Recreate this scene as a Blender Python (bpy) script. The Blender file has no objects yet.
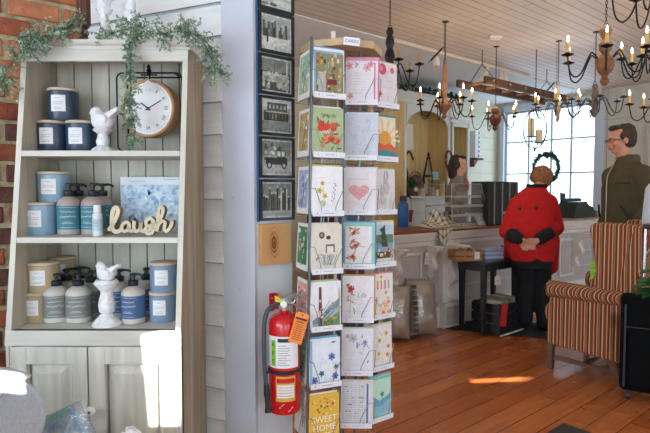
import bpy, bmesh, math, random
from mathutils import Vector as V, Matrix, Euler, noise
PI = math.pi
rnd = random.Random(11)
SC = bpy.context.scene
COL = SC.collection
# ---------------------------------------------------------------- camera model
H = 1.32; FPX = 525.0; TH = math.atan(26.5 / 525)
CT, ST = math.cos(TH), math.sin(TH)
def ray(px, py):
    dx = px - 325; dy = 216.5 - py
    return V((dx, dy * ST + FPX * CT, dy * CT - FPX * ST))
def P(px, py, Y):
    d = ray(px, py); t = Y / d.y
    return V((d.x * t, Y, H + d.z * t))
def F(px, py, h):
    d = ray(px, py); t = (h - H) / d.z
    return V((d.x * t, d.y * t, h))
def xat(px, Y, z=1.0):
    return (px - 325) * (Y * CT - (z - H) * ST) / FPX
# room frame: a runs towards the far window wall, b towards the counter wall
RY = math.radians(40); UX = V((math.cos(RY), math.sin(RY), 0)); VX = V((-math.sin(RY), math.cos(RY), 0))
def B(a, b, z=0.0): return UX * a + VX * b + V((0, 0, z))
def toB(p): return p.dot(UX), p.dot(VX)
RM = Matrix.Rotation(RY, 4, 'Z')
def T(x, y, z): return Matrix.Translation((x, y, z))
def RZ(a): return Matrix.Rotation(a, 4, 'Z')
def RX(a): return Matrix.Rotation(a, 4, 'X')
def RYm(a): return Matrix.Rotation(a, 4, 'Y')
# ---------------------------------------------------------------- materials
def lin(h):
    h = h.lstrip('#'); r = []
    for i in (0, 2, 4):
        c = int(h[i:i + 2], 16) / 255
        r.append(c / 12.92 if c <= .04045 else ((c + .055) / 1.055) ** 2.4)
    return (r[0], r[1], r[2], 1)
def mul(c, k): return (min(1, c[0] * k), min(1, c[1] * k), min(1, c[2] * k), 1)
_mc = {}
def mat(hexc, rough=.6, metal=0, var=.07, scale=14, bump=0, bs=90, stretch=None, spec=.5, emit=0, coat=0):
    key = (hexc, rough, metal, var, scale, bump, bs, stretch, spec, emit, coat)
    if key in _mc: return _mc[key]
    m = bpy.data.materials.new('mat_' + hexc.strip('#')); m.use_nodes = True
    nt = m.node_tree; N = nt.nodes; L = nt.links; p = N['Principled BSDF']
    c = lin(hexc); p.inputs['Base Color'].default_value = c
    p.inputs['Roughness'].default_value = rough; p.inputs['Metallic'].default_value = metal
    p.inputs['Specular IOR Level'].default_value = spec
    p.inputs['Coat Weight'].default_value = coat
    if var or bump:
        tc = N.new('ShaderNodeTexCoord'); src = tc.outputs['Object']
        if stretch:
            mp = N.new('ShaderNodeMapping'); mp.inputs['Scale'].default_value = stretch
            L.new(src, mp.inputs['Vector']); src = mp.outputs['Vector']
    if var:
        n = N.new('ShaderNodeTexNoise'); n.inputs['Scale'].default_value = scale; n.inputs['Detail'].default_value = 4
        L.new(src, n.inputs['Vector'])
        r = N.new('ShaderNodeValToRGB'); r.color_ramp.elements[0].position = .3; r.color_ramp.elements[1].position = .7
        r.color_ramp.elements[0].color = mul(c, 1 - var * 1.6); r.color_ramp.elements[1].color = mul(c, 1 + var)
        L.new(n.outputs['Fac'], r.inputs['Fac']); L.new(r.outputs['Color'], p.inputs['Base Color'])
    if bump:
        n2 = N.new('ShaderNodeTexNoise'); n2.inputs['Scale'].default_value = bs; n2.inputs['Detail'].default_value = 3
        L.new(src, n2.inputs['Vector'])
        b = N.new('ShaderNodeBump'); b.inputs['Strength'].default_value = bump; b.inputs['Distance'].default_value = .01
        L.new(n2.outputs['Fac'], b.inputs['Height']); L.new(b.outputs['Normal'], p.inputs['Normal'])
    if emit:
        p.inputs['Emission Color'].default_value = c; p.inputs['Emission Strength'].default_value = emit
    _mc[key] = m
    return m
def ramp_mat(name, stops, coordfn, rough=.7, bump=0, spec=.4, interp='LINEAR', bs=200):
    """coordfn(N, L, tex) -> output socket in 0..1 that drives the colour ramp"""
    m = bpy.data.materials.new(name); m.use_nodes = True
    nt = m.node_tree; N = nt.nodes; L = nt.links; p = N['Principled BSDF']
    tc = N.new('ShaderNodeTexCoord')
    r = N.new('ShaderNodeValToRGB'); r.color_ramp.interpolation = interp
    e = r.color_ramp.elements
    while len(e) < len(stops): e.new(.5)
    for el, (pos, c) in zip(e, stops): el.position = pos; el.color = lin(c)
    L.new(coordfn(N, L, tc.outputs['Object']), r.inputs['Fac'])
    L.new(r.outputs['Color'], p.inputs['Base Color'])
    p.inputs['Roughness'].default_value = rough; p.inputs['Specular IOR Level'].default_value = spec
    if bump:
        n2 = N.new('ShaderNodeTexNoise'); n2.inputs['Scale'].default_value = bs
        L.new(tc.outputs['Object'], n2.inputs['Vector'])
        b = N.new('ShaderNodeBump'); b.inputs['Strength'].default_value = bump; b.inputs['Distance'].default_value = .005
        L.new(n2.outputs['Fac'], b.inputs['Height']); L.new(b.outputs['Normal'], p.inputs['Normal'])
    return m
def noise_coord(scale, detail=4, stretch=None, rough=.6):
    def f(N, L, src):
        if stretch:
            mp = N.new('ShaderNodeMapping'); mp.inputs['Scale'].default_value = stretch
            L.new(src, mp.inputs['Vector']); src = mp.outputs['Vector']
        n = N.new('ShaderNodeTexNoise'); n.inputs['Scale'].default_value = scale
        n.inputs['Detail'].default_value = detail; n.inputs['Roughness'].default_value = rough
        L.new(src, n.inputs['Vector']); return n.outputs['Fac']
    return f
def stripe_coord(period, wx=1, wy=1, wz=0):
    def f(N, L, src):
        s = N.new('ShaderNodeVectorMath'); s.operation = 'DOT_PRODUCT'; s.inputs[1].default_value = (wx, wy, wz)
        L.new(src, s.inputs[0])
        a = N.new('ShaderNodeMath'); a.operation = 'MULTIPLY'; a.inputs[1].default_value = 1 / period; L.new(s.outputs['Value'], a.inputs[0])
        b = N.new('ShaderNodeMath'); b.operation = 'FRACT'; L.new(a.outputs[0], b.inputs[0])
        return b.outputs[0]
    return f
def thin_mat(name, tint='#ffffff', gloss=.12, body=0, bodycol='#ffffff', rough=.03, bump=0):
    """clear sheet: transparent + a little gloss + an optional veil of diffuse"""
    m = bpy.data.materials.new(name); m.use_nodes = True
    nt = m.node_tree; N = nt.nodes; L = nt.links
    N.remove(N['Principled BSDF']); out = N['Material Output']
    t = N.new('ShaderNodeBsdfTransparent'); t.inputs[0].default_value = lin(tint)
    g = N.new('ShaderNodeBsdfGlossy'); g.inputs['Roughness'].default_value = rough
    mx = N.new('ShaderNodeMixShader'); mx.inputs[0].default_value = gloss
    L.new(t.outputs[0], mx.inputs[1]); L.new(g.outputs[0], mx.inputs[2]); o = mx.outputs[0]
    if body:
        d = N.new('ShaderNodeBsdfDiffuse'); d.inputs[0].default_value = lin(bodycol)
        m2 = N.new('ShaderNodeMixShader'); m2.inputs[0].default_value = body
        L.new(o, m2.inputs[1]); L.new(d.outputs[0], m2.inputs[2]); o = m2.outputs[0]
    if bump:
        n2 = N.new('ShaderNodeTexNoise'); n2.inputs['Scale'].default_value = 25
        tc = N.new('ShaderNodeTexCoord'); L.new(tc.outputs['Object'], n2.inputs['Vector'])
        b = N.new('ShaderNodeBump'); b.inputs['Strength'].default_value = bump; b.inputs['Distance'].default_value = .02
        L.new(n2.outputs['Fac'], b.inputs['Height']); L.new(b.outputs['Normal'], g.inputs['Normal'])
    L.new(o, out.inputs['Surface'])
    return m
# ---------------------------------------------------------------- mesh builder
def smooth_path(pts, k=6, closed=False):
    pts = [V(p) for p in pts]; n = len(pts); out = []
    if n < 3: return pts
    rng = range(n if closed else n - 1)
    for i in rng:
        if closed: p0, p1, p2, p3 = pts[(i - 1) % n], pts[i], pts[(i + 1) % n], pts[(i + 2) % n]
        else: p0, p1, p2, p3 = pts[max(i - 1, 0)], pts[i], pts[i + 1], pts[min(i + 2, n - 1)]
        for j in range(k):
            t = j / k
            out.append(.5 * ((2 * p1) + (p2 - p0) * t + (2 * p0 - 5 * p1 + 4 * p2 - p3) * t * t + (3 * p1 - p0 - 3 * p2 + p3) * t ** 3))
    if not closed: out.append(pts[-1])
    return out
class MB:
    def __init__(s, M=None):
        s.v = []; s.f = []; s.m = []; s.s = []; s.mats = []; s.M = M
    def mi(s, m):
        if m not in s.mats: s.mats.append(m)
        return s.mats.index(m)
    def add(s, vs, fs, m, smooth=False, M=None):
        k = len(s.v); i = s.mi(m)
        for p in vs:
            p = V(p)
            if M: p = M @ p
            if s.M: p = s.M @ p
            s.v.append(p)
        for f in fs:
            s.f.append([k + q for q in f]); s.m.append(i); s.s.append(smooth)
        return s
    def box(s, c, d, m, M=None):
        x, y, z = c; a, b, e = d[0] / 2, d[1] / 2, d[2] / 2
        vs = [(x + i * a, y + j * b, z + k * e) for k in (-1, 1) for j in (-1, 1) for i in (-1, 1)]
        return s.add(vs, [(0, 2, 3, 1), (4, 5, 7, 6), (0, 1, 5, 4), (2, 6, 7, 3), (0, 4, 6, 2), (1, 3, 7, 5)], m, False, M)
    def bx(s, x0, x1, y0, y1, z0, z1, m, M=None):
        return s.box(((x0 + x1) / 2, (y0 + y1) / 2, (z0 + z1) / 2), (x1 - x0, y1 - y0, z1 - z0), m, M)
    def hexa(s, lo, hi, m, M=None):
        """two quads (lists of 4 points) joined"""
        return s.add(list(lo) + list(hi), [(3, 2, 1, 0), (4, 5, 6, 7), (0, 1, 5, 4), (1, 2, 6, 5), (2, 3, 7, 6), (3, 0, 4, 7)], m, False, M)
    def lathe(s, prof, m, c=(0, 0, 0), n=24, M=None, smooth=True, sx=1, sy=1, off=None):
        vs = []; fs = []
        for r, z in prof:
            for i in range(n):
                t = 2 * PI * (i + (off or 0)) / n
                vs.append((c[0] + r * sx * math.cos(t), c[1] + r * sy * math.sin(t), c[2] + z))
        for j in range(len(prof) - 1):
            for i in range(n):
                k = (i + 1) % n
                fs.append((j * n + i, j * n + k, (j + 1) * n + k, (j + 1) * n + i))
        if prof[0][0] > 1e-4: fs.append(tuple(range(n))[::-1])
        if prof[-1][0] > 1e-4: fs.append(tuple((len(prof) - 1) * n + i for i in range(n)))
        return s.add(vs, fs, m, smooth, M)
    def tube(s, pts, r, m, n=8, closed=False, M=None, flat=1.0):
        pts = [V(p) for p in pts]; N = len(pts)
        rs = r if isinstance(r, (list, tuple)) else [r] * N
        tans = []
        for i in range(N):
            if closed: t = pts[(i + 1) % N] - pts[(i - 1) % N]
            else: t = pts[min(i + 1, N - 1)] - pts[max(i - 1, 0)]
            if t.length < 1e-9: t = V((0, 0, 1))
            tans.append(t.normalized())
        up = V((0, 0, 1)) if abs(tans[0].z) < .9 else V((1, 0, 0))
        nrm = (up - tans[0] * up.dot(tans[0])).normalized(); vs = []; fs = []
        for i in range(N):
            nrm = nrm - tans[i] * nrm.dot(tans[i])
            if nrm.length < 1e-6: nrm = tans[i].orthogonal()
            nrm.normalize(); bi = tans[i].cross(nrm)
            for k in range(n):
                a = 2 * PI * k / n
                vs.append(pts[i] + nrm * (math.cos(a) * rs[i] * flat) + bi * (math.sin(a) * rs[i]))
        for i in range(N if closed else N - 1):
            j = (i + 1) % N
            for k in range(n):
                l = (k + 1) % n
                fs.append((i * n + k, i * n + l, j * n + l, j * n + k))
        if not closed:
            fs.append(tuple(range(n))[::-1]); fs.append(tuple((N - 1) * n + k for k in range(n)))
        return s.add(vs, fs, m, True, M)
    def ell(s, c, r, m, nu=16, nv=10, M=None):
        if not isinstance(r, (tuple, list)): r = (r, r, r)
        vs = []; fs = []
        for j in range(nv + 1):
            ph = -PI / 2 + PI * j / nv
            for i in range(nu):
                t = 2 * PI * i / nu
                vs.append((r[0] * math.cos(ph) * math.cos(t), r[1] * math.cos(ph) * math.sin(t), r[2] * math.sin(ph)))
        for j in range(nv):
            for i in range(nu):
                k = (i + 1) % nu
                fs.append((j * nu + i, j * nu + k, (j + 1) * nu + k, (j + 1) * nu + i))
        MM = M @ T(*c) if M else T(*c)
        return s.add(vs, fs, m, True, MM)
    def cap(s, p, r1, q, r2, m, n=12):
        """tapered capsule"""
        p = V(p); q = V(q); d = q - p; L = max(d.length, 1e-6); d = d / L
        pts = []; rs = []
        for k in range(5):
            a = PI / 2 * (1 - k / 4); pts.append(p - d * r1 * math.sin(a)); rs.append(max(r1 * math.cos(a), r1 * .02))
        for k in range(5):
            a = PI / 2 * k / 4; pts.append(q + d * r2 * math.sin(a)); rs.append(max(r2 * math.cos(a), r2 * .02))
        return s.tube(pts, rs, m, n)
    def loft(s, rings, m, smooth=True, M=None):
        """rings: equal length point lists; capped"""
        n = len(rings[0]); vs = [p for r in rings for p in r]; fs = []
        for j in range(len(rings) - 1):
            for i in range(n):
                k = (i + 1) % n
                fs.append((j * n + i, j * n + k, (j + 1) * n + k, (j + 1) * n + i))
        fs.append(tuple(range(n))[::-1]); fs.append(tuple((len(rings) - 1) * n + i for i in range(n)))
        return s.add(vs, fs, m, smooth, M)
    def prism(s, poly, y0, y1, m, M=None, smooth=False, side=None):
        """outline (x,z) extruded from y0 to y1"""
        n = len(poly); vs = [(x, y0, z) for x, z in poly] + [(x, y1, z) for x, z in poly]
        s.add(vs, [tuple(range(n)), tuple(range(n, 2 * n))[::-1]], m, False, M)
        return s.add(vs, [(i, (i + 1) % n, n + (i + 1) % n, n + i) for i in range(n)], side or m, smooth, M)
    def flat(s, poly, y, m, M=None):
        return s.add([(x, y, z) for x, z in poly], [tuple(range(len(poly)))], m, False, M)
    def oval(s, x, z, rx, rz, y, m, n=10, M=None, rot=0):
        pl = []
        for i in range(n):
            t = 2 * PI * i / n; a = rx * math.cos(t); b = rz * math.sin(t)
            pl.append((x + a * math.cos(rot) - b * math.sin(rot), z + a * math.sin(rot) + b * math.cos(rot)))
        return s.flat(pl, y, m, M)
    def rect(s, x0, x1, z0, z1, y, m, M=None):
        return s.flat([(x0, z0), (x1, z0), (x1, z1), (x0, z1)], y, m, M)
    def line(s, pts, w, y, m, M=None):
        """flat stroke in the XZ plane"""
        for (x0, z0), (x1, z1) in zip(pts, pts[1:]):
            dx, dz = x1 - x0, z1 - z0; l = math.hypot(dx, dz)
            if l < 1e-7: continue
            nx, nz = -dz / l * w / 2, dx / l * w / 2
            s.flat([(x0 + nx, z0 + nz), (x0 - nx, z0 - nz), (x1 - nx, z1 - nz), (x1 + nx, z1 + nz)], y, m, M)
        return s
    def scribble(s, x0, x1, z, h, w, y, m, M=None, step=None):
        """hand-written looking line"""
        x = x0; pts = []; step = step or h * .55; up = 1
        while x < x1:
            pts.append((x, z + up * h * rnd.uniform(.25, .6))); x += step * rnd.uniform(.6, 1.2); up = -up
        return s.line(pts, w, y, m, M)
    def text(s, txt, size, c, m, M=None, depth=.0004, align='CENTER', shear=0):
        cu = bpy.data.curves.new('t', 'FONT'); cu.body = txt; cu.size = size; cu.align_x = align; cu.align_y = 'CENTER'
        cu.extrude = depth; cu.shear = shear; cu.resolution_u = 2
        o = bpy.data.objects.new('t', cu); COL.objects.link(o)
        bpy.context.view_layer.update()
        me = o.to_mesh(); vs = [p.co.copy() for p in me.vertices]; fs = [tuple(p.vertices) for p in me.polygons]
        o.to_mesh_clear(); bpy.data.objects.remove(o); bpy.data.curves.remove(cu)
        MM = T(*c) @ RX(PI / 2)
        if M: MM = M @ MM
        return s.add(vs, fs, m, False, MM)
    def ribbon(s, path, w, y0, y1, mf, ms, M=None):
        """flat lettering stroke of width w in the XZ plane with depth y0..y1 and round ends"""
        p = [V((a, 0, b)) for a, b in path]; L = []; R = []
        for i in range(len(p)):
            t = (p[min(i + 1, len(p) - 1)] - p[max(i - 1, 0)]); t.normalize(); nn = V((-t.z, 0, t.x)) * w / 2
            L.append(p[i] + nn); R.append(p[i] - nn)
        for i in range(len(p) - 1):
            q = [L[i], R[i], R[i + 1], L[i + 1]]
            s.prism([(a.x, a.z) for a in q], y0 + .0002 * (i % 3), y1, mf, M, False, ms)
        for e in (p[0], p[-1]):
            n = 10; pl = [(e.x + w / 2 * math.cos(2 * PI * k / n), e.z + w / 2 * math.sin(2 * PI * k / n)) for k in range(n)]
            s.prism(pl, y0 - .0003, y1, mf, M, True, ms)
        return s
    def build(s, name, parent=None, bevel=0, mods=None, recalc=True, angle=35):
        me = bpy.data.meshes.new(name)
        vs = s.v
        if parent is not None:
            mw = Matrix.Identity(4); q = parent
            while q is not None: mw = q.matrix_basis @ mw; q = q.parent
            inv = mw.inverted(); vs = [inv @ p for p in vs]
        me.from_pydata([tuple(p) for p in vs], [], s.f)
        for m in s.mats: me.materials.append(m)
        for p, a, b in zip(me.polygons, s.m, s.s): p.material_index = a; p.use_smooth = b
        bm = bmesh.new(); bm.from_mesh(me)
        bmesh.ops.remove_doubles(bm, verts=bm.verts, dist=1e-6)
        if recalc: bmesh.ops.recalc_face_normals(bm, faces=bm.faces)
        bm.to_mesh(me); bm.free()
        me.set_sharp_from_angle(angle=math.radians(angle))
        o = bpy.data.objects.new(name, me); COL.objects.link(o)
        if parent is not None: o.parent = parent
        if bevel:
            b = o.modifiers.new('bevel', 'BEVEL'); b.width = bevel; b.segments = 2; b.limit_method = 'ANGLE'; b.angle_limit = math.radians(40)
            b.harden_normals = False
        if mods: mods(o)
        return o
def fuse(voxel=.008, it=6, fac=.6, subdiv=False):
    def f(o):
        for p in o.data.polygons: p.use_smooth = True
        r = o.modifiers.new('fuse', 'REMESH'); r.mode = 'VOXEL'; r.voxel_size = voxel; r.use_smooth_shade = True
        s = o.modifiers.new('soft', 'SMOOTH'); s.iterations = it; s.factor = fac
    return f
def tag(o, label=None, cat=None, group=None, kind=None):
    if label: o['label'] = label
    if cat: o['category'] = cat
    if group: o['group'] = group
    if kind: o['kind'] = kind
    return o
def thing(name, label, cat, loc=(0, 0, 0), rz=0, group=None, M=None):
    o = bpy.data.objects.new(name, None); COL.objects.link(o); o.empty_display_size = .1
    if M is not None: o.matrix_basis = M
    else: o.location = loc; o.rotation_euler = (0, 0, rz)
    tag(o, label, cat, group)
    return o
def dup(root, loc=None, rz=0, label=None, group=None, scale=None):
    def cp(o, par):
        c = o.copy(); COL.objects.link(c); c.parent = par
        for ch in list(o.children): cp(ch, c)
        return c
    r = cp(root, None)
    if loc is not None: r.location = loc; r.rotation_euler = (0, 0, rz)
    if scale: r.scale = (scale,) * 3 if not isinstance(scale, tuple) else scale
    if label: r['label'] = label
    if group: r['group'] = group
    return r
def struct(name, mb, **k):
    o = mb.build(name, **k); o['kind'] = 'structure'; return o
# ================================================================ THE ROOM
CH = 2.80
cc = F(498, 104, CH); CA, CB = toB(cc)          # far corner of the room
A0, B0 = -3.2, -3.2
# floor: wide varnished planks running along a
def plank_mat(name, c1, c2, c3, length, width, mortar, rough, bump=.3, groove=.004):
    m = bpy.data.materials.new(name); m.use_nodes = True
    nt = m.node_tree; N = nt.nodes; L = nt.links; p = N['Principled BSDF']
    tc = N.new('ShaderNodeTexCoord')
    b = N.new('ShaderNodeTexBrick'); b.inputs['Scale'].default_value = 1
    b.inputs['Brick Width'].default_value = length; b.inputs['Row Height'].default_value = width
    b.inputs['Mortar Size'].default_value = groove; b.inputs['Mortar Smooth'].default_value = .3
    b.inputs['Color1'].default_value = lin(c1); b.inputs['Color2'].default_value = lin(c2); b.inputs['Mortar'].default_value = lin(mortar)
    b.offset = .37
    L.new(tc.outputs['Object'], b.inputs['Vector'])
    mp = N.new('ShaderNodeMapping'); mp.inputs['Scale'].default_value = (1.2, 14, 14); L.new(tc.outputs['Object'], mp.inputs['Vector'])
    n = N.new('ShaderNodeTexNoise'); n.inputs['Scale'].default_value = 2.2; n.inputs['Detail'].default_value = 6; L.new(mp.outputs['Vector'], n.inputs['Vector'])
    mx = N.new('ShaderNodeMix'); mx.data_type = 'RGBA'; mx.blend_type = 'MIX'
    r = N.new('ShaderNodeValToRGB'); r.color_ramp.elements[0].position = .42; r.color_ramp.elements[1].position = .75
    r.color_ramp.elements[0].color = (0, 0, 0, 1); r.color_ramp.elements[1].color = (1, 1, 1, 1)
    L.new(n.outputs['Fac'], r.inputs['Fac'])
    k = N.new('ShaderNodeMath'); k.operation = 'MULTIPLY'; k.inputs[1].default_value = .55; L.new(r.outputs['Color'], k.inputs[0])
    L.new(k.outputs[0], mx.inputs[0]); L.new(b.outputs['Color'], mx.inputs[6]); mx.inputs[7].default_value = lin(c3)
    L.new(mx.outputs[2], p.inputs['Base Color'])
    n3 = N.new('ShaderNodeTexNoise'); n3.inputs['Scale'].default_value = 3; L.new(tc.outputs['Object'], n3.inputs['Vector'])
    mr = N.new('ShaderNodeMapRange'); mr.inputs[3].default_value = rough - .06; mr.inputs[4].default_value = rough + .12
    L.new(n3.outputs['Fac'], mr.inputs[0]); L.new(mr.outputs[0], p.inputs['Roughness'])
    inv = N.new('ShaderNodeMath'); inv.operation = 'SUBTRACT'; inv.inputs[0].default_value = 1; L.new(b.outputs['Fac'], inv.inputs[1])
    ad = N.new('ShaderNodeMath'); ad.operation = 'MULTIPLY_ADD'; ad.inputs[1].default_value = .12; L.new(n.outputs['Fac'], ad.inputs[0]); L.new(inv.outputs[0], ad.inputs[2])
    bp = N.new('ShaderNodeBump'); bp.inputs['Strength'].default_value = bump; bp.inputs['Distance'].default_value = .004
    L.new(ad.outputs[0], bp.inputs['Height']); L.new(bp.outputs['Normal'], p.inputs['Normal'])
    return m
m_floor = plank_mat('floor_planks', '#c4753f', '#ac5c2e', '#87431f', 3.2, .14, '#2e160c', .23, .45, .003)
m_ceil = plank_mat('ceiling_boards', '#dccfc2', '#d3c5b8', '#c8b9aa', 4.0, .088, '#6d655f', .5, .5, .004)
def slab(a0, a1, b0, b1, z0, z1, m):
    mb = MB(); mb.bx(a0, a1, b0, b1, z0, z1, m); return mb
def room_obj(name, mb, **k):
    o = mb.build(name, **k); o.matrix_basis = RM.copy(); o['kind'] = 'structure'; return o
room_obj('floor', slab(A0 - .2, CA + .2, B0 - .2, CB + .2, -.1, 0, m_floor))
TB = 3.6                                        # edge where ceiling boards meet plaster
room_obj('ceiling', slab(A0 - .2, CA + .2, B0 - .2, TB, CH, CH + .1, m_ceil))
m_plaster = mat('#dfe2e4', .8, var=.02)
room_obj('ceiling_plaster', slab(A0 - .2, CA + .2, TB, CB + .2, CH - .012, CH + .1, m_plaster))
# counter-side wall: horizontal sage boards
m_sage = mat('#cfcdb4', .6, var=.04, scale=5)
m_sage2 = mat('#c4c5b4', .6, var=.04, scale=5)
mb = MB()
z = 0
while z < CH - .01:
    h = min(.2, CH - z)
    mb.bx(.6, CA, CB, CB + .1, z + .004, z + h, m_sage); z += .2
mb.bx(.6, CA, CB + .012, CB + .11, 0, CH, mat('#8f8f7c', .8))
room_obj('wall_left', mb)
# window wall
def holes_wall(mb, pos, c0, c1, holes, thick, m, axis):
    """wall in the plane axis=pos with rectangular holes (s0,s1,z0,z1)"""
    xs = sorted({c0, c1, *[h[0] for h in holes], *[h[1] for h in holes]}); zs = sorted({0, CH, *[h[2] for h in holes], *[h[3] for h in holes]})
    for i in range(len(xs) - 1):
        for j in range(len(zs) - 1):
            xm = (xs[i] + xs[i + 1]) / 2; zm = (zs[j] + zs[j + 1]) / 2
            if any(h[0] < xm < h[1] and h[2] < zm < h[3] for h in holes): continue
            if axis == 'a': mb.bx(pos, pos + thick, xs[i], xs[i + 1], zs[j], zs[j + 1], m)
            else: mb.bx(xs[i], xs[i + 1], pos, pos + thick, zs[j], zs[j + 1], m)
def on_back(px, py):
    d = ray(px, py); t = CA / (d.x * UX.x + d.y * UX.y); p = V((d.x * t, d.y * t, H + d.z * t)); return p.dot(VX), p.z
wb1, wzt = on_back(505, 109); wb0, wzb = on_back(592.5, 243)
m_wallw = mat('#cbc7bb', .6, var=.03, scale=4)
mb = MB(); holes_wall(mb, CA, B0, CB + .1, [(wb0, wb1, wzb, 2.63)], .16, m_wallw, 'a')
for zz in (.55, 1.35, 2.35): mb.bx(CA - .006, CA, B0, wb0 - .1, zz, zz + .006, mat('#a8a294', .7))   # panel joints
sb, _ = on_back(606.5, 150)
mb.bx(CA - .004, CA, sb - .006, sb, 0, CH, mat('#8f897c', .7))
room_obj('wall_back', mb)
# raised panel moulding on the wall at the right
mb = MB(); pb, pz = on_back(646, 127); mw = mat('#bdb8ab', .6, var=.03)
for (s0, s1, z0, z1) in ((pb - .9, pb, pz, pz + .03), (pb - .03, pb, .9, pz), (pb - .9, pb - .87, .9, pz), (pb - .9, pb, .87, .9)):
    mb.bx(CA - .02, CA, s0, s1, z0, z1, mw)
room_obj('trim_1', mb, bevel=.004)
# window joinery
m_wf = mat('#c9d3de', .45, var=.02)
mb = MB()
cas = .13
for (s0, s1, z0, z1) in ((wb0 - cas, wb0, wzb - .12, 2.74), (wb1, wb1 + .07, wzb - .12, 2.74), (wb0 - cas, wb1 + .07, 2.63, 2.74)):
    mb.bx(CA - .03, CA + .16, s0, s1, z0, z1, m_wf)
win = room_obj('window_1', mb, bevel=.004)
mb = MB(RM); mb.bx(CA - .09, CA + .05, wb0 - .17, wb1 + .07, wzb - .05, wzb, m_wf); o = mb.build('window_sill', win, bevel=.006)
mb = MB(RM)
ys = []
for px in (527, 549.6, 569.5): ys.append(on_back(px, 150)[0])
for y in ys: mb.bx(CA + .05, CA + .085, y - .016, y + .016, wzb, 2.63, m_wf)
for py in (139.6, 173, 207.5):
    zz = on_back(549, py)[1]; mb.bx(CA + .055, CA + .08, wb0, wb1, zz - .014, zz + .014, m_wf)
for (s0, s1, z0, z1) in ((wb0, wb0 + .03, wzb, 2.63), (wb1 - .03, wb1, wzb, 2.63), (wb0, wb1, 2.6, 2.63), (wb0, wb1, wzb, wzb + .04)):
    mb.bx(CA + .04, CA + .09, s0, s1, z0, z1, m_wf)
mb.build('muntins', win)
m_glass = thin_mat('window_glass', '#f4faff', .06)
mb = MB(RM); mb.bx(CA + .064, CA + .068, wb0, wb1, wzb, 2.63, m_glass); mb.build('glass', win)
# children were built in room coordinates; the parent matrix carries them
# walls behind and beside the camera, with unseen window openings added to let in light
EL = math.radians(21); SUN = V((-.622 * math.cos(EL), .783 * math.cos(EL), -math.sin(EL))).normalized()
def back_to_right(p):
    t = (p.dot(VX) - B0) / SUN.dot(VX); q = p - SUN * t; a, b = toB(q); return a, q.z
hole1 = [back_to_right(p) for p in (F(471, 383, 0), F(471, 379.5, 0), F(557, 375.5, 0), F(557, 379.5, 0))]
hole2 = [back_to_right(p) for p in (P(141, 329, 1.755), P(179, 329, 1.755), P(179, 425, 1.755), P(150, 425, 1.755))]
hole3 = [back_to_right(p) for p in (P(-40, 364, 1.25), P(36, 364, 1.25), P(36, 388, 1.25), P(-40, 388, 1.25))]
m_in = mat('#d6d2c8', .7, var=.03)
mb = MB()
holes = [(-2.6, -1.5, .5, 2.3), (-1.1, 0, .5, 2.3), (.5, 2.6, .4, 2.3)]
def bb(h): return (min(p[0] for p in h) - .08, max(p[0] for p in h) + .08, min(p[1] for p in h) - .03, min(CH, max(p[1] for p in h) + .03))
b1, b2, b3 = bb(hole1), bb(hole2), bb(hole3)
mb2 = MB(); holes_wall(mb2, B0 - .02, A0, CA + .1, [(-2.6, -.2, .6, 1.9), (.4, 2.6, .6, 1.9), (4.2, 7.2, .6, 1.9), b1, b2, b3], .02, m_in, 'b')
for h, q in ((hole1, b1), (hole2, b2), (hole3, b3)):      # unseen holes shaped by back-projection so sun falls on chosen spots
    c = V((sum(p[0] for p in h) / 4, 0, sum(p[1] for p in h) / 4)); h = sorted(h, key=lambda p: math.atan2(p[1] - c.z, p[0] - c.x))
    o4 = [(q[0], q[2]), (q[1], q[2]), (q[1], q[3]), (q[0], q[3])]; o4 = sorted(o4, key=lambda p: math.atan2(p[1] - c.z, p[0] - c.x))
    # pair each outer corner with the nearest in angle order
    best = min(range(4), key=lambda k: sum((h[i][0] - o4[(i + k) % 4][0]) ** 2 + (h[i][1] - o4[(i + k) % 4][1]) ** 2 for i in range(4)))
    vs = [(p[0], B0, p[1]) for p in h] + [(o4[(i + best) % 4][0], B0, o4[(i + best) % 4][1]) for i in range(4)]
    mb2.add(vs, [(i, (i + 1) % 4, 4 + (i + 1) % 4, 4 + i) for i in range(4)], m_in)
room_obj('wall_right', mb2)
mb = MB(); holes_wall(mb, A0 - .1, B0 - .1, CB + .1, [(-2.4, -.3, .6, 2.4), (.1, 2.0, .6, 2.4)], .1, m_in, 'a'); room_obj('wall_front', mb)
# ---- the near partition: clapboards, corner board, return with the frames
BC = P(84, 10, 2.42); BCx, BCy = BC.x, BC.y
dirw = V((.914, -.407, 0)).normalized()
pk = V((BCx, BCy, 0))
t = 0
def px_of(p):
    c = p.y * CT - (p.z - H) * ST; return 325 + FPX * p.x / c
for i in range(4000):
    q = pk + dirw * (i * .0005)
    if px_of(V((q.x, q.y, 1.0))) >= 257: break
KP = V((q.x, q.y, 0)); WL = (KP - pk).length
nw = V((dirw.y, -dirw.x, 0))                     # towards the camera
if nw.y > 0: nw = -nw
m_lap_shade = mat('#8b9296', .8, var=.2)  # shade under each lap, painted as a dark strip
m_clap = mat('#e2e7e8', .55, var=.05, scale=6, stretch=(1, 1, 6), bump=.15, bs=40)
WM = Matrix(((dirw.x, -nw.x, 0, pk.x), (dirw.y, -nw.y, 0, pk.y), (0, 0, 1, 0), (0, 0, 0, 1)))   # local x along the wall, -y to the camera
for i in range(4000):
    q = pk + dirw * (i * .0005)
    if px_of(V((q.x, q.y, 1.0))) >= 226.5: break
TRX = i * .0005
mb = MB()
zc0 = P(214, 199.5, 2.13).z; ex = .1285
k = -int(zc0 / ex) - 1
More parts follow.
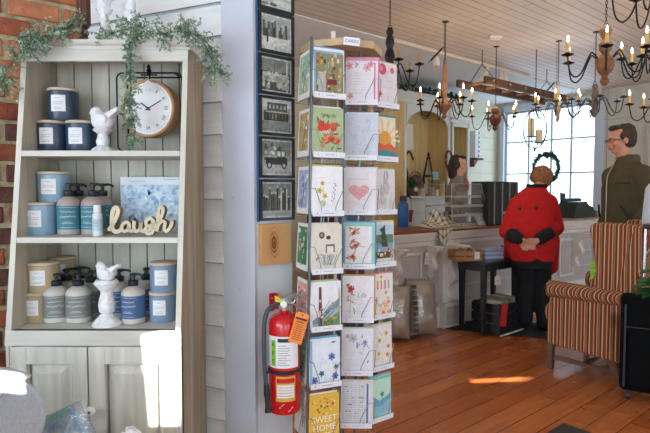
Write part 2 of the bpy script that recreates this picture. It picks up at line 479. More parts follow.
while True:
    z0 = zc0 + k * ex; z1 = z0 + ex
    if z0 > CH: break
    z0c = max(z0, 0); z1c = min(z1, CH)
    if z1c - z0c > .01:
        mb.add([(0, -.026, z0c), (TRX, -.026, z0c), (TRX, -.003, z1c), (0, -.003, z1c), (0, .05, z0c), (TRX, .05, z0c), (TRX, .05, z1c), (0, .05, z1c)],
               [(0, 1, 2, 3), (0, 4, 5, 1), (3, 2, 6, 7), (1, 5, 6, 2), (0, 3, 7, 4)], m_clap)
        mb.bx(0, TRX, -.0275, -.02, z0c + .0, z0c + .0035, m_lap_shade)
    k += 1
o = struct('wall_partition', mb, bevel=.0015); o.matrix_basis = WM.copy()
m_white = mat('#c6cedb', .5, var=.03, scale=5, bump=.08, bs=30)
RL = .172
q1 = KP + UX * RL; q2 = q1 + V((-.05, .12, 0)); q3 = pk - nw * .2
mb = MB()
lo = [KP.copy(), q1, q2, q3, pk - nw * .052, pk + dirw * TRX - nw * .052, pk + dirw * TRX]
for p in lo: p.z = 0
n = len(lo); vs = [V((p.x, p.y, 0)) for p in lo] + [V((p.x, p.y, CH)) for p in lo]
mb.add(vs, [tuple(range(n)), tuple(range(n, 2 * n))] + [(i, (i + 1) % n, n + (i + 1) % n, n + i) for i in range(n)], mat('#c9d0d2', .6, var=.03))
struct('wall_partition_end', mb)
mb = MB(); mb.bx(TRX - .001, WL + .001, -.020, .0, 0, CH, m_white)
mb.oval(TRX + .05, 1.29, .006, .006, -.0204, mat('#b7bfc8', .4), 12); mb.oval(TRX + .075, .93, .005, .005, -.0204, mat('#b7bfc8', .4), 12)
o = struct('trim_2', mb, bevel=.002); o.matrix_basis = WM.copy()
# edge strip painted blue beside the frames
UM = Matrix(((UX.x, VX.x, 0, KP.x), (UX.y, VX.y, 0, KP.y), (0, 0, 1, 0), (0, 0, 0, 1)))   # local x along the return, -y towards the viewer
# ---- brick wall
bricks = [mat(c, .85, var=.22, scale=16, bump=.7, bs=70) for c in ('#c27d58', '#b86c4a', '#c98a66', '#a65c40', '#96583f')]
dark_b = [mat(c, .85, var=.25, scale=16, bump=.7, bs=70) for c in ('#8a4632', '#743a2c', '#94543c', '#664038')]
m_mort = mat('#b3a684', .95, var=.25, scale=25, bump=1.0, bs=60)
bd = -UX
BM = Matrix(((UX.x, VX.x, 0, pk.x), (UX.y, VX.y, 0, pk.y), (0, 0, 1, 0), (0, 0, 0, 1)))
# local x = +u (negative towards the viewer), local y = +v
mb = MB(); mb.bx(-2.2, .02, .012, .12, 0, CH, m_mort)
zr = P(5, 163.5, 2.2).z; ch = .0875
k = -int(zr / ch) - 1
while zr + k * ch < CH:
    z0 = zr + k * ch; x = -2.2 + (.11 if k % 2 else 0) + rnd.uniform(-.01, .01)
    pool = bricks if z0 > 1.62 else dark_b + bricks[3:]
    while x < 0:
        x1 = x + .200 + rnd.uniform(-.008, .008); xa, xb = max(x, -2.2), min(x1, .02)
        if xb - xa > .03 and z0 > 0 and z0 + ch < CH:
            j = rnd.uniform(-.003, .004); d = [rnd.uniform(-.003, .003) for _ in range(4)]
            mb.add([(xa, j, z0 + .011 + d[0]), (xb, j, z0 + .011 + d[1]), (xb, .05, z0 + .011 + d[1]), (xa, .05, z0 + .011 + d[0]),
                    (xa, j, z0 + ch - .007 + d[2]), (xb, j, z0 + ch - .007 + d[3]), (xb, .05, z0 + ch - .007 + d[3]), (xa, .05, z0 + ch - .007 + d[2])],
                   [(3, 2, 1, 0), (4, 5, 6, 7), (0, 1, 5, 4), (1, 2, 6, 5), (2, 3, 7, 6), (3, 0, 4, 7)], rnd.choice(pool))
        x = x1 + .022
    k += 1
o = struct('wall_brick', mb, bevel=.006); o.matrix_basis = BM.copy()
# ---- ceiling details
mb = MB()
ta0 = toB(F(372, 48, CH - .03))[0]; ta1 = toB(F(521, 79, CH - .03))[0]
mt = mat('#d9cfc0', .5, var=.02)
tr = thing('track_light', 'cream ceiling track light running along the edge of the board ceiling', 'track light', B(ta0, TB - .03, CH))
mb.bx(ta0, ta1, TB - .05, TB - .01, CH - .035, CH, mt, RM); mb.build('rail', tr, bevel=.003)
for px, L_, sw in ((417, .14, 0), (471, .17, 1), (503, .14, 0), (512, .13, 0)):
    a = toB(F(px, 70 if px > 450 else 58, CH - .03))[0]
    mb = MB(); base = B(a, TB - .03, CH - .035)
    mb.box((base.x, base.y, base.z - .02), (.03, .03, .04), mt)
    if sw:
        pts = smooth_path([base + V((0, 0, -.03)), base + V((-.03, 0, -.10)), base + V((-.10, -.02, -.17)), base + V((-.17, -.03, -.20)), base + V((-.15, -.03, -.27))], 5)
        mb.tube(pts, [.022 + .02 * math.sin(i / len(pts) * PI) for i in range(len(pts))], mt, 10)
    else:
        mb.lathe([(.012, 0), (.035, -.02), (.04, -.09), (.036, -.1)][::-1], mt, (base.x, base.y, base.z - .03), 16)
    mb.build('lamp_head', tr)
p = F(495, 37, CH)
mb = MB(); mb.box((p.x, p.y, CH - .008), (.12, .10, .016), mat('#f2f2f4', .4), None)
tag(mb.build('ceiling_vent', bevel=.004), 'small white square plate on the board ceiling', 'ceiling plate')

# unseen block added outside to keep the sun off the lower windows
mb = MB(); mb.bx(-14, 14, B0 - 9.8, B0 - 5.8, -.1, 1.95 + 5.8 * math.tan(EL) * .999, mat('#9b8f82', .8)); room_obj('wall_sun_block', mb)
# ================================================================ THE WHITE SHELF UNIT AND WHAT STANDS ON IT
XL, XR, YB = -1.082, -.487, 2.115
YT, YF = 1.90, 1.755                             # front edge at the crown / at the cupboard
ZT = P(100, 40, YT).z; Z3 = P(90, 329, YF + .02).z
def yfront(z):
    if z < Z3: return YF
    return YF + (YT - YF) * (z - Z3) / (ZT - Z3)
m_ww = mat('#cecec0', .5, var=.10, scale=5, stretch=(3, 3, .5), bump=.12, bs=40)
m_wwh = mat('#d0d0c6', .5, var=.10, scale=5, stretch=(.5, 3, 3), bump=.12, bs=40)
m_bead = mat('#c9c7b8', .6, var=.14, scale=4, stretch=(4, 4, .6), bump=.1, bs=40)
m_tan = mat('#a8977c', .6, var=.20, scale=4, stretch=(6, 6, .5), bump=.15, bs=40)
m_groove = mat('#59473a', .8)
su = thing('shelf_unit', 'tall whitewashed wooden shelf unit with two cupboard doors against the clapboard wall', 'shelf unit', (-.785, YB, 0))
mb = MB()                                         # back of vertical boards
x = XL + .02; w = (XR - XL - .04) / 8
for i in range(8):
    mb.bx(x + i * w + .002, x + (i + 1) * w - .002, YB - .014, YB, .1, ZT - .02, m_bead)
mb.bx(XL + .02, XR - .02, YB - .006, YB - .001, .1, ZT - .02, m_groove); mb.build('back_boards', su, bevel=.0015)
def side(x0, x1, mo, mi_, edge):
    mb = MB(); zz = [0, Z3, ZT - .03]; yf = [YF, YF, yfront(ZT)]
    vs = []
    for xx in (x0, x1):
        for z_, y_ in zip(zz, yf): vs += [(xx, y_, z_), (xx, YB, z_)]
    mb.add(vs, [(0, 1, 3, 2), (2, 3, 5, 4)], mi_ if False else mo[0])
    mb.add(vs, [(6, 8, 9, 7), (8, 10, 11, 9)], mo[1])
    mb.add(vs, [(0, 2, 8, 6), (2, 4, 10, 8)], edge)
    mb.add(vs, [(1, 7, 9, 3), (3, 9, 11, 5), (4, 5, 11, 10), (0, 6, 7, 1)], m_ww)
    return mb
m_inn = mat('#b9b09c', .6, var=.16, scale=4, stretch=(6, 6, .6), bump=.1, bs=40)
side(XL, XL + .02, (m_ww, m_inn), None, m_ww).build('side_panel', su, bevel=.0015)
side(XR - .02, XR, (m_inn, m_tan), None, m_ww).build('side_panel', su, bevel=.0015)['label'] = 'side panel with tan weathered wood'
shelfz = [P(100, 150.5, yfront(1.46)).z, P(100, 237.5, yfront(1.15)).z, Z3]
for i, z_ in enumerate(shelfz):
    mb = MB(); yf = yfront(z_)
    mb.bx(XL + .02, XR - .02, yf, YB - .014, z_ - (.020 if i < 2 else .022), z_, m_wwh); mb.build('shelf', su, bevel=.002)
# crown: top board with moulded lip, apron under it
mb = MB()
prof = [(YB, ZT - .034), (YT - .003, ZT - .034), (YT - .004, ZT - .022), (YT - .010, ZT - .018), (YT - .013, ZT - .012), (YT - .014, ZT), (YB, ZT)]
mb.loft([[(XL - .004, y, z_) for y, z_ in prof], [(XR + .014, y, z_) for y, z_ in prof]], m_wwh, False)
mb.build('crown', su, bevel=.002)
mb = MB(); mb.bx(XL, XR, YT - .006, YT + .012, ZT - .076, ZT - .034, m_wwh); mb.build('apron', su, bevel=.002)
# cupboard
cz1 = P(90, 345, YF).z; 
mb = MB(); mb.bx(XL, XR, YF - .003, YF + .02, cz1, Z3, m_wwh); mb.bx(XL, XL + .012, YF - .003, YF + .02, 0, cz1, m_ww); mb.bx(XR - .012, XR, YF - .003, YF + .02, 0, cz1, m_ww)
mb.bx(XL, XR, YF - .003, YF + .02, 0, .09, m_wwh); mb.bx(XL + .02, XR - .02, YF + .04, YB, .08, .1, m_ww); mb.build('face_frame', su, bevel=.002)
mb = MB(); mb.bx(XL + .010, XR - .010, YF + .028, YF + .032, .09, cz1 + .002, m_groove); mb.build('rebate', su)
m_door = mat('#d2d2c6', .5, var=.13, scale=5, stretch=(5, 5, .5), bump=.1, bs=40)
xm = xat(88.5, YF, .7)
def door(x0, x1, hx, kx):
    z0, z1 = .095, cz1 - .006; st = .055
    mb = MB(); y0 = YF - .006
    for a, b, c, d in ((x0, x0 + st, z0, z1), (x1 - st, x1, z0, z1), (x0 + st, x1 - st, z1 - st * 1.05, z1), (x0 + st, x1 - st, z0, z0 + st)):
        mb.bx(a, b, y0, y0 + .026, c, d, m_door)
    dr = mb.build('door', su, bevel=.0025)
    ax, bx_, az, bz = x0 + st, x1 - st, z0 + st, z1 - st * 1.05
    mb = MB(); i = .007; k = .034
    ring = lambda o_, y: [(ax + o_, y, az + o_), (bx_ - o_, y, az + o_), (bx_ - o_, y, bz - o_), (ax + o_, y, bz - o_)]
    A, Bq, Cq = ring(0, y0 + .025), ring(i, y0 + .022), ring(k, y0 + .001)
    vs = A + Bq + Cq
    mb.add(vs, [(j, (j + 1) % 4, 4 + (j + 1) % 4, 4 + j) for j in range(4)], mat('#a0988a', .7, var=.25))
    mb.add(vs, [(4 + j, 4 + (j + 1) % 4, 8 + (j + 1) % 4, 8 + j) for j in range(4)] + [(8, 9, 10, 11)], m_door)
    mb.build('raised_panel', dr)
    mb = MB(); w_ = .005
    for a, b, c, d in ((ax - w_, ax, az - w_, bz + w_), (bx_, bx_ + w_, az - w_, bz + w_), (ax, bx_, bz, bz + w_), (ax, bx_, az - w_, az)): mb.bx(a, b, y0 - .004, y0 + .002, c, d, m_door)
    mb.build('panel_bead', dr, bevel=.0018)
    kz = P(95, 408, YF).z
    if kx:
        mb = MB(); mb.lathe([(.006, 0), (.007, .012), (.016, .018), (.017, .026), (.011, .032), (.004, .033)], mat('#e9e9e4', .35, var=.04), M=T(kx, y0, kz) @ RX(PI / 2), n=20)
        mb.lathe([(.0045, .033), (.0035, .0335)], mat('#5b5850', .4, metal=.6), M=T(kx, y0, kz) @ RX(PI / 2), n=12)
        mb.build('knob', dr)
    hz = P(100, 372, YF).z
    mb = MB(); mb.box((hx, YF - .008, hz), (.012, .006, .036), mat('#cfccc2', .5)); 
    for q in (-.012, .012): mb.ell((hx, YF - .012, hz + q), .002, mat('#8d877a', .4, metal=.5), 8, 6)
    mb.build('hinge', dr, bevel=.001)
door(XL + .016, xm - .0025, XL + .018, None)
door(xm + .0025, XR - .016, XR - .012, xm + .016)

def on(px, Y, z): return V((xat(px, Y, z + .05), Y, z))
# ---- candles in tumblers with wooden lids
m_lid = mat('#cdbfa6', .6, var=.12, scale=20, stretch=(1, 1, 4)); m_lab = mat('#e4e8ea', .7, var=.03); m_ink = mat('#7d8790', .8, var=0)
def candle(cjar, label, group, rough=.35):
    r, h = .052, .108
    t = thing('candle_jar', label, 'candle', group=group)
    mb = MB(); mb.lathe([(0, 0), (r * .93, 0), (r * .97, .004), (r, h * .5), (r, h - .012), (r - .002, h - .010), (0, h - .010)], mat(cjar, rough, var=.05, coat=.2), n=32); mb.build('jar', t)
    mb = MB(); mb.lathe([(0, h - .0105), (r - .003, h - .0105), (r + .001, h - .009), (r + .001, h - .002), (r - .002, h), (0, h)], m_lid, n=32); mb.build('lid', t)
    mb = MB(); R = r + .0006; a0 = .48; n = 8
    for i in range(n):
        p = -PI / 2 - a0 + 2 * a0 * i / n; q = -PI / 2 - a0 + 2 * a0 * (i + 1) / n
        mb.add([(R * math.cos(p), R * math.sin(p), .028), (R * math.cos(q), R * math.sin(q), .028), (R * math.cos(q), R * math.sin(q), .082), (R * math.cos(p), R * math.sin(p), .082)], [(0, 1, 2, 3)], m_lab)
    for z_, w_, hh in ((.072, .018, .002), (.058, .032, .007), (.052, .030, .006), (.040, .022, .002), (.035, .026, .002)):
        x = -w_ / 2
        while x < w_ / 2:
            y = -math.sqrt((R + .0005) ** 2 - x * x); x2 = x + rnd.uniform(.002, .004); y2 = -math.sqrt((R + .0005) ** 2 - x2 * x2)
            dz = rnd.uniform(-.4, .4) * hh
            mb.add([(x, y, z_ + dz), (x2, y2, z_ - dz * .5), (x2, y2, z_ - dz * .5 + .0013), (x, y, z_ + dz + .0013)], [(0, 1, 2, 3)], m_ink); x = x2 + rnd.uniform(.0003, .0015)
    mb.build('label', t)
    return t
def place(root, pos, rz=0, label=None, s=None, group=None):
    return dup(root, pos, rz, label, group, s)
Y1 = 1.985
h_c = .108
cn = candle('#2b4157', 'navy blue candle jar at the left end of the top shelf, under another', 'navy candles on the top shelf')
z1 = shelfz[0]; z2 = shelfz[1]; z3 = shelfz[2]
cn.location = on(53, Y1, z1); cn.scale = (1.04, 1.04, 1.10)
place(cn, on(81.5, Y1, z1), 0, 'navy blue candle jar beside the white bird on the top shelf')
place(cn, on(63.5, Y1, z1 + h_c * 1.10), .1, 'navy blue candle jar stacked on top of the other two')
cb = candle('#85a6bd', 'light blue candle jar standing at the left end of the middle shelf', 'light blue candles on the middle shelf')
cb.location = on(41.5, 1.93, z2); cb.scale = (1.14, 1.14, 1.10)
place(cb, on(54.5, 1.96, z2 + h_c * 1.10), .08, 'light blue candle jar stacked on another and set back to the right', (1.08, 1.08, 1.04))
ct_ = candle('#b3a27f', 'tan candle jar standing on the bottom shelf under a stacked one', 'tan candles on the bottom shelf', .3)
ct_.location = on(38.5, 1.90, z3)
place(ct_, on(43.5, 1.90, z3 + h_c), .1, 'tan candle jar stacked on the front left one of the bottom shelf', (1.06, 1.06, 1.0))
place(ct_, on(60, 2.045, z3), .3, 'tan candle jar in the back, lower, half hidden by soap bottles')
place(ct_, on(60.5, 2.045, z3 + h_c), .3, 'tan candle jar stacked at the back with only its lid and side showing')
cd = candle('#7b92ae', 'periwinkle blue candle jar at the right end of the bottom shelf, lower of two', 'periwinkle candles on the bottom shelf')
cd.location = on(163, 1.90, z3); cd.scale = (.93, .93, 1)
place(cd, on(164, 1.90, z3 + h_c), .08, 'periwinkle blue candle jar stacked on its twin at the right end', (.95, .95, 1))
# ---- pump bottles
m_pump = mat('#1d232b', .4, var=0)
def soap(cbody, clab, label, group, ink='#e6f0f2', body=None):
    t = thing('soap_bottle', label, 'soap bottle', group=group)
    mb = MB(); r = .0415
    mb.lathe([(0, 0), (r - .004, 0), (r, .004), (r, .115), (r - .002, .126), (r - .009, .137), (r - .02, .144), (.016, .147), (.015, .152), (0, .152)], mat(cbody, .4, var=.05), n=32); mb.build('bottle', t)
    mb = MB(); R = r + .0005; n = 40
    vs = [(R * math.cos(2 * PI * i / n), R * math.sin(2 * PI * i / n), z_) for z_ in (.022, .112) for i in range(n)]
    mb.add(vs, [(i, (i + 1) % n, n + (i + 1) % n, n + i) for i in range(n)], mat(clab, .55, var=.05), True)
    mi_ = mat(ink, .6, var=0); R += .0005
    for z_, w_, hh, th in ((.088, .05, .016, .0016), (.070, .056, .018, .0018), (.050, .03, .001, .001), (.045, .04, .001, .001), (.030, .05, .0006, .0008), (.105, .062, 0, .0008)):
        x = -w_ / 2
        while x < w_ / 2:
            x2 = min(x + rnd.uniform(.0025, .0045), w_ / 2); y = -math.sqrt(R * R - x * x); y2 = -math.sqrt(R * R - x2 * x2); dz = rnd.uniform(-.5, .5) * hh
            mb.add([(x, y, z_ + dz), (x2, y2, z_ - dz * .4), (x2, y2, z_ - dz * .4 + th), (x, y, z_ + dz + th)], [(0, 1, 2, 3)], mi_)
            x = x2 + (0 if hh > .005 else rnd.uniform(0, .001))
    mb.build('label', t)
    mb = MB(); mb.lathe([(.0165, .147), (.018, .149), (.0185, .166), (.015, .170), (.007, .172), (.006, .185), (.011, .186), (.0115, .194), (.008, .198), (0, .199)], m_pump, n=20)
    mb.tube([(0, 0, .192), (.022, 0, .194), (.036, 0, .190), (.040, 0, .184)], [.006, .005, .0045, .004], m_pump, 8); mb.build('pump', t)
    return t
sa = soap('#a79d96', '#3a7b89', 'teal labelled soap bottle, front one nearest the light blue candles', 'teal soap bottles on the middle shelf')
sa.location = on(69.5, 1.92, z2); sa.scale = (1, 1, .95); sa.rotation_euler = (0, 0, .3)
place(sa, on(79, 2.03, z2), 1.2, 'teal labelled soap bottle in the back row, between the two front ones')
place(sa, on(93.5, 1.925, z2), -.2, 'teal labelled soap bottle, front one behind the small white tube')
place(sa, on(103, 2.03, z2), .2, 'teal labelled soap bottle in the back row, next to the wooden word sign')
sg = soap('#bfc0b8', '#7b807c', 'grey labelled soap bottle, front left one of the bottom shelf', 'grey soap bottles on the bottom shelf', '#eceeee')
sg.location = on(56.5, 1.885, z3); sg.rotation_euler = (0, 0, .4); sg.scale = (1.06, 1.06, .88)
place(sg, on(67, 2.0, z3), 1.0, 'grey labelled soap bottle in the back row behind the front left one', (1.06, 1.06, .88))
place(sg, on(79, 1.885, z3), .2, 'grey labelled soap bottle, front right one of the grey ones', (1.06, 1.06, .88))
place(sg, on(80, 2.03, z3), 0, 'grey labelled soap bottle hidden behind the front ones but for its pump', (1.06, 1.06, .9))
sg2 = soap('#9a9c92', '#5d6459', 'dark sage labelled soap bottle in the back row, left of the white bird candlestick', 'grey soap bottles on the bottom shelf', '#dfe3dd')
sg2.location = on(91.5, 1.96, z3); sg2.scale = (1.04, 1.04, .88)
sb_ = soap('#c2bcb4', '#41628c', 'blue labelled soap bottle, the front one right of the white bird candlestick', 'blue soap bottles on the bottom shelf')
sb_.location = on(133.5, 1.87, z3); sb_.rotation_euler = (0, 0, -.2); sb_.scale = (1, 1, .90)
place(sb_, on(119.5, 1.96, z3), .3, 'blue labelled soap bottle in the back row, partly behind the bird candlestick')
place(sb_, on(146.5, 2.0, z3), .1, 'blue labelled soap bottle in the back row beside the periwinkle candles')
# small white tube bottle
t = thing('lotion_bottle', 'small white lotion bottle with pale cap in front of the teal soaps', 'bottle', on(97.5, 1.865, z2))
mb = MB(t.matrix_basis.copy()); mb.lathe([(0, 0), (.0165, 0), (.017, .003), (.017, .075), (.014, .082), (0, .083)], mat('#d5dde0', .4, var=.03), n=24); mb.build('bottle', t)
mb = MB(t.matrix_basis.copy()); mb.lathe([(.0125, .083), (.013, .084), (.0125, .108), (.0115, .11), (0, .11)], mat('#e8ecec', .35), n=24); mb.build('cap', t)
mb = MB(t.matrix_basis.copy()); n = 24; vs = [(.0174 * math.cos(2 * PI * i / n), .0174 * math.sin(2 * PI * i / n), z_) for z_ in (.018, .062) for i in range(n)]
mb.add(vs, [(i, (i + 1) % n, n + (i + 1) % n, n + i) for i in range(n)], mat('#b8cdd6', .5), True)
for z_ in (.05, .044, .036): mb.line([(-.009, z_), (-.003, z_ + .003), (.002, z_), (.009, z_ + .002)], .0014, -.0182, mat('#6d8b98', .6))
mb.build('label', t)
# ---- white birds
m_cer = mat('#e6eaec', .5, var=.10, scale=50, bump=.6, bs=70)
def bird(mb, c, s, d=1, rot=0):
    M = T(*c) @ RZ(rot) @ Matrix.Scale(s, 4)
    if d < 0: M = M @ Matrix.Scale(-1, 4, (1, 0, 0))
    mb.ell((0, 0, .042), (.054, .038, .040), m_cer, 18, 12, M)
    mb.ell((-.018, 0, .060), (.038, .033, .034), m_cer, 18, 12, M)
    mb.ell((-.032, 0, .082), (.029, .027, .028), m_cer, 16, 10, M)
    mb.lathe([(.012, 0), (.007, .010), (.0012, .022)], m_cer, n=10, M=M @ T(-.055, 0, .082) @ RYm(-PI / 2))
    mb.loft([[(.02, -.02, .04), (.02, .02, .04), (.02, .02, .075), (.02, -.02, .075)], [(.095, -.017, .088), (.095, .017, .088), (.088, .015, .103), (.088, -.015, .103)]], m_cer, True, M)
    for sy in (-1, 1): mb.ell((.012, sy * .030, .05), (.036, .008, .024), m_cer, 12, 8, M)
def bird_stick(name, label, pos, h, s, d, rot=0, group=None, base=.05):
    t = thing(name, label, 'bird figurine', pos, group=group)
    mb = MB(); k = h
    prof = [(0, 0), (base, 0), (base, .006), (base * .9, .012), (base * .5, .16 * k + .01), (base * .36, .25 * k), (base * .52, .3 * k), (base * .58, .45 * k), (base * .5, .58 * k), (base * .40, .7 * k), (base * .42, .76 * k), (base * .8, .9 * k), (base * .85, .93 * k), (base * .7, k), (0, k)]
    mb.M = t.matrix_basis.copy()
    mb.lathe(prof, m_cer, n=28); mb.build('pedestal', t)
    mb = MB(t.matrix_basis.copy()); bird(mb, (0, 0, k - .012 * s), s, d, rot); mb.build('bird', t, mods=fuse(.003, 2, .4))
    return t
bird_stick('bird_candlestick', 'white ceramic bird on a turned pedestal standing on the bottom shelf', on(107, 1.835, z3), .160, .66, 1, -.35, 'white bird figurines', .050)
bird_stick('bird_figurine', 'white ceramic bird on a tapering foot beside the navy candles', on(103, 1.94, z1), .088, .82, 1, -.3, 'white bird figurines', .042)
bird_stick('bird_figurine', 'white ceramic bird on the crown, next to the dark wooden candlestick', on(104.5, 1.955, ZT), .135, .50, 1, .9, 'white bird figurines', .036)
bird_stick('bird_figurine', 'white ceramic bird on the crown, behind the hanging garland', on(131, 1.975, ZT), .125, .50, -1, -.9, 'white bird figurines', .033)
# dark wooden candlestick
t = thing('wooden_candlestick', 'dark brown carved wooden candlestick standing on the shelf unit', 'candlestick', on(84, 2.0, ZT))
m_dw = mat('#5d3423', .45, var=.2, scale=20, bump=.2)
mb = MB(t.matrix_basis.copy()); mb.lathe([(0, 0), (.055, 0), (.055, .010), (.047, .018), (.024, .030), (.016, .034), (0, .034)], m_dw, n=8, smooth=False, off=.5); mb.build('foot', t, bevel=.002)
mb = MB(t.matrix_basis.copy()); mb.lathe([(.014, .034), (.014, .045), (.019, .052), (.014, .062), (.012, .068), (.020, .076), (.024, .10), (.022, .14), (.024, .21), (.018, .225), (.024, .24), (.02, .26), (0, .26)], m_dw, n=20)
for i in range(8):
    a = 2 * PI * i / 8; mb.tube([(.023 * math.cos(a), .023 * math.sin(a), z_) for z_ in (.085, .12, .16, .205)], .0035, m_dw, 6)
mb.build('stem', t)
# ---- table clock hanging in a black metal frame
t = thing('table_clock', 'round wooden clock hanging in a black metal frame on the top shelf', 'clock', on(150, 1.975, z1))
m_blk = mat('#15191c', .45, metal=.6, var=0)
TMc = t.matrix_basis.copy()
xa, xb = xat(121, 1.975, 1.6) - t.location.x, xat(188, 1.975, 1.6) - t.location.x; hz = P(150, 75, 1.975).z - z1
mb = MB(TMc)
def rrect(x0, x1, z0, z1_, y, r):
    pts = []
    for cx, cz, a in ((x1 - r, z1_ - r, 0), (x0 + r, z1_ - r, 90), (x0 + r, z0 + r, 180), (x1 - r, z0 + r, 270)):
        for k in range(5):
            q = math.radians(a + k * 22.5); pts.append((cx + r * math.cos(q), y, cz + r * math.sin(q)))
    return pts
for y in (-.035, .045): mb.tube(rrect(xa + (.01 if y > 0 else 0), xb - (.0 if y > 0 else .012), .004, hz, y, .022), .0032, m_blk, 8, True)
for x in (xa + .03, xb - .04): mb.tube([(x, -.035, .004), (x, .045, .004)], .0028, m_blk); mb.tube([(x, -.035, hz), (x, .045, hz)], .0028, m_blk)
for x in (xa, xb - .012): mb.tube([(x, -.035, hz * .5), (x + .006, .045, hz * .5)], .0028, m_blk)
mb.build('frame', t)
czc = P(150, 108, 1.96).z - z1; R = .107
mb = MB(TMc); fin = [(.004, 0), (.007, .003), (.006, .012), (.010, .018), (.006, .026), (.008, .032), (.003, .040), (0, .042)]
mb.lathe(fin, m_blk, (0, .0, hz - .002), 14); mb.tube([(0, .005, hz), (0, .005, czc + R)], .003, m_blk); mb.tube([(-.03, 0, hz), (.03, 0, hz)], .003, m_blk); mb.build('hanger', t)
Mc = TMc @ T(0, .02, czc) @ RZ(-.18) @ RX(PI / 2) @ Matrix.Scale(1, 4)
m_ring = mat('#b58a5c', .45, var=.15, scale=10, stretch=(1, 1, 3))
mb = MB(Mc); mb.lathe([(0, -.02), (R, -.02), (R + .001, 0), (R, .028), (R - .004, .031), (R - .009, .030), (R - .010, .022), (0, .022)], m_ring, n=48); mb.build('wooden_rim', t)
mb = MB(Mc); mb.lathe([(0, .0225), (R - .0105, .0225), (0, .0226)], mat('#e6e9ea', .5, var=.03), n=48)
MF = RX(-PI / 2)   # text is laid in XZ facing -y: turn it to face +z of the clock
for i in range(12):
    a = 2 * PI * i / 12
    Mt = MF if False else Matrix.Identity(4)
Mface = TMc @ T(0, .02, czc) @ RZ(-.18)
mf = MB(Mface); yk = -.0232; mk = mat('#23262a', .5, var=0)
rom = ['XII', 'I', 'II', 'III', 'IIII', 'V', 'VI', 'VII', 'VIII', 'IX', 'X', 'XI']
for i in range(60):
    a = 2 * PI * i / 60; mf.line([(math.sin(a) * .083, math.cos(a) * .083), (math.sin(a) * .087, math.cos(a) * .087)], .0012, yk, mk)
for i, s_ in enumerate(rom):
    a = 2 * PI * i / 12; mf.text(s_, .020, (0, yk, .071), mk, RYm(a), .0002)
mb.build('dial', t); mf.build('numerals', t)
mb = MB(Mface)
for a, l, w in ((math.radians(-52), .036, .005), (math.radians(62), .060, .0036)):
    mb.line([(-math.sin(a) * .012, -math.cos(a) * .012), (math.sin(a) * l, math.cos(a) * l)], w, yk - .002, mk)
mb.oval(0, 0, .006, .006, yk - .0025, mk, 16); mb.build('hands', t)
mb = MB(TMc); mb.tube([(.004, -.02, hz - .01), (.006, -.034, hz - .03)], .0006, mat('#e0ddd4', .8), 5)
mb.add([(-.004, -.035, hz - .066), (.016, -.036, hz - .064), (.017, -.036, hz - .032), (.006, -.035, hz - .026), (-.005, -.035, hz - .034)], [(0, 1, 2, 3, 4)], mat('#d9e4ec', .7)); mb.build('price_tag', t)
# ---- garlands of small grey-green leaves
leafm = [mat(c, .6, var=.1) for c in ('#7a9a80', '#91ae94', '#68886c', '#a8bd9c', '#88a090')]
m_stem = mat('#5a6148', .7)
def leaf(mb, p, d, l, w, m, up=V((0, 0, 1))):
    d = d.normalized(); s_ = d.cross(up)
    if s_.length < .05: s_ = d.orthogonal()
    s_.normalize(); n_ = s_.cross(d); f = n_ * (-w * .3)
    mb.add([p, p + d * l * .45 + s_ * w + f, p + d * l, p + d * l * .45 - s_ * w + f, p + d * l * .5], [(0, 1, 4), (1, 2, 4), (2, 3, 4), (3, 0, 4)], m, True)
def sprigs(mb, mst, path, n, sl, ll, lw, spread=1, leaves=9, droop=.5):
    for _ in range(n):
        i = rnd.randrange(len(path) - 1); p = path[i].lerp(path[i + 1], rnd.random())
        along = (path[i + 1] - path[i]).normalized()
        d = (along * rnd.uniform(-.2, 1) + V((rnd.gauss(0, 1), rnd.gauss(-.2, .8), rnd.gauss(.1, .9))) * spread).normalized()
        pts = [p]; q = p.copy(); L_ = sl * rnd.uniform(.5, 1.2); k = 5
        for j in range(k):
            d = (d + V((0, 0, -droop * .25)) + V((rnd.gauss(0, .12), rnd.gauss(0, .12), rnd.gauss(0, .12)))).normalized(); q = q + d * L_ / k; pts.append(q.copy())
        mst.tube(pts, .0008, m_stem, 4)
        m = rnd.choice(leafm)
        for j in range(leaves):
            f = (j + 1) / leaves * k; a = min(int(f), k - 1); b = pts[a].lerp(pts[a + 1], f - a)
            dd = (pts[a + 1] - pts[a]).normalized(); sd = V((rnd.gauss(0, 1), rnd.gauss(0, 1), rnd.gauss(0, 1))); sd = (sd - dd * sd.dot(dd)).normalized()
            leaf(mb, b, dd * .6 + sd, ll * rnd.uniform(.7, 1.2), lw, m, sd.cross(dd))
def garland(label, pxs, Y, n, sl=.06, hang=None, g='leafy garlands on the shelf unit'):
    pts = smooth_path([P(a, b, Y + c) for a, b, c in pxs], 5)
    t = thing('leaf_garland', label, 'garland', pts[0], group=g)
    ml = MB(); ms = MB(); ms.tube(pts, .0022, m_stem, 6); sprigs(ml, ms, pts, n, sl, .0135, .0038)
    ml.build('foliage', t, recalc=False); ms.build('stem', t, recalc=False)
    return t
garland('sage green leaf garland spilling over the left end of the crown', [(8, 92, 0), (4, 74, 0), (22, 54, .0), (34, 38, -.02), (52, 36, 0), (66, 30, .05), (74, 22, .07)], 1.86, 150)
garland('sage green leaf garland lying on the right half of the crown', [(98, 34, .06), (122, 31, .04), (138, 26, 0), (155, 34, 0), (172, 32, .0), (190, 32, 0), (203, 42, -.02), (212, 60, -.02), (217, 76, 0)], 1.86, 175)
garland('sage green leaf strand hanging down in front of the clock', [(136, 30, .02), (132, 48, 0), (128, 66, .0), (131, 88, 0), (129, 108, .02), (135, 128, .02), (133, 146, .01)], 1.865, 115, .036)
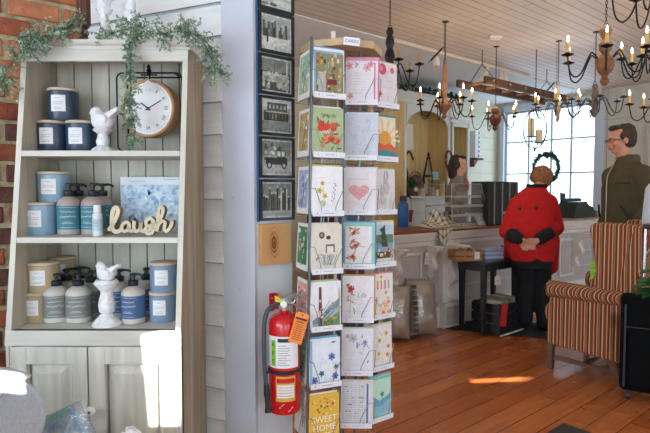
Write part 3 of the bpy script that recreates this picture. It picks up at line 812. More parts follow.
# ---- script word on the middle shelf
t = thing('word_sign', 'cream and gold wooden script sign reading laugh on the middle shelf', 'word sign', on(140, 1.865, z2))
TMl = t.matrix_basis.copy()
x0 = xat(108, 1.85, 1.2) - t.location.x; S = (xat(174, 1.85, 1.2) - xat(108, 1.85, 1.2)) / 66
def lp(pts): return [(x0 + a * S, .007 + b * S) for a, b in [(p.x, p.y) for p in smooth_path([(a, b, 0) for a, b in pts], 6)]]
mcf = mat('#cfc4a4', .45, var=.12); mcs = mat('#97743f', .45, var=.15)
strokes = {'l': [(1, 5), (5, 11), (9.5, 21), (9, 26), (6, 26), (4, 20), (3.5, 9), (5, 3.5), (9, 2.5), (13, 5)],
           'a': [(21, 10), (17.5, 12), (14, 9), (13.5, 5), (16, 3), (20, 5), (21.5, 10), (21, 5), (23.5, 3), (26, 6)],
           'u': [(26, 12), (25.5, 5), (28.5, 3), (32, 6), (33, 12), (32.5, 5), (35, 3), (37.5, 6)],
           'g': [(45, 13), (41.5, 16), (38, 13), (38, 9.5), (40.5, 8), (44, 9.5), (45.5, 14), (45, 5), (43, 1), (39, .5), (37.5, 2.5), (42, 5), (47, 9)],
           'h': [(47, 8), (52, 15), (55, 23), (54, 27), (51, 25), (50, 16), (48.5, 3), (50, 9), (54, 13), (57, 11), (56, 5), (58.5, 3), (62, 7), (64, 12)]}
for k_, st_ in strokes.items():
    mb = MB(TMl); mb.ribbon(lp(st_), .0118 if k_ not in 'l' else .0145, -.014 + .0005 * ord(k_) % .002, .018, mcf, mcs); mb.build('letter', t)
# ---- flowered picture box behind the sign
Yp = 2.03
t = thing('floral_box', 'flat gift box printed with blue and white flowers leaning behind the laugh sign', 'box', on(151, Yp, z2))
bx0, bx1 = xat(121, Yp, 1.2), xat(182, Yp, 1.2); bz1 = P(150, 177, Yp).z
flor = ramp_mat('floral_print', [(.0, '#5c86b0'), (.38, '#86aacb'), (.5, '#b9d2e6'), (.6, '#dbe8f1'), (.72, '#9fb4a6')], noise_coord(38, 5), .5)
mb = MB(); mb.bx(bx0, bx1, Yp, Yp + .03, z2, bz1, mat('#d7e3ee', .5)); mb.build('box', t, bevel=.001)
mb = MB(); mb.rect(bx0 + .003, bx1 - .003, z2 + .003, bz1 - .03, Yp - .0006, flor)
for _ in range(60):
    mb.oval(rnd.uniform(bx0 + .015, bx1 - .015), rnd.uniform(z2 + .015, bz1 - .045), rnd.uniform(.004, .010), rnd.uniform(.004, .009), Yp - .001, mat(rnd.choice(['#eaf2f8', '#c6dbec', '#8fb2d2', '#b4cde2']), .5, var=.1), 8, rot=rnd.random())
mb.rect(bx0 + .003, bx1 - .003, bz1 - .028, bz1 - .002, Yp - .0008, mat('#dde3ea', .5))
mb.scribble(bx0 + .04, bx0 + .10, bz1 - .017, .007, .001, Yp - .0012, mat('#8fa3b8', .6)); mb.line([(bx1 - .07, bz1 - .01), (bx1 - .02, bz1 - .01)], .002, Yp - .0012, mat('#8fa3b8', .6))
mb.build('printed_lid', t)
r_ = math.radians
# ================================================================ PHOTO FRAMES ON THE RETURN, KNOTTY BLOCK, EXTINGUISHER
def on_ret(px, py, off=0.0):
    n_ = VX; d = ray(px, py); o_ = V((0, 0, H)); q = KP - VX * off
    t_ = (q - o_).dot(n_) / d.dot(n_); p = o_ + d * t_; return (p - KP).dot(UX), p.z
blk = mat('#17191a', .35, var=0)
mb = MB(UM); xs0 = .001; zt, zb = CH - .0, on_ret(260, 222)[1]
mb.bx(xs0, .012, -.004, 0, zb, CH, mat('#3f6da0', .6, var=.05)); struct('trim_3', mb)
fx0, fx1 = .008, RL + .004
edges = [(-32, 9), (10, 52), (53, 94), (95, 135), (136, 178), (179, 221)]
mono = [mat(c, .6, var=.25, scale=60) for c in ('#33362f', '#555951', '#838a84', '#abb1aa', '#cbd0cb', '#675a48', '#94876f')]
flab = ['black frame with a grey photo cut off by the top edge of the picture', 'black frame with a photo of a misty street and bare trees', 'black frame with a photo of seated people in two rows',
        'black frame with a photo of a low wooden building', 'black frame with a photo of an old motor car', 'black frame with a photo of a standing crowd, lowest of the column']
for i, (ya, yb) in enumerate(edges):
    z1_ = on_ret(262, ya)[1]; z0_ = on_ret(262, yb)[1]; z1_ = min(z1_, CH - .02)
    t = thing('picture_frame', flab[i], 'picture frame', tuple(UM @ V(((fx0 + fx1) / 2, 0, z0_))), RY, 'black framed photos in a column on the white wall end')
    mb = MB(UM); fw = .010; y0, y1 = -.016, 0
    a, b, c, d = fx0, fx1, z0_ + .0015, z1_ - .0015
    for q in ((a, a + fw, c, d), (b - fw, b, c, d), (a + fw, b - fw, c, c + fw), (a + fw, b - fw, d - fw, d)): mb.bx(q[0], q[1], y0, y1, q[2], q[3], blk)
    mb.build('frame', t, bevel=.001)
    mb = MB(UM); a += fw; b -= fw; c += fw; d -= fw; W_, H_ = b - a, d - c
    mb.bx(a, b, -.006, -.002, c, d, mono[4]); yy = -.0063
    R_ = random.Random(i + 3)
    def pr(x0, x1, z0, z1, m, k=0): mb.rect(a + x0 * W_, a + x1 * W_, c + z0 * H_, c + z1 * H_, yy - k * .0001, mono[m])
    pr(.04, .96, .05, .95, 3)
    if i == 1:
        pr(.04, .96, .05, .4, 4, 1)
        for _ in range(26): x = R_.random() * .85 + .04; pr(x, x + R_.uniform(.02, .09), .38, R_.uniform(.5, .85), R_.choice([0, 1, 2]), 2 + _ % 3)
        pr(.2, .25, .22, .5, 0, 6)
    elif i == 2:
        pr(.04, .96, .6, .95, 2, 1); pr(.04, .96, .05, .6, 5, 1); pr(.44, .46, .6, .95, 1, 2); pr(.82, .88, .05, .95, 4, 2)
        for _ in range(15):
            x = .1 + .055 * _; mb.oval(a + x * W_, c + (.5 + R_.uniform(-.04, .04)) * H_, .04 * W_, .07 * H_, yy - .0004, mono[4], 8); mb.oval(a + x * W_, c + .38 * H_, .05 * W_, .09 * H_, yy - .0003, mono[R_.choice([3, 4])], 8)
            mb.oval(a + x * W_, c + (.2 + R_.uniform(-.04, .04)) * H_, .05 * W_, .10 * H_, yy - .0004, mono[R_.choice([1, 3, 4])], 8)
    elif i == 3:
        pr(.04, .96, .05, .35, 2, 1); pr(.04, .96, .75, .95, 4, 1); pr(.1, .9, .36, .66, 0, 2); pr(.2, .85, .64, .9, 1, 2); pr(.15, .9, .6, .64, 3, 3)
        for _ in range(7): x = .14 + _ * .105; pr(x, x + .05, .4, .58, R_.choice([5, 6, 1]), 4)
        for _ in range(5): x = .26 + _ * .12; pr(x, x + .06, .72, .83, 3, 4)
    elif i == 4:
        pr(.04, .96, .55, .95, 2, 1); pr(.15, .85, .3, .5, 0, 2); pr(.5, .8, .5, .72, 1, 2); pr(.1, .3, .42, .5, 1, 2); pr(.52, .62, .54, .68, 4, 4); pr(.66, .76, .54, .68, 4, 4)
        for x in (.26, .74): mb.oval(a + x * W_, c + .28 * H_, .09 * W_, .10 * H_, yy - .0004, mono[0], 14); mb.oval(a + x * W_, c + .28 * H_, .05 * W_, .06 * H_, yy - .0005, mono[3], 10)
        for _ in range(12): mb.oval(a + R_.uniform(.1, .9) * W_, c + R_.uniform(.6, .9) * H_, .05 * W_, .05 * H_, yy - .0003, mono[R_.choice([1, 3, 4])], 8)
    elif i == 5:
        pr(.04, .96, .2, .95, 2, 1)
        for _ in range(14): x = .06 + .062 * _; hh = R_.uniform(.55, .9); pr(x, x + .05, .2, hh, R_.choice([0, 1, 4, 0]), 2 + _ % 2); mb.oval(a + (x + .025) * W_, c + hh * H_, .025 * W_, .035 * H_, yy - .0005, mono[4], 8)
        mb.scribble(a + .1 * W_, b - .1 * W_, c + .12 * H_, .004, .0007, yy - .0005, mono[1])
    else:
        pr(.04, .96, .05, .95, 4, 1)
        for _ in range(8): mb.oval(a + R_.uniform(.1, .9) * W_, c + R_.uniform(.1, .5) * H_, .12 * W_, .05 * H_, yy - .0003, mono[R_.choice([1, 2, 3])], 10)
    mb.build('photo', t, recalc=False)
# knotty pine block
xk0, zk1 = on_ret(260, 224); xk1, zk0 = on_ret(288, 262)
def ringc(N, L, src):
    v = N.new('ShaderNodeVectorMath'); v.operation = 'SUBTRACT'; v.inputs[1].default_value = (.068, 0, (zk0 + zk1) / 2 - .0)
    L.new(src, v.inputs[0])
    mp = N.new('ShaderNodeMapping'); mp.inputs['Scale'].default_value = (1.0, 0, .42); L.new(v.outputs[0], mp.inputs['Vector'])
    n = N.new('ShaderNodeTexNoise'); n.inputs['Scale'].default_value = 9; L.new(mp.outputs['Vector'], n.inputs['Vector'])
    ln = N.new('ShaderNodeVectorMath'); ln.operation = 'LENGTH'; L.new(mp.outputs['Vector'], ln.inputs[0])
    a = N.new('ShaderNodeMath'); a.operation = 'MULTIPLY_ADD'; a.inputs[1].default_value = .05; L.new(n.outputs['Fac'], a.inputs[0]); L.new(ln.outputs['Value'], a.inputs[2])
    s = N.new('ShaderNodeMath'); s.operation = 'MULTIPLY'; s.inputs[1].default_value = 700; L.new(a.outputs[0], s.inputs[0])
    c = N.new('ShaderNodeMath'); c.operation = 'SINE'; L.new(s.outputs[0], c.inputs[0])
    d = N.new('ShaderNodeMath'); d.operation = 'MULTIPLY_ADD'; d.inputs[1].default_value = .10; L.new(c.outputs[0], d.inputs[0])
    e = N.new('ShaderNodeMath'); e.operation = 'MULTIPLY'; e.inputs[1].default_value = 14; L.new(ln.outputs['Value'], e.inputs[0]); L.new(e.outputs[0], d.inputs[2])
    return d.outputs[0]
m_knot = ramp_mat('knotty_pine', [(0, '#5a2e14'), (.10, '#8a4f26'), (.22, '#b97f48'), (.4, '#cf9c62'), (1.0, '#d3a56c')], ringc, .45)
mb = MB(); mb.bx(.008, xk1, -.02, 0, zk0, zk1, m_knot); o = mb.build('pine_block', bevel=.0015); o.matrix_basis = UM.copy()
tag(o, 'square block of knotty pine fixed to the wall end under the photo frames', 'wood block')
# fire extinguisher
ex_ = on_ret(271, 300); exm = on_ret(284, 300)
YE = 1.955; EC = V((xat(284.5, YE, .7), YE, 0)); ez0 = P(284, 410, YE).z
t = thing('fire_extinguisher', 'red fire extinguisher with orange inspection tag hanging on the wall end', 'fire extinguisher', (EC.x, EC.y, ez0))
m_red = mat('#c8141c', .22, var=.04, coat=.5); TE = T(EC.x, EC.y, ez0)
hb = P(284, 320, YE).z - ez0; R = .0595
mb = MB(TE); mb.lathe([(0, .006), (R - .012, 0), (R - .002, .004), (R, .012), (R, hb - .01), (R - .004, hb + .006), (R - .016, hb + .020), (R - .034, hb + .028), (.018, hb + .032), (.018, hb + .040), (0, hb + .04)], m_red, n=40); mb.build('cylinder', t)
m_al = mat('#c9ccd0', .3, metal=.8, var=.03); m_bk = mat('#1b1f24', .5, var=0)
mb = MB(TE); mb.lathe([(.015, hb + .038), (.016, hb + .060), (.011, hb + .064), (.011, hb + .085), (0, hb + .085)], m_al, n=18)
mb.tube([(.0, -.01, hb + .066), (0, -.026, hb + .066)], .012, m_al, 14); mb.lathe([(.013, 0), (.013, .006), (.011, .007)], mat('#e2e4dc', .4), M=T(0, -.026, hb + .066) @ RX(PI / 2), n=18); mb.build('valve', t)
mb = MB(TE)
mb.tube(smooth_path([(-.004, 0, hb + .082), (.03, -.006, hb + .100), (.062, -.01, hb + .092), (.078, -.012, hb + .078)], 4), [.006] + [.009] * 11 + [.007] * 1, mat('#a9aeb4', .3, metal=.8), 8, flat=.5)
mb.tube(smooth_path([(.004, -.002, hb + .066), (.035, -.008, hb + .062), (.066, -.012, hb + .046), (.082, -.014, hb + .036)], 4), .008, mat('#a9aeb4', .3, metal=.8), 8, flat=.5)
mb.tube([(.016 * math.cos(q) + .026, -.02, hb + .084 + .016 * math.sin(q)) for q in [i * PI / 8 for i in range(17)]], .0015, m_al, 5); mb.build('handle', t)
mb = MB(TE); mb.tube(smooth_path([(0, -.006, hb + .075), (-.02, -.012, hb + .084), (-.034, -.014, hb + .078)], 4), .003, mat('#d8c822', .5), 6)
mb.add([(-.032, -.012, hb + .072), (-.012, -.016, hb + .070), (-.004, -.016, hb + .078), (-.024, -.012, hb + .092), (-.036, -.010, hb + .095)], [(0, 1, 2, 3, 4)], mat('#d8c822', .5)); mb.build('safety_seal', t)
mb = MB(TE); hp = smooth_path([(-.010, 0, hb + .066), (-.035, -.012, hb + .062), (-.062, -.025, hb + .036), (-.072, -.035, hb - .02), (-.071, -.040, hb * .55), (-.064, -.046, hb * .32)], 6)
mb.tube(hp, .0085, mat('#3b4650', .5, var=.05), 10); mb.build('hose', t)
mb = MB(TE); mb.tube([(-.064, -.046, hb * .34), (-.062, -.048, hb * .22)], [.010, .012], m_bk, 12); mb.tube([(-.062, -.048, hb * .22), (-.059, -.05, hb * .10), (-.058, -.05, hb * .04)], [.010, .009, .013], m_bk, 12); mb.build('nozzle', t)
mb = MB(TE); n = 40; 
mb.tube([((R + .001) * math.cos(2 * PI * i / n), (R + .001) * math.sin(2 * PI * i / n), hb * .47) for i in range(n)], .0035, m_bk, 6, True, flat=2.2); mb.tube([(-.05, -.035, hb * .47), (-.068, -.046, hb * .46)], .006, m_bk, 8); mb.build('strap', t)
def wrap(mb, a0, a1, z0, z1, m, R_, n=14):
    for i in range(n):
        p = a0 + (a1 - a0) * i / n; q = a0 + (a1 - a0) * (i + 1) / n
        mb.add([(R_ * math.cos(p), R_ * math.sin(p), z0), (R_ * math.cos(q), R_ * math.sin(q), z0), (R_ * math.cos(q), R_ * math.sin(q), z1), (R_ * math.cos(p), R_ * math.sin(p), z1)], [(0, 1, 2, 3)], m)
lw = mat('#e8eaea', .5, var=.03)
mb = MB(TE); wrap(mb, r_(-168), r_(-30), hb * .52, hb * .86, lw, R + .0006)
wrap(mb, r_(-138), r_(-118), hb * .54, hb * .82, mat('#86c83a', .5), R + .0012, 4)
wrap(mb, r_(-110), r_(-60), hb * .80, hb * .84, mat('#22282c', .5), R + .0012, 8)
for i in range(9):
    z_ = hb * (.76 - .026 * i); wrap(mb, r_(-108), r_(-62 - rnd.uniform(0, 18)), z_, z_ + .0022, mat('#7a8288', .6), R + .0013, 6)
for i in range(8): z_ = hb * (.78 - .03 * i); wrap(mb, r_(-164), r_(-144), z_, z_ + .0018, mat('#8a9296', .6), R + .0012, 3)
for j, s_ in enumerate('ABC'):
    mb.text(s_, .022, (0, -R - .0022, 0), mat('#2a5b2a', .5), T(0, 0, hb * (.77 - .09 * j)) @ RZ(r_(-128 + 90)), .0001)
mb.build('label', t, recalc=False)
mb = MB(TE); wrap(mb, r_(-118), r_(-45), hb * .16, hb * .43, mat('#d9b13c', .5, var=.1), R + .0006); wrap(mb, r_(-114), r_(-49), hb * .36, hb * .41, m_red, R + .0012, 8)
wrap(mb, r_(-112), r_(-51), hb * .20, hb * .34, lw, R + .0012, 8)
for i in range(4): wrap(mb, r_(-108), r_(-58), hb * (.31 - .03 * i), hb * (.31 - .03 * i) + .002, mat('#c0563a', .5), R + .0016, 6)
q = [(-.9, .5), (-.35, .95), (.9, .55), (.35, .08)]
mb.add([((R + .001) * math.cos(r_(-80 + a * 28)), (R + .001) * math.sin(r_(-80 + a * 28)), hb * (.04 + .10 * b)) for a, b in q], [(0, 1, 2, 3)], mat('#cdd6d4', .4)); mb.build('instruction_sticker', t, recalc=False)
# tag
tg = [(0, .110), (.006, .116), (.044, .116), (.050, .110), (.050, 0), (0, 0)]
Mt = TE @ T(.018, -R - .006, hb - .062) @ RYm(.28)
mb = MB(Mt); mo = mat('#f08a3c', .6, var=.03); mb.prism(tg, 0, .0006, mo)
mi2 = mat('#3a2a22', .6, var=0); mb.rect(.004, .046, .088, .096, -.0002, mi2); mb.oval(.025, .107, .003, .003, -.0003, mi2, 10)
for i in range(9):
    mb.line([(.006, .078 - i * .008), (.044, .078 - i * .008)], .0008, -.0003, mat('#7a3d18', .6))
    mb.scribble(.008, .040, .079 - i * .008, .003, .0007, -.0004, mi2)
for x in (.018, .03): mb.line([(x, .080), (x, .008)], .0007, -.0003, mat('#7a3d18', .6))
mb.text('SERVICE', .008, (.025, -.0004, .082), mi2); mb.build('inspection_tag', t, recalc=False)
# wall bracket
ba, bz = on_ret(271.5, 311)[0], on_ret(271.5, 311)[1]; bz2 = on_ret(271.5, 293)[1]
mb = MB(UM); mb.bx(ba - .012, ba + .014, -.004, 0, bz, bz2, mat('#bf1d22', .4)); mb.bx(ba + .010, ba + .014, -.03, 0, bz + .01, bz2, mat('#bf1d22', .4))
for z_ in (bz + .02, bz2 - .02): mb.ell((ba, -.005, z_), .003, m_al, 8, 6)
mb.build('wall_bracket', t, bevel=.001)
# ================================================================ THE CARD SPINNER
RK = V((xat(341, 2.24, 1.2), 2.24, 0))
rk = thing('card_rack', 'revolving wire rack of greeting cards with a pine board on top', 'card rack', tuple(RK))
LEAN = T(RK.x, RK.y, 0) @ RYm(math.radians(.75)) @ T(-RK.x, -RK.y, 0)
m_wire = mat('#8e9296', .35, metal=.7, var=0); m_pine = mat('#c3a77f', .5, var=.12, scale=8, stretch=(1, 6, 6))
zb_ = P(335, 50, 2.06).z + .012
mb = MB(LEAN); n = 8; rr = .172
ol = [(RK.x - .028 + rr * math.cos(r_(-42.5) + i * PI / 4), RK.y - .04 + rr * math.sin(r_(-42.5) + i * PI / 4)) for i in range(n)]
mb.add([(x, y, zb_) for x, y in ol] + [(x, y, zb_ + .028) for x, y in ol], [tuple(range(8))[::-1], tuple(range(8, 16))] + [(i, (i + 1) % 8, 8 + (i + 1) % 8, 8 + i) for i in range(8)], m_pine); mb.build('top_board', rk, bevel=.002)
mb = MB(LEAN); mb.lathe([(.02, 0), (.02, .012), (.009, .018), (.010, .06), (.014, .065), (0, .066)], mat('#e0d8c8', .5), (RK.x - .06, RK.y - .06, zb_ + .028), 14); mb.build('finial', rk)
mb = MB(LEAN); m = mat('#e7e9ee', .5, var=0)
sx = xat(345, 2.05, 1.9); fy = RK.y - .045 - rr * .97
SM = T(sx, fy + .0, zb_ + .012) @ RYm(.10)
mb.box((0, 0, 0), (.062, .003, .030), m, SM); mb.text('CARDS', .017, (0, -.0018, 0), mat('#333a55', .5), SM); mb.build('sign', rk)
m_post = mat('#6e767c', .3, metal=.8, var=0)
mb = MB(LEAN); mb.tube([(RK.x, RK.y, .04), (RK.x, RK.y, zb_)], .012, m_post, 12); mb.build('pole', rk)
mb = MB(LEAN); mb.lathe([(0, 0), (.20, 0), (.20, .02), (.19, .03), (.03, .04), (.0, .04)], m_post, (RK.x, RK.y, 0), 28); mb.build('base', rk)
# columns of pockets: (left x px, Y, yaw receding angle)
ZT0 = 1.838; PIT = .2155; CW, CHh = .127, .178
def colm(px, Y, yaw): return T(xat(px, Y, 1.3), Y, 0) @ RZ(yaw)
cols = {1: colm(307, 1.925, r_(24)), 2: colm(339.5, 2.085, r_(0)), 3: colm(368.8, 2.115, r_(38))}
cols[0] = T(xat(303.5, 1.945, 1.3), 1.945, 0) @ RZ(r_(-68)) @ T(-CW, 0, 0)
cols[4] = T(RK.x + .17, RK.y + .10, 0) @ RZ(r_(100)); cols[5] = T(RK.x + .10, RK.y + .19, 0) @ RZ(r_(180)); cols[6] = T(RK.x - .04, RK.y + .19, 0) @ RZ(r_(180))
def zrow(i): return ZT0 - CHh - PIT * (i - 1)
# posts
for x, y in [((cols[1] @ V((-.006, .0, 0))).x, (cols[1] @ V((-.006, .01, 0))).y), ((cols[2] @ V((.06, .03, 0))).x, (cols[2] @ V((0, .03, 0))).y)]:
    mb = MB(LEAN); mb.tube([(x, y, .03), (x, y, zb_)], .006, m_post, 10); mb.build('post', rk)
m_lbl = mat('#e3e6ec', .4, var=0); m_lt = mat('#9aa0a8', .5, var=0)
for i in range(1, 9):
    mb = MB(LEAN)
    for c in (0, 1, 2, 3):
        M = cols[c]; z_ = zrow(i)
        mb.tube([(0, .045, z_ - .008), (CW, .045, z_ - .008)], .0014, m_wire, 5, M=M); mb.tube([(0, -.010, z_ - .006), (CW, -.010, z_ - .006)], .0014, m_wire, 5, M=M)
        for x in (.002, .125):
            mb.tube([(x, .05, z_ + .10), (x, .045, z_ - .008), (x, -.010, z_ - .006)], .0014, m_wire, 5, M=M)
        # trapezoid retaining wire
        if c == 2:
            q = [M @ V((.075, -.011, z_ - .01)), M @ V((.080, -.012, z_ + .03)), M @ V((.112, -.012, z_ + .095)), M @ V((.138, -.005, z_ + .095)), cols[3] @ V((.018, -.008, z_ + .03)), cols[3] @ V((.02, -.008, z_ - .01))]
        elif c == 1:
            q = [M @ V((.092, -.011, z_ - .01)), M @ V((.094, -.012, z_ + .03)), M @ V((.124, -.012, z_ + .095)), M @ V((.132, .02, z_ + .095)), M @ V((.14, .06, z_ + .04))]
        elif c == 0:
            q = [M @ V((.085, -.011, z_ + .02)), M @ V((.115, -.012, z_ + .095)), cols[1] @ V((.010, -.012, z_ + .095)), cols[1] @ V((.034, -.012, z_ + .03)), cols[1] @ V((.036, -.012, z_ - .01))]
        else:
            q = [M @ V((.098, -.011, z_ - .01)), M @ V((.103, -.012, z_ + .03)), M @ V((.124, -.012, z_ + .095)), M @ V((.13, .03, z_ + .095))]
        mb.tube(q, .0016, m_wire, 6)
    mb.build('wire_pocket_row', rk, recalc=False)
for i in range(1, 8):
    for c in (1, 2, 3):
        mb = MB(LEAN); M = cols[c] @ T(0, 0, zrow(i))
        mb.box((CW / 2, -.0135, .004), (CW * 1.0, .0015, .021), m_lbl, M)
        mb.line([(.045, .004), (.085, .004)], .0022, -.0146, m_lt, M); mb.oval(.018, .004, .003, .003, -.0146, m_lt, 8, M)
        for x in (.033, .092): mb.line([(x, -.005), (x, .013)], .0006, -.0146, m_lt, M)
        mb.build('label_strip', rk, recalc=False)
# the greeting cards
W, Hc = CW, CHh
def K(c, r=.6): return mat(c, r, var=.05, scale=40)
def flower(mb, x, z, r, y, petal, core, M, n=5):
    for k in range(n):
        a = 2 * PI * k / n + x * 40; mb.oval(x + r * .6 * math.cos(a), z + r * .6 * math.sin(a), r * .55, r * .36, y, K(petal), 7, M, a)
    mb.oval(x, z, r * .28, r * .28, y - .0002, K(core), 7, M)
def blotch(mb, x0, x1, z0, z1, n, s0, s1, cols_, y, M):
    for k in range(n): mb.oval(rnd.uniform(x0, x1), rnd.uniform(z0, z1), rnd.uniform(s0, s1), rnd.uniform(s0, s1), y - .00003 * k, K(rnd.choice(cols_)), 7, M, rnd.random() * 3)
def stems(mb, pts, y, c, M, w=.001): mb.line(pts, w, y, K(c), M)
Y_ = -.0013
def d11(mb, M):
    mb.rect(.004, .120, .004, .168, Y_, K('#7ab3cf'), M); mb.rect(.012, .123, .004, .160, Y_ - .0002, K('#8d8660'), M)
    for k in range(70): x = rnd.uniform(.014, .11); z = rnd.uniform(.008, .15); mb.rect(x, x + rnd.uniform(.003, .012), z, z + rnd.uniform(.004, .02), Y_ - .0004 - .00002 * k, K(rnd.choice(['#c9b98c', '#58603e', '#b0623a', '#dccfb0', '#3f4a3c', '#7c9aa0', '#caa33a', '#8f4a2a'])), M)
    mb.rect(.055, .095, .045, .065, Y_ - .002, K('#7c2f1c'), M); mb.rect(.02, .05, .02, .09, Y_ - .002, K('#b9b6ae'), M)
def d12(mb, M):
    blotch(mb, .03, .10, .10, .13, 9, .010, .018, ['#d8452c', '#e2613c', '#cf3a24'], Y_, M); blotch(mb, .04, .10, .045, .075, 7, .010, .016, ['#d8452c', '#ea7a50', '#cf3a24'], Y_, M)
    for k in range(22): mb.oval(rnd.uniform(.02, .11), rnd.uniform(.025, .155), .011, .0035, Y_ - .0006, K(rnd.choice(['#5f7f4c', '#7a945e', '#44643a'])), 6, M, rnd.random() * 3)
    mb.text('friends', .022, (.066, Y_ - .0008, .150), K('#5b7448'), M, 0); mb.scribble(.03, .10, .088, .010, .0013, Y_ - .0008, K('#f1efe4'), M)
def d13(mb, M):
    flower(mb, .045, .115, .009, Y_, '#d5b93a', '#9b7d20', M); flower(mb, .033, .088, .011, Y_, '#d9c244', '#9b7d20', M); flower(mb, .055, .068, .010, Y_, '#cfb53c', '#9b7d20', M)
    stems(mb, [(.05, .03), (.047, .11)], Y_, '#9cb07a', M); blotch(mb, .04, .06, .03, .05, 5, .004, .008, ['#bcd0a0', '#a7c08a'], Y_, M)
    stems(mb, [(.085, .04), (.092, .07), (.096, .10), (.098, .118)], Y_, '#3a3f4a', M)
    for k in range(9): mb.oval(.086 + .0014 * k + (.004 if k % 2 else -.004), .05 + .008 * k, .004, .0015, Y_, K('#3a3f4a'), 6, M, .8 if k % 2 else 2.3)
    mb.scribble(.03, .06, .135, .006, .0007, Y_, K('#a8a49a'), M)
def d14(mb, M):
    mb.oval(.045, .137, .012, .013, Y_, K('#5f4a38'), 12, M); mb.oval(.045, .137, .006, .008, Y_ - .0002, K('#98826a'), 9, M); mb.oval(.072, .128, .010, .008, Y_, K('#4f3c30'), 9, M)
    mb.rect(.06, .098, .095, .103, Y_, K('#7d735a'), M); mb.rect(.06, .066, .07, .1, Y_, K('#7d735a'), M); mb.rect(.092, .098, .072, .1, Y_, K('#6b6a5a'), M); mb.rect(.066, .092, .075, .095, Y_, K('#dfe2dc'), M)
    for k in range(16): x = rnd.uniform(.05, .1); stems(mb, [(x, .025), (x + rnd.uniform(-.02, .02), .065)], Y_ - .0001 * k, rnd.choice(['#7d8a86', '#b6c2c0', '#5a6a66']), M, .0022)
    for k in range(6): mb.oval(rnd.uniform(.02, .045), rnd.uniform(.04, .07), .006, .002, Y_, K('#8a6a42'), 6, M, rnd.random() * 3)
def d15(mb, M):
    mb.flat([(.01, .03), (.122, .095), (.122, .012), (.01, .012)], Y_, K('#a8b6c2'), M); mb.flat([(.01, .035), (.05, .055), (.122, .115), (.122, .09), (.06, .02), (.01, .02)], Y_ - .0002, K('#7c93a0'), M)
    mb.flat([(.04, .012), (.122, .065), (.122, .012)], Y_ - .0004, K('#6f8350'), M)
    mb.flat([(.112, .012), (.122, .012), (.122, .15), (.118, .15)], Y_ - .0002, K('#c9a25c'), M)
    for k in range(14): stems(mb, [(rnd.uniform(.02, .07), rnd.uniform(.03, .05)), (rnd.uniform(.08, .12), rnd.uniform(.06, .11))], Y_ - .0006 - .00005 * k, rnd.choice(['#56707e', '#c9d4da', '#47616e']), M, .0016)
    blotch(mb, .06, .115, .015, .045, 14, .003, .006, ['#8a9a4a', '#56703c', '#c6b04a'], Y_ - .0012, M)
    mb.flat([(.034, .012), (.048, .012), (.046, .158), (.036, .158)], Y_ - .0018, K('#6e3a30'), M); blotch(mb, .036, .048, .03, .11, 9, .004, .007, ['#cbb7a0', '#8c5a48', '#e2dcd0'], Y_ - .002, M)
def d16(mb, M):
    flower(mb, .092, .105, .014, Y_, '#6a70c4', '#30407e', M, 6); flower(mb, .05, .045, .011, Y_, '#2f6f86', '#1c4a5c', M); flower(mb, .02, .022, .014, Y_, '#6f64b4', '#40366e', M, 6); flower(mb, .106, .03, .013, Y_, '#5666b8', '#30407e', M, 6); flower(mb, .11, .065, .010, Y_, '#3f7a7a', '#254c4c', M)
    stems(mb, [(.05, .045), (.048, .015)], Y_, '#5f8a78', M); stems(mb, [(.092, .105), (.10, .07), (.11, .03)], Y_, '#9fb8c0', M); blotch(mb, .04, .07, .08, .1, 5, .004, .008, ['#d5daf0', '#e1e4f4'], Y_, M)
    mb.oval(.10, .160, .010, .0035, Y_, K('#6f8a4e'), 7, M); mb.scribble(.06, .10, .022, .004, .0006, Y_, K('#a8adb8'), M); mb.rect(.002, .012, .003, .17, Y_, K('#86bcd6'), M)
def d17(mb, M):
    blotch(mb, .012, .118, .10, .165, 26, .003, .006, ['#d2692a', '#c05420', '#ecd9a0', '#5d6b3a', '#e58a3c'], Y_, M)
    mb.text('SWEET', .034, (.064, Y_ - .001, .082), K('#fbf6e4'), M, .0002); mb.text('HOME', .034, (.064, Y_ - .001, .050), K('#fbf6e4'), M, .0002)
    mb.text('SWEET', .028, (.064, Y_ - .001, .020), K('#fbf6e4'), M, .0002); blotch(mb, .01, .118, .005, .09, 10, .002, .005, ['#d2692a', '#c05420'], Y_, M)
def d21(mb, M):
    mb.rect(0, .127, .168, .178, Y_, K('#dd9aae'), M); mb.rect(.004, .11, .01, .160, Y_ - .0001, K('#eceaf1'), M); 
    flower(mb, .015, .148, .014, Y_ - .0002, '#e2a2ae', '#d58090', M); flower(mb, .085, .142, .016, Y_ - .0002, '#e9b4bc', '#d58090', M, 6); flower(mb, .10, .155, .012, Y_ - .0002, '#dd98a6', '#c87080', M); flower(mb, .02, .03, .012, Y_ - .0002, '#e9a898', '#d58070', M)
    for k in range(6): mb.oval(rnd.uniform(.025, .06), rnd.uniform(.14, .16), .006, .002, Y_ - .0002, K('#98a5aa'), 6, M, rnd.random() * 3)
    for k in range(8): mb.line([(.03, .12 - .011 * k), (.03 + rnd.uniform(.03, .055), .12 - .011 * k)], .0007, Y_ - .0003, K('#b4b4c0'), M)
    mb.rect(.112, .118, .01, .16, Y_ - .0002, K('#d97f98'), M)
def d22(mb, M):
    for k in range(26):
        cx, cz, r = rnd.uniform(.02, .11), rnd.uniform(.02, .16), rnd.uniform(.006, .016); a0 = rnd.random() * 6
        mb.line([(cx + r * (1 - i * .08) * math.cos(a0 + i * .6), cz + r * (1 - i * .08) * math.sin(a0 + i * .6)) for i in range(10)], .0012, Y_, K(rnd.choice(['#a4b2cc', '#b9c4d8', '#c8b9c4', '#93a4c0'])), M)
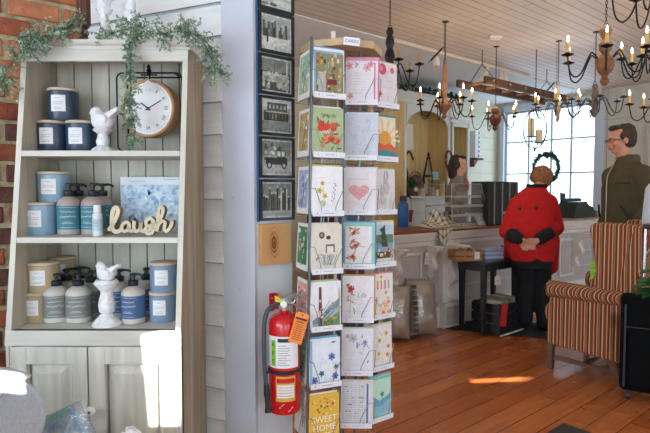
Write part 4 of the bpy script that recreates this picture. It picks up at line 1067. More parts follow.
def d23(mb, M):
    h = [(.06 + .036 * math.sin(t) ** 3 * 1.15, .085 + .0022 * (13 * math.cos(t) - 5 * math.cos(2 * t) - 2 * math.cos(3 * t) - math.cos(4 * t))) for t in [2 * PI * i / 30 for i in range(30)]]
    mb.flat(h, Y_, K('#e3a7a9'), M); 
    for k in range(16): a = rnd.random() * 6; cx, cz = .06 + rnd.uniform(-.022, .022), .085 + rnd.uniform(-.015, .018); mb.line([(cx + .006 * math.cos(a + i * .7), cz + .006 * math.sin(a + i * .7)) for i in range(6)], .0010, Y_ - .0003, K(rnd.choice(['#f1d0cd', '#cf8287'])), M)
    mb.scribble(.02, .10, .135, .006, .0008, Y_, K('#a8a0aa'), M)
def d24(mb, M):
    mb.rect(.010, .114, .016, .163, Y_, K('#e9e9ec'), M); 
    for cx, cz in ((.038, .14), (.045, .09), (.035, .045)):
        for k in range(10): mb.oval(cx + rnd.uniform(-.014, .02), cz + rnd.uniform(-.015, .015), .012, .004, Y_ - .0002 - .00003 * k, K(rnd.choice(['#b98a66', '#d6a07a', '#a06a58', '#cfb48c'])), 6, M, rnd.random() * 3)
        flower(mb, cx + .004, cz - .004, .009, Y_ - .0008, rnd.choice(['#c2324a', '#b24a5c', '#cf3c30']), '#7a1e2a', M)
    mb.line([(.06, .085), (.09, .08)], .0015, Y_ - .0002, K('#a4806a'), M); mb.rect(0, .006, .02, .15, Y_, K('#7b8fc4'), M)
def d25(mb, M):
    stems(mb, [(.03, .03), (.035, .10), (.028, .15)], Y_, '#8f8a50', M, .0016); flower(mb, .034, .125, .014, Y_ - .0002, '#c4384a', '#6a1c22', M); flower(mb, .022, .14, .008, Y_ - .0002, '#d88a5a', '#6a1c22', M)
    for k in range(14): mb.oval(rnd.uniform(.02, .05), rnd.uniform(.03, .15), .008, .0022, Y_ - .0001, K(rnd.choice(['#8a8f4a', '#b38a3e', '#6a7a40'])), 6, M, rnd.random() * 3)
    mb.text('Life', .026, (.078, Y_ - .0004, .10), K('#8f98ac'), M, 0, shear=.3); mb.scribble(.045, .095, .068, .008, .0009, Y_, K('#c98a8a'), M); mb.oval(.098, .058, .002, .002, Y_, K('#3c4888'), 7, M); mb.line([(.01, .036), (.11, .036)], .0006, Y_, K('#aab2b8'), M)
def d26(mb, M):
    flower(mb, .045, .14, .018, Y_, '#bfc2cc', '#c69a50', M, 6); flower(mb, .095, .125, .010, Y_, '#8f98c4', '#5a6498', M); flower(mb, .025, .148, .010, Y_, '#b4b8c6', '#8a8f9c', M)
    for k in range(10): mb.oval(rnd.uniform(.07, .115), rnd.uniform(.04, .15), .007, .0022, Y_, K(rnd.choice(['#7f8cb4', '#5c6a94', '#a8aec4'])), 6, M, rnd.random() * 3)
    stems(mb, [(.095, .125), (.085, .08), (.08, .04)], Y_, '#8a94ac', M); mb.rect(.060, .066, .10, .125, Y_, K('#8a90c0'), M)
    for z_ in (.085, .07, .055, .03, .02): mb.line([(.018, z_), (.018 + rnd.uniform(.03, .06), z_)], .0007, Y_, K('#b4b6be'), M)
def d27(mb, M):
    for k in range(17): mb.line([(.006, .02 + .009 * k), (.10, .02 + .009 * k)], .0009, Y_, K('#8d95a4'), M)
    for k in range(7): mb.line([(.01 + .016 * k, .016), (.01 + .016 * k, .168)], .0008, Y_ - .0001, K('#a4a9b6'), M)
    for k in range(18): x = rnd.uniform(.01, .085); z_ = .024 + .009 * rnd.randrange(16); mb.rect(x, x + rnd.uniform(.004, .010), z_ - .003, z_, Y_ - .0002, K('#4c5568'), M)
    mb.rect(.104, .112, .01, .17, Y_, K('#5f6f94'), M)
def d31(mb, M):
    mb.oval(.045, .150, .022, .024, Y_, K('#d5546a'), 12, M); mb.oval(.038, .152, .010, .012, Y_ - .0002, K('#e98a98'), 9, M); mb.oval(.10, .150, .012, .013, Y_, K('#dc6b74'), 9, M); flower(mb, .03, .05, .012, Y_, '#dd5a5c', '#c8383c', M)
    for k in range(14): a = rnd.random() * 6; cx, cz = rnd.uniform(.05, .115), rnd.uniform(.02, .13); mb.line([(cx + .014 * math.cos(a + i * .5), cz + .016 * math.sin(a + i * .5)) for i in range(5)], .0011, Y_, K(rnd.choice(['#8a93a0', '#aeb4be', '#7a9488'])), M)
    mb.rect(.0, .006, .0, .178, Y_, K('#c9b9a6'), M); mb.rect(.008, .012, .0, .178, Y_, K('#dfb0b4'), M)
def d32(mb, M):
    cx, cz = .065, .082
    mb.rect(.003, .124, .004, .175, Y_, K('#e5dcc4'), M)
    for k in range(13):
        a = PI * k / 12; mb.flat([(cx + .03 * math.cos(a - .09), cz + .03 * math.sin(a - .09)), (cx + .085 * math.cos(a - .06), cz + .085 * math.sin(a - .06)), (cx + .085 * math.cos(a + .06), cz + .085 * math.sin(a + .06)), (cx + .03 * math.cos(a + .09), cz + .03 * math.sin(a + .09))], Y_ - .0002, K('#e9c877' if k % 2 else '#efe3c2'), M)
    mb.oval(cx, cz, .034, .036, Y_ - .0004, K('#e0a040'), 22, M); mb.flat([(.003, .055), (.03, .07), (.06, .06), (.09, .072), (.124, .05), (.124, .03), (.003, .03)], Y_ - .0006, K('#d9602f'), M)
    mb.flat([(.003, .04), (.03, .035), (.07, .045), (.124, .03), (.124, .004), (.003, .004)], Y_ - .0008, K('#3f8f98'), M); mb.rect(0, .008, 0, .178, Y_ - .0009, K('#2c9a9c'), M)
def d33(mb, M):
    for cx, cz, s_ in ((.075, .10, 1), (.055, .055, .8)):
        mb.oval(cx, cz, .022 * s_, .028 * s_, Y_, K('#c8c4c0'), 12, M); mb.oval(cx - .004, cz + .03 * s_, .013 * s_, .013 * s_, Y_ - .0002, K('#bab5b0'), 10, M)
        for q in (-.008, .008): mb.oval(cx + q, cz + .055 * s_, .005 * s_, .020 * s_, Y_ - .0003, K('#aaa49e'), 8, M, q * 20)
    for k in range(14): x = rnd.uniform(.02, .11); stems(mb, [(x, .02), (x + rnd.uniform(-.01, .01), .05 + rnd.random() * .03)], Y_ - .0004, rnd.choice(['#9a9a80', '#b8b49c']), M)
    mb.rect(0, .005, 0, .178, Y_, K('#a9bf6a'), M)
def d34(mb, M):
    mb.rect(.018, .122, .028, .165, Y_, K('#b9cfe0'), M); mb.rect(.018, .122, .085, .125, Y_ - .0002, K('#5d7a5a'), M); mb.rect(.018, .122, .055, .09, Y_ - .0003, K('#86a6c0'), M); mb.rect(.018, .122, .028, .055, Y_ - .0004, K('#3d4a34'), M)
    for k in range(16): mb.flat([(.055 - (k % 5) * .004, .075 + k * .005), (.095 - k * .0016, .075 + k * .005), (.076, .092 + k * .005)], Y_ - .0006 - .00003 * k, K(rnd.choice(['#2e4a34', '#3d5c3c', '#1f3828'])), M)
    blotch(mb, .025, .118, .03, .065, 26, .004, .008, ['#a2563a', '#caa07a', '#8a3c28', '#e0d0b8', '#6a4a34'], Y_ - .0014, M)
def d35(mb, M):
    for k, c in enumerate(('#d9868a', '#e2a04a', '#c97a9a', '#8fb29a')):
        x = .035 + .021 * k; mb.rect(x, x + .009, .115, .15, Y_, K(c), M)
    blotch(mb, .02, .12, .01, .10, 14, .006, .012, ['#e6a39a', '#f0c8b0', '#a9cbbf', '#e08a6a', '#efd089'], Y_, M); flower(mb, .06, .165, .008, Y_, '#e0b03a', '#b07820', M); flower(mb, .03, .07, .010, Y_, '#e07f7a', '#f0d0a0', M); flower(mb, .085, .045, .012, Y_, '#ea9a84', '#f0d0a0', M)
    mb.rect(0, .004, 0, .178, Y_, K('#d66f92'), M)
def d36(mb, M):
    for q in ((.095, .14), (.055, .115), (.105, .085), (.10, .05), (.05, .06)): flower(mb, q[0], q[1], .010, Y_, '#dd9a3c', '#b8702a', M)
    for k in range(12): mb.oval(rnd.uniform(.03, .12), rnd.uniform(.02, .15), .006, .002, Y_, K(rnd.choice(['#a9b08c', '#c0b8c0', '#d7b27c'])), 6, M, rnd.random() * 3)
    for z_ in (.13, .10, .09, .04): mb.scribble(.012, .05, z_, .006, .0008, Y_, K('#a0a4ac'), M)
def d37(mb, M):
    mb.flat([(.0, .085), (.03, .095), (.06, .075), (.124, .095), (.124, .03), (.06, .02), (0, .03)], Y_, K('#6fa6c4'), M); mb.flat([(.0, .06), (.06, .05), (.124, .075), (.124, .02), (0, .01)], Y_ - .0002, K('#8fbcd2'), M)
    flower(mb, .075, .10, .011, Y_ - .0004, '#3f9a5c', '#2a6c40', M); stems(mb, [(.075, .10), (.08, .03)], Y_ - .0004, '#4a8a58', M, .0016); stems(mb, [(.115, .075), (.124, .11)], Y_ - .0004, '#5a7a78', M, .0014)
    mb.rect(0, .124, .165, .175, Y_ - .0004, K('#8cc49a'), M)
info = {
 (1, 1): ('#e8e6e2', '#5f9fc4', d11, 'greeting card with a crowded brown shop scene in a blue border, top row'),
 (1, 2): ('#a9bb90', '#dfe3e2', d12, 'sage green greeting card with bunches of orange red flowers'),
 (1, 3): ('#eceef0', '#c3cf5a', d13, 'white greeting card with small yellow flowers in front of a chartreuse envelope'),
 (1, 4): ('#ddd8ca', '#e0d5c4', d14, 'cream greeting card with brown pods and grey twigs'),
 (1, 5): ('#e4e6ea', '#a9c484', d15, 'greeting card with blue grey hills and a brown tree trunk'),
 (1, 6): ('#dfe7ef', '#6fb0d0', d16, 'pale card with scattered blue and violet flowers in a sky blue border'),
 (1, 7): ('#e2b73c', '#f0ead2', d17, 'yellow greeting card reading SWEET HOME in white letters'),
 (2, 1): ('#e6e2ec', '#d88fa6', d21, 'white greeting card with pink corner roses under a pink band'),
 (2, 2): ('#cfd9e6', '#e3e6ee', d22, 'pale blue greeting card covered in curling scrolls'),
 (2, 3): ('#e7e4e8', '#d9d9e0', d23, 'white greeting card with one large pink heart'),
 (2, 4): ('#8fd0bd', '#7388c4', d24, 'greeting card with three clumps of red and tan blossom in a mint border'),
 (2, 5): ('#e6e5ea', '#d3a04e', d25, 'white greeting card with a red flower stem and grey handwriting'),
 (2, 6): ('#e2e4ea', '#d8d6d0', d26, 'white greeting card with grey and violet blue flowers'),
 (2, 7): ('#dcdee4', '#e6dcc6', d27, 'card printed with a close grid of lines, bottom of the middle column'),
 (3, 1): ('#e6dfe2', '#d9b4b8', d31, 'greeting card with two pink poppies and grey scrolls, top right of the rack'),
 (3, 2): ('#3fa6a4', '#2c8e90', d32, 'greeting card with an orange sun over teal water'),
 (3, 3): ('#dedbd8', '#b4c87a', d33, 'greeting card with two grey rabbits in front of a lime envelope'),
 (3, 4): ('#dcdcce', '#c9cda6', d34, 'postcard of a dark fir tree by a lake'),
 (3, 5): ('#e9e4dc', '#e07f9c', d35, 'greeting card with four tall coloured bars and pastel blossoms in front of a pink one'),
 (3, 6): ('#e3e0da', '#d9d5b4', d36, 'white greeting card with small orange flowers'),
 (3, 7): ('#bfe0cf', '#7fb6cc', d37, 'mint greeting card with a blue wave and one green flower, bottom right'),
}
rnd.seed(5)
for (c, i), (fc, ec, dfun, lab) in info.items():
    M = LEAN @ cols[c] @ T(0, 0, zrow(i)) @ RX(-.045)
    root = thing('greeting_card', lab, 'greeting card', M=M.copy(), group='greeting cards facing out from the revolving rack')
    mb = MB(M); mb.box((CW / 2, 0, CHh / 2), (CW, .0022, CHh), K(fc)); dfun(mb, M=None) if False else dfun(mb, None); mb.build('card', root, recalc=False)
    dx = -.007 if c == 1 else .006
    mb = MB(M); mb.box((CW / 2 + dx, .008, CHh / 2 + .006), (CW, .006, CHh), K(ec)); mb.box((CW / 2 + dx * .4, .016, CHh / 2 - .002), (CW * .98, .005, CHh), K('#dcdad2'))
    mb.build('envelope', root)
slc = [('#9db89a', 'green leafy'), ('#b99a5e', 'ochre striped'), ('#a5abd2', 'lavender'), ('#3f7f5c', 'deep green'), ('#d99b92', 'salmon pink'), ('#7fae88', 'light green'), ('#b44a4c', 'red and white lettered')]
rwn = ['top', 'second', 'third', 'fourth', 'fifth', 'sixth', 'bottom']
for i in range(1, 8):
    M = LEAN @ cols[0] @ T(0, 0, zrow(i)) @ RX(-.045); c_, nm = slc[i - 1]
    root = thing('greeting_card', '%s card beside the photo frames, %s one of the left edge column' % (nm, rwn[i - 1]), 'greeting card', M=M.copy(), group='greeting cards in the left edge column of the rack')
    mb = MB(M); mb.box((CW / 2, 0, CHh / 2), (CW, .0022, CHh), K('#dfe0da')); mb.rect(.012, .115, .022, .165, Y_, K(c_), None)
    blotch(mb, .02, .11, .03, .155, 18, .004, .012, [c_, '#e6e6de', '#6c7c6a', '#cfc7b4'], Y_ - .0002, None)
    if i == 7: mb.rect(.012, .115, .022, .165, Y_ - .002, K('#e4e2dc'), None); mb.text('HEART', .03, (.10, Y_ - .003, .09), K('#b03a3c'), RYm(-PI / 2) if False else (T(.1, 0, .09) @ RYm(-PI / 2) @ T(-.1, 0, -.09)), .0001)
    mb.build('card', root, recalc=False)
    mb = MB(M); mb.box((CW / 2, .006, CHh / 2), (CW, .005, CHh), K('#d8d6ce')); mb.build('envelope', root)
far_c = ['#5d6f86', '#8b5a4a', '#c9c2b4', '#4c6e5c', '#d07f92', '#2f3d4c', '#b7a37c', '#7a3c3c', '#96a8b8', '#3d5a48', '#caa8b0']
k = 0; pro = None
for c in (4, 5, 6):
    for i in range(1, 8):
        M = LEAN @ cols[c] @ T(0, 0, zrow(i) + .012) @ RX(-.045); k += 1
        root = thing('greeting_card', 'greeting card in a pocket on the far side of the rack, back to the viewer', 'greeting card', M=M.copy(), group='greeting cards on the far side of the rack')
        mb = MB(M); mb.box((CW / 2, .004, CHh / 2), (CW, .008, CHh), K(far_c[k * 7 % 11])); mb.build('card', root)
mb = MB(LEAN)
for i in range(1, 9):
    for c in (4, 5, 6):
        M = cols[c]; z_ = zrow(i); mb.tube([(0, .014, z_ + .10), (0, .014, z_ - .004), (0, -.010, z_ - .004), (CW, -.010, z_ - .004), (CW, .014, z_ - .004), (CW, .014, z_ + .1)], .0014, m_wire, 5, M=M)
for dx, dy in ((-.10, -.02), (-.07, -.03), (-.03, -.02), (.0, -.04), (.05, -.04), (.09, 0), (.12, .04), (-.09, .05)):
    mb.tube([(RK.x + dx, RK.y + dy, .2), (RK.x + dx, RK.y + dy, zb_)], .0022, m_wire, 5)
for i in range(1, 9):
    z_ = zrow(i) - .02; mb.tube([(RK.x + .12 * math.cos(q), RK.y + .1 * math.sin(q), z_) for q in [2 * PI * j / 20 for j in range(20)]], .0022, m_wire, 5, True)
mb.build('inner_wires', rk, recalc=False)
# ================================================================ THE COUNTER
pA, pB = F(450, 228, .95), F(592, 219, .95)
cx_ = (pB - pA); CL = cx_.length; cx_.normalize(); cyv = V((-cx_.y, cx_.x, 0))
CM = Matrix(((cx_.x, cyv.x, 0, pA.x), (cx_.y, cyv.y, 0, pA.y), (0, 0, 1, 0), (0, 0, 0, 1)))
CMi = CM.inverted()
def on_c(px, py, off=0.0):
    d = ray(px, py); o_ = V((pA.x, pA.y, 0)) - cyv * off; t_ = (o_ - V((0, 0, H))).dot(cyv) / d.dot(cyv); q = V((0, 0, H)) + d * t_; l = CMi @ q; return l.x, l.z
X0 = -1.25
cn_ = thing('shop_counter', 'long white panelled shop counter with a wooden top and scroll brackets', 'counter', tuple(CM @ V((.5, .25, 0))))
m_cw = mat('#e2ded6', .5, var=.05, scale=6); m_cp = mat('#bcb9b6', .55, var=.05, scale=6); m_top = mat('#8a4a26', .3, var=.15, scale=5, stretch=(1, 8, 8))
mb = MB(CM); mb.bx(X0, CL * .42, -.07, .52, .925, .95, m_top); mb.bx(CL * .42, CL + .06, -.07, .52, .925, .95, mat('#d5d3d2', .3, var=.04)); mb.build('countertop', cn_, bevel=.004)
mb = MB(CM)
pr = [(.0, .80), (-.015, .80), (-.022, .835), (-.04, .85), (-.045, .875), (-.06, .895), (-.062, .925), (.0, .925)]
mb.loft([[(X0, y, z) for y, z in pr], [(CL + .05, y, z) for y, z in pr]], m_cw, False); mb.build('crown_moulding', cn_)
mb = MB(CM); mb.bx(X0, CL, 0, .46, 0, .925, m_cp)
mb.build('carcass', cn_)
mb = MB(CM); mb.bx(X0, CL + .01, -.03, .0, 0, .17, m_cw); mb.bx(X0, CL + .01, -.02, .0, .17, .20, m_cw)
for z in (.37, .56, .70): mb.bx(.12, CL, -.006, 0, z, z + .008, m_cw)
mb.build('baseboard', cn_, bevel=.006)
# plinth block and pilaster under the corner bracket
xp0, xp1 = on_c(437, 310)[0], on_c(457, 310)[0]
mb = MB(CM); mb.bx(xp0, xp1, -.10, 0, 0, .24, m_cw); mb.bx(xp0 + .01, xp1 - .01, -.105, -.10, .03, .21, mat('#bdb9b2', .5, var=.04)); mb.bx(xp0 + .02, xp1 - .03, -.05, 0, .24, .80, m_cw); mb.build('plinth', cn_, bevel=.004)
# panels with mouldings
def cpanel(x0, x1, z0, z1):
    mb = MB(CM); w = .025
    for a, b, c, d in ((x0, x1, z0, z0 + w), (x0, x1, z1 - w, z1), (x0, x0 + w, z0, z1), (x1 - w, x1, z0, z1)): mb.bx(a, b, -.018, 0, c, d, m_cw)
    mb.bx(x0 + .05, x1 - .05, -.010, 0, z0 + .05, z1 - .05, m_cp); mb.build('panel', cn_, bevel=.004)
xa_ = on_c(391, 265)[0]; xb_ = on_c(421, 265)[0]
cpanel(xa_ - .62, xa_ - .06, .28, .74); cpanel(xa_, xb_, .28, .74); cpanel(1.95, CL - .45, .28, .74)
# scroll brackets
def corbel(xc, w, dep, hgt, ztop=.80):
    pts = smooth_path([(0, 0, 0), (-dep, 0, 0), (-dep * 1.02, -.05 * hgt, 0), (-dep * .86, -.12 * hgt, 0), (-dep * .52, -.20 * hgt, 0), (-dep * .40, -.32 * hgt, 0), (-dep * .55, -.46 * hgt, 0), (-dep * .56, -.58 * hgt, 0), (-dep * .30, -.68 * hgt, 0), (-dep * .22, -.80 * hgt, 0), (-dep * .32, -.92 * hgt, 0), (-dep * .2, -.99 * hgt, 0), (0, -hgt, 0)], 4)
    MM = CM @ T(xc, 0, ztop) @ RZ(PI / 2)     # local x -> -(-y) of the counter
    mb = MB(MM); mb.prism([(p.x, p.y) for p in pts], -w / 2, w / 2, m_cw, smooth=False)
    for s in (-1, 1):
        for (u_, v_, r_) in ((-dep * .62, -.09 * hgt, dep * .2), (-dep * .32, -.52 * hgt, dep * .18)):
            mb.tube([(u_ + r_ * (1 - i / 22) * math.cos(i * .55), s * w / 2, v_ + r_ * (1 - i / 22) * math.sin(i * .55)) for i in range(18)], .006, m_cw, 5)
    mb.build('corbel', cn_, bevel=.003)
for px, w, dp, hg in ((428.5, .055, .16, .38), (447, .085, .24, .58), (573, .07, .22, .42)):
    corbel(on_c(px, 250)[0], w, dp, hg)
corbel(X0 + .5, .055, .16, .38)
def tag_on_counter(px, py, w, h, label, name='price_tag'):
    x, z = on_c(px, py, .03)
    mb = MB(CM @ T(x, -.03, z) @ RYm(.1)); m = mat('#d9d4c6', .7, var=.05)
    mb.prism([(-w / 2, -h), (w / 2, -h), (w / 2, -.012), (w / 4, 0), (-w / 4, 0), (-w / 2, -.012)], -.001, .001, m)
    mb.scribble(-w * .35, w * .35, -h * .45, .012, .002, -.0015, mat('#6a665c', .7)); mb.scribble(-w * .3, w * .3, -h * .7, .012, .002, -.0015, mat('#6a665c', .7))
    mb.tube([(0, 0, 0), (.0, .0, .05)], .0012, m, 5)
    return tag(mb.build(name, recalc=False), label, 'tag', 'paper price tags tied up below the counter top')
tag_on_counter(428, 252, .075, .12, 'cream paper tag hanging from the bracket left of the black table')
tag_on_counter(425, 277, .08, .06, 'small cream paper tag hanging low above the wrapped cushions')
# ---- on the counter
def onc(px, py, z=.95): return F(px, py, z)
# blue bottle
p = onc(403, 226.5); kb = p.y / 525
t = thing('water_bottle', 'tall matte blue water bottle with black cap standing on the counter', 'water bottle', tuple(p)); TB_ = T(*p)
r = 5.4 * kb; h = 26.5 * kb; mb = MB(TB_); mb.lathe([(0, 0), (r * .95, 0), (r, .004), (r, h * .80), (r * .93, h * .86), (r * .6, h * .92), (r * .55, h * .95), (0, h * .95)], mat('#1f5f97', .45, var=.05), n=28); mb.build('bottle', t)
mb = MB(TB_); mb.lathe([(r * .62, h * .95), (r * .66, h * .955), (r * .66, h * 1.12), (r * .5, h * 1.16), (0, h * 1.16)], mat('#20262c', .5), n=24); mb.tube(smooth_path([(-r * .6, 0, h * 1.05), (r * .9, -.01, h * 1.13), (r * 1.5, -.012, h * 1.04)], 5), .007, mat('#20262c', .5), 8); mb.build('cap', t)
# plaid blanket heaped on and over the front edge
def plaid(name, base, dark, per=.035):
    m = bpy.data.materials.new(name); m.use_nodes = True; N = m.node_tree.nodes; L = m.node_tree.links; p_ = N['Principled BSDF']
    uv = N.new('ShaderNodeUVMap'); sx = N.new('ShaderNodeSeparateXYZ'); L.new(uv.outputs[0], sx.inputs[0]); outs = []
    for ax in (0, 1):
        a = N.new('ShaderNodeMath'); a.operation = 'MULTIPLY'; a.inputs[1].default_value = 1 / per; L.new(sx.outputs[ax], a.inputs[0])
        f = N.new('ShaderNodeMath'); f.operation = 'FRACT'; L.new(a.outputs[0], f.inputs[0])
        g = N.new('ShaderNodeMath'); g.operation = 'LESS_THAN'; g.inputs[1].default_value = .32; L.new(f.outputs[0], g.inputs[0]); outs.append(g)
    ad = N.new('ShaderNodeMath'); ad.operation = 'ADD'; L.new(outs[0].outputs[0], ad.inputs[0]); L.new(outs[1].outputs[0], ad.inputs[1])
    h_ = N.new('ShaderNodeMath'); h_.operation = 'MULTIPLY'; h_.inputs[1].default_value = .5; L.new(ad.outputs[0], h_.inputs[0])
    r_ = N.new('ShaderNodeValToRGB'); r_.color_ramp.elements[0].color = lin(base); r_.color_ramp.elements[1].color = lin(dark)
    L.new(h_.outputs[0], r_.inputs[0]); L.new(r_.outputs[0], p_.inputs['Base Color']); p_.inputs['Roughness'].default_value = .9
    return m
m_pl = plaid('plaid_wool', '#cfc8b0', '#2b2c2c', .045)
def cloth(name, fn, nu, nv, sx, sy, m, thick=.004):
    me = bpy.data.meshes.new(name); vs = [fn(i / nu, j / nv) for j in range(nv + 1) for i in range(nu + 1)]
    fs = [(j * (nu + 1) + i, j * (nu + 1) + i + 1, (j + 1) * (nu + 1) + i + 1, (j + 1) * (nu + 1) + i) for j in range(nv) for i in range(nu)]
    me.from_pydata([tuple(v) for v in vs], [], fs); me.materials.append(m)
    uv = me.uv_layers.new(name='UVMap')
    for pl in me.polygons:
        pl.use_smooth = True
        for li in pl.loop_indices:
            k = me.loops[li].vertex_index; uv.data[li].uv = ((k % (nu + 1)) / nu * sx, (k // (nu + 1)) / nv * sy)
    o = bpy.data.objects.new(name, me); COL.objects.link(o)
    s = o.modifiers.new('thick', 'SOLIDIFY'); s.thickness = thick
    return o
lx, _ = on_c(438, 225)
cloth_x0 = CMi @ onc(417, 228); cloth_x1 = CMi @ onc(466, 226)
def plf(u, v):
    x = cloth_x0.x + (cloth_x1.x - cloth_x0.x) * u; s = v * .55            # s: distance from the hanging edge
    tri = .17 * max(0, 1 - abs(u - .13) / .20)                             # pointed corner hangs down
    hump = .15 * math.exp(-((u - .40) / .24) ** 2) * math.exp(-((v - .62) / .25) ** 2) + .03 * math.exp(-((u - .8) / .2) ** 2) * math.exp(-((v - .6) / .25) ** 2)
    hump *= 1 + .25 * math.sin(u * 26 + v * 9); z = .953 + hump + .004 * math.sin(u * 30) ** 2
    y = -.072 + s * .7
    if v < .18:
        k = (.18 - v) / .18; z = .953 - tri * k * 1.2 - .002; y = -.082 - .004 * math.sin(u * 20)
        x += .0
    return CM @ V((x, y, z))
o = cloth('plaid_blanket', plf, 44, 30, .5, .5, m_pl); tag(o, 'cream and black plaid blanket heaped on the counter with a corner hanging over', 'blanket')
# terracotta cup
p = onc(423, 223); p = p + cyv * .22; k_ = p.y / 525; t = thing('terracotta_pot', 'small terracotta pot with a dark rim behind the plaid blanket', 'pot', tuple(p)); TB_ = T(*p)
mb = MB(TB_); mb.lathe([(0, 0), (.035, 0), (.044, .12), (.04, .12), (.033, .02), (0, .02)], mat('#8f3f26', .6, var=.1), n=20); mb.build('pot', t)
mb = MB(TB_); mb.lathe([(.040, .105), (.050, .105), (.050, .14), (.042, .14)], mat('#a54e30', .6, var=.1), n=20); mb.build('rim', t)
# clear display case with tiers
m_ac = thin_mat('clear_acrylic', '#eef2f2', .10, .05, '#dfe5e8')
m_ed = mat('#aeb6b8', .3, var=0)
q0 = CMi @ onc(430, 226); q1_ = CMi @ onc(478, 224); dx0, dx1 = q0.x + .03, q1_.x
t = thing('display_case', 'clear slant-fronted countertop display case with pastry tiers', 'display case', tuple(CM @ V(((dx0 + dx1) / 2, .25, .95))))
zt_ = .95 + 42 * 5.4 / 525; y0_, y1_ = .06, .42
mb = MB(CM); xs_ = dx1 - .17
for y in (y0_, y1_):
    mb.add([(dx0 + .02, y, .955), (dx1, y, .955), (xs_, y, zt_), (dx0, y, zt_)], [(0, 1, 2, 3)], m_ac)
mb.add([(dx1, y0_, .955), (dx1, y1_, .955), (xs_, y1_, zt_), (xs_, y0_, zt_)], [(0, 1, 2, 3)], m_ac)
mb.add([(dx0, y0_, zt_), (xs_, y0_, zt_), (xs_, y1_, zt_), (dx0, y1_, zt_)], [(0, 1, 2, 3)], m_ac); mb.build('clear_panels', t, recalc=False)
mb = MB(CM)
for y in (y0_, y1_): mb.tube([(dx0 + .02, y, .955), (dx1, y, .955), (xs_, y, zt_), (dx0, y, zt_), (dx0 + .02, y, .955)], .004, m_ed, 6)
mb.build('edge_trim', t, recalc=False)
for i in range(4):
    z_ = .965 + i * .095; x1_ = dx1 - .02 - .17 * (z_ - .95) / (zt_ - .95)
    mb = MB(CM); mb.bx(dx0 + .03, x1_, y0_ + .02, y1_ - .02, z_, z_ + .008, mat('#c7b79c', .5, var=.1)); mb.bx(dx0 + .03, x1_, y0_ + .02, y0_ + .03, z_ - .01, z_ + .016, mat('#d8cbb2', .5)); mb.build('tier', t)
rnd.seed(3)
for i in range(3):
    z_ = .973 + i * .095
    for j in range(4):
        xx = dx0 + .07 + j * .075 + rnd.uniform(-.01, .01)
        if xx > dx1 - .08 - .17 * (z_ - .95) / (zt_ - .95): continue
        mb = MB(CM @ T(xx, y0_ + .10 + rnd.uniform(0, .04), z_)); mb.lathe([(0, 0), (.028, 0), (.032, .02), (.024, .034), (0, .036)], mat(rnd.choice(['#8a6a4a', '#5d4636', '#b49a78', '#6c6c70']), .6, var=.2), n=14)
        tag(mb.build('soap_bar'), 'small round brown and grey goods lying on the tiers inside the clear display case', 'goods', 'small goods inside the display case')
# sheet leaning in the case front
mb = MB(CM @ T(dx1 - .14, y0_ - .02, .952) @ RX(-.5)); mb.bx(-.10, .08, -.002, .002, 0, .13, mat('#8f9aa6', .4, var=.1)); mb.bx(-.09, .07, -.0035, -.002, .01, .12, mat('#b8c0c8', .5, var=.1))
tag(mb.build('price_card'), 'grey printed card leaning against the front of the clear display case', 'card')
# black box file row
m_k = mat('#16191b', .45, var=.1); m_sil = mat('#9fa5a8', .35, metal=.5, var=0)
q0 = CMi @ onc(474, 224); q1_ = CMi @ onc(499.5, 222.5); bw = q1_.x - q0.x; zt_ = .95 + 42 * 5.75 / 525
t = thing('black_display_rack', 'tall black upright rack with silver strips on the counter beside the red coat', 'rack', tuple(CM @ V((q0.x + bw / 2, .2, .95))))
mb = MB(CM); mb.bx(q0.x - .07, q1_.x, .02, .24, .95, zt_, m_k)
mb.build('housing', t, bevel=.006)
mb = MB(CM)
for f in (.06, .36, .64, .96): mb.bx(q0.x + bw * f - .006, q0.x + bw * f + .006, .008, .02, .96, zt_ - .01, m_sil)
mb.build('silver_strips', t)
mb = MB(CM); mb.bx(q0.x + bw * .38, q0.x + bw * .93, .006, .02, 1.06, 1.09, mat('#c4a57c', .6)); mb.build('label_holder', t)
# green card and leaflet
q = CMi @ onc(504, 222)
mb = MB(CM @ T(q.x, .16, .952) @ RX(-.15)); mb.bx(-.06, .06, 0, .004, 0, .42, mat('#dfe6e0', .5)); mb.bx(-.058, .058, -.002, 0, .27, .415, mat('#3f9456', .5, var=.05)); mb.rect(-.05, .05, .03, .24, -.0025, mat('#c8d3d8', .5)); mb.scribble(-.04, .04, .34, .02, .004, -.003, mat('#cfe8d4', .5))
for k in range(5): mb.line([(-.04, .06 + k * .03), (.04, .06 + k * .03)], .004, -.003, mat('#7b8a94', .6))
tag(mb.build('leaflet_stand', recalc=False), 'green and white leaflet stand between the black rack and the red coat', 'leaflet stand')
# right end: tray with vintage typewriter, small yellow box and pen holder
q0 = CMi @ onc(557, 219); q1_ = CMi @ onc(589, 217.5)
mb = MB(CM); mb.bx(q0.x, q1_.x, .0, .34, .951, .968, mat('#b98d62', .5, var=.15, scale=6, stretch=(1, 6, 6))); tag(mb.build('wooden_board', bevel=.003), 'tan wooden board lying at the window end of the counter', 'board')
xw = q1_.x - q0.x; t = thing('typewriter', 'dark old typewriter standing on the tan board in front of the window', 'typewriter', tuple(CM @ V((q0.x + xw * .35, .15, .968))))
m_tw = mat('#20302f', .35, var=.08, coat=.3); m_tb = mat('#3c4a5c', .4, var=.1)
mb = MB(CM @ T(q0.x, 0, .968)); mb.prism([(xw * .02, 0), (xw * .74, 0), (xw * .72, .08), (xw * .62, .14), (xw * .50, .16), (xw * .40, .21), (xw * .12, .20), (xw * .04, .12)], .03, .28, m_tw); mb.build('body', t, bevel=.006)
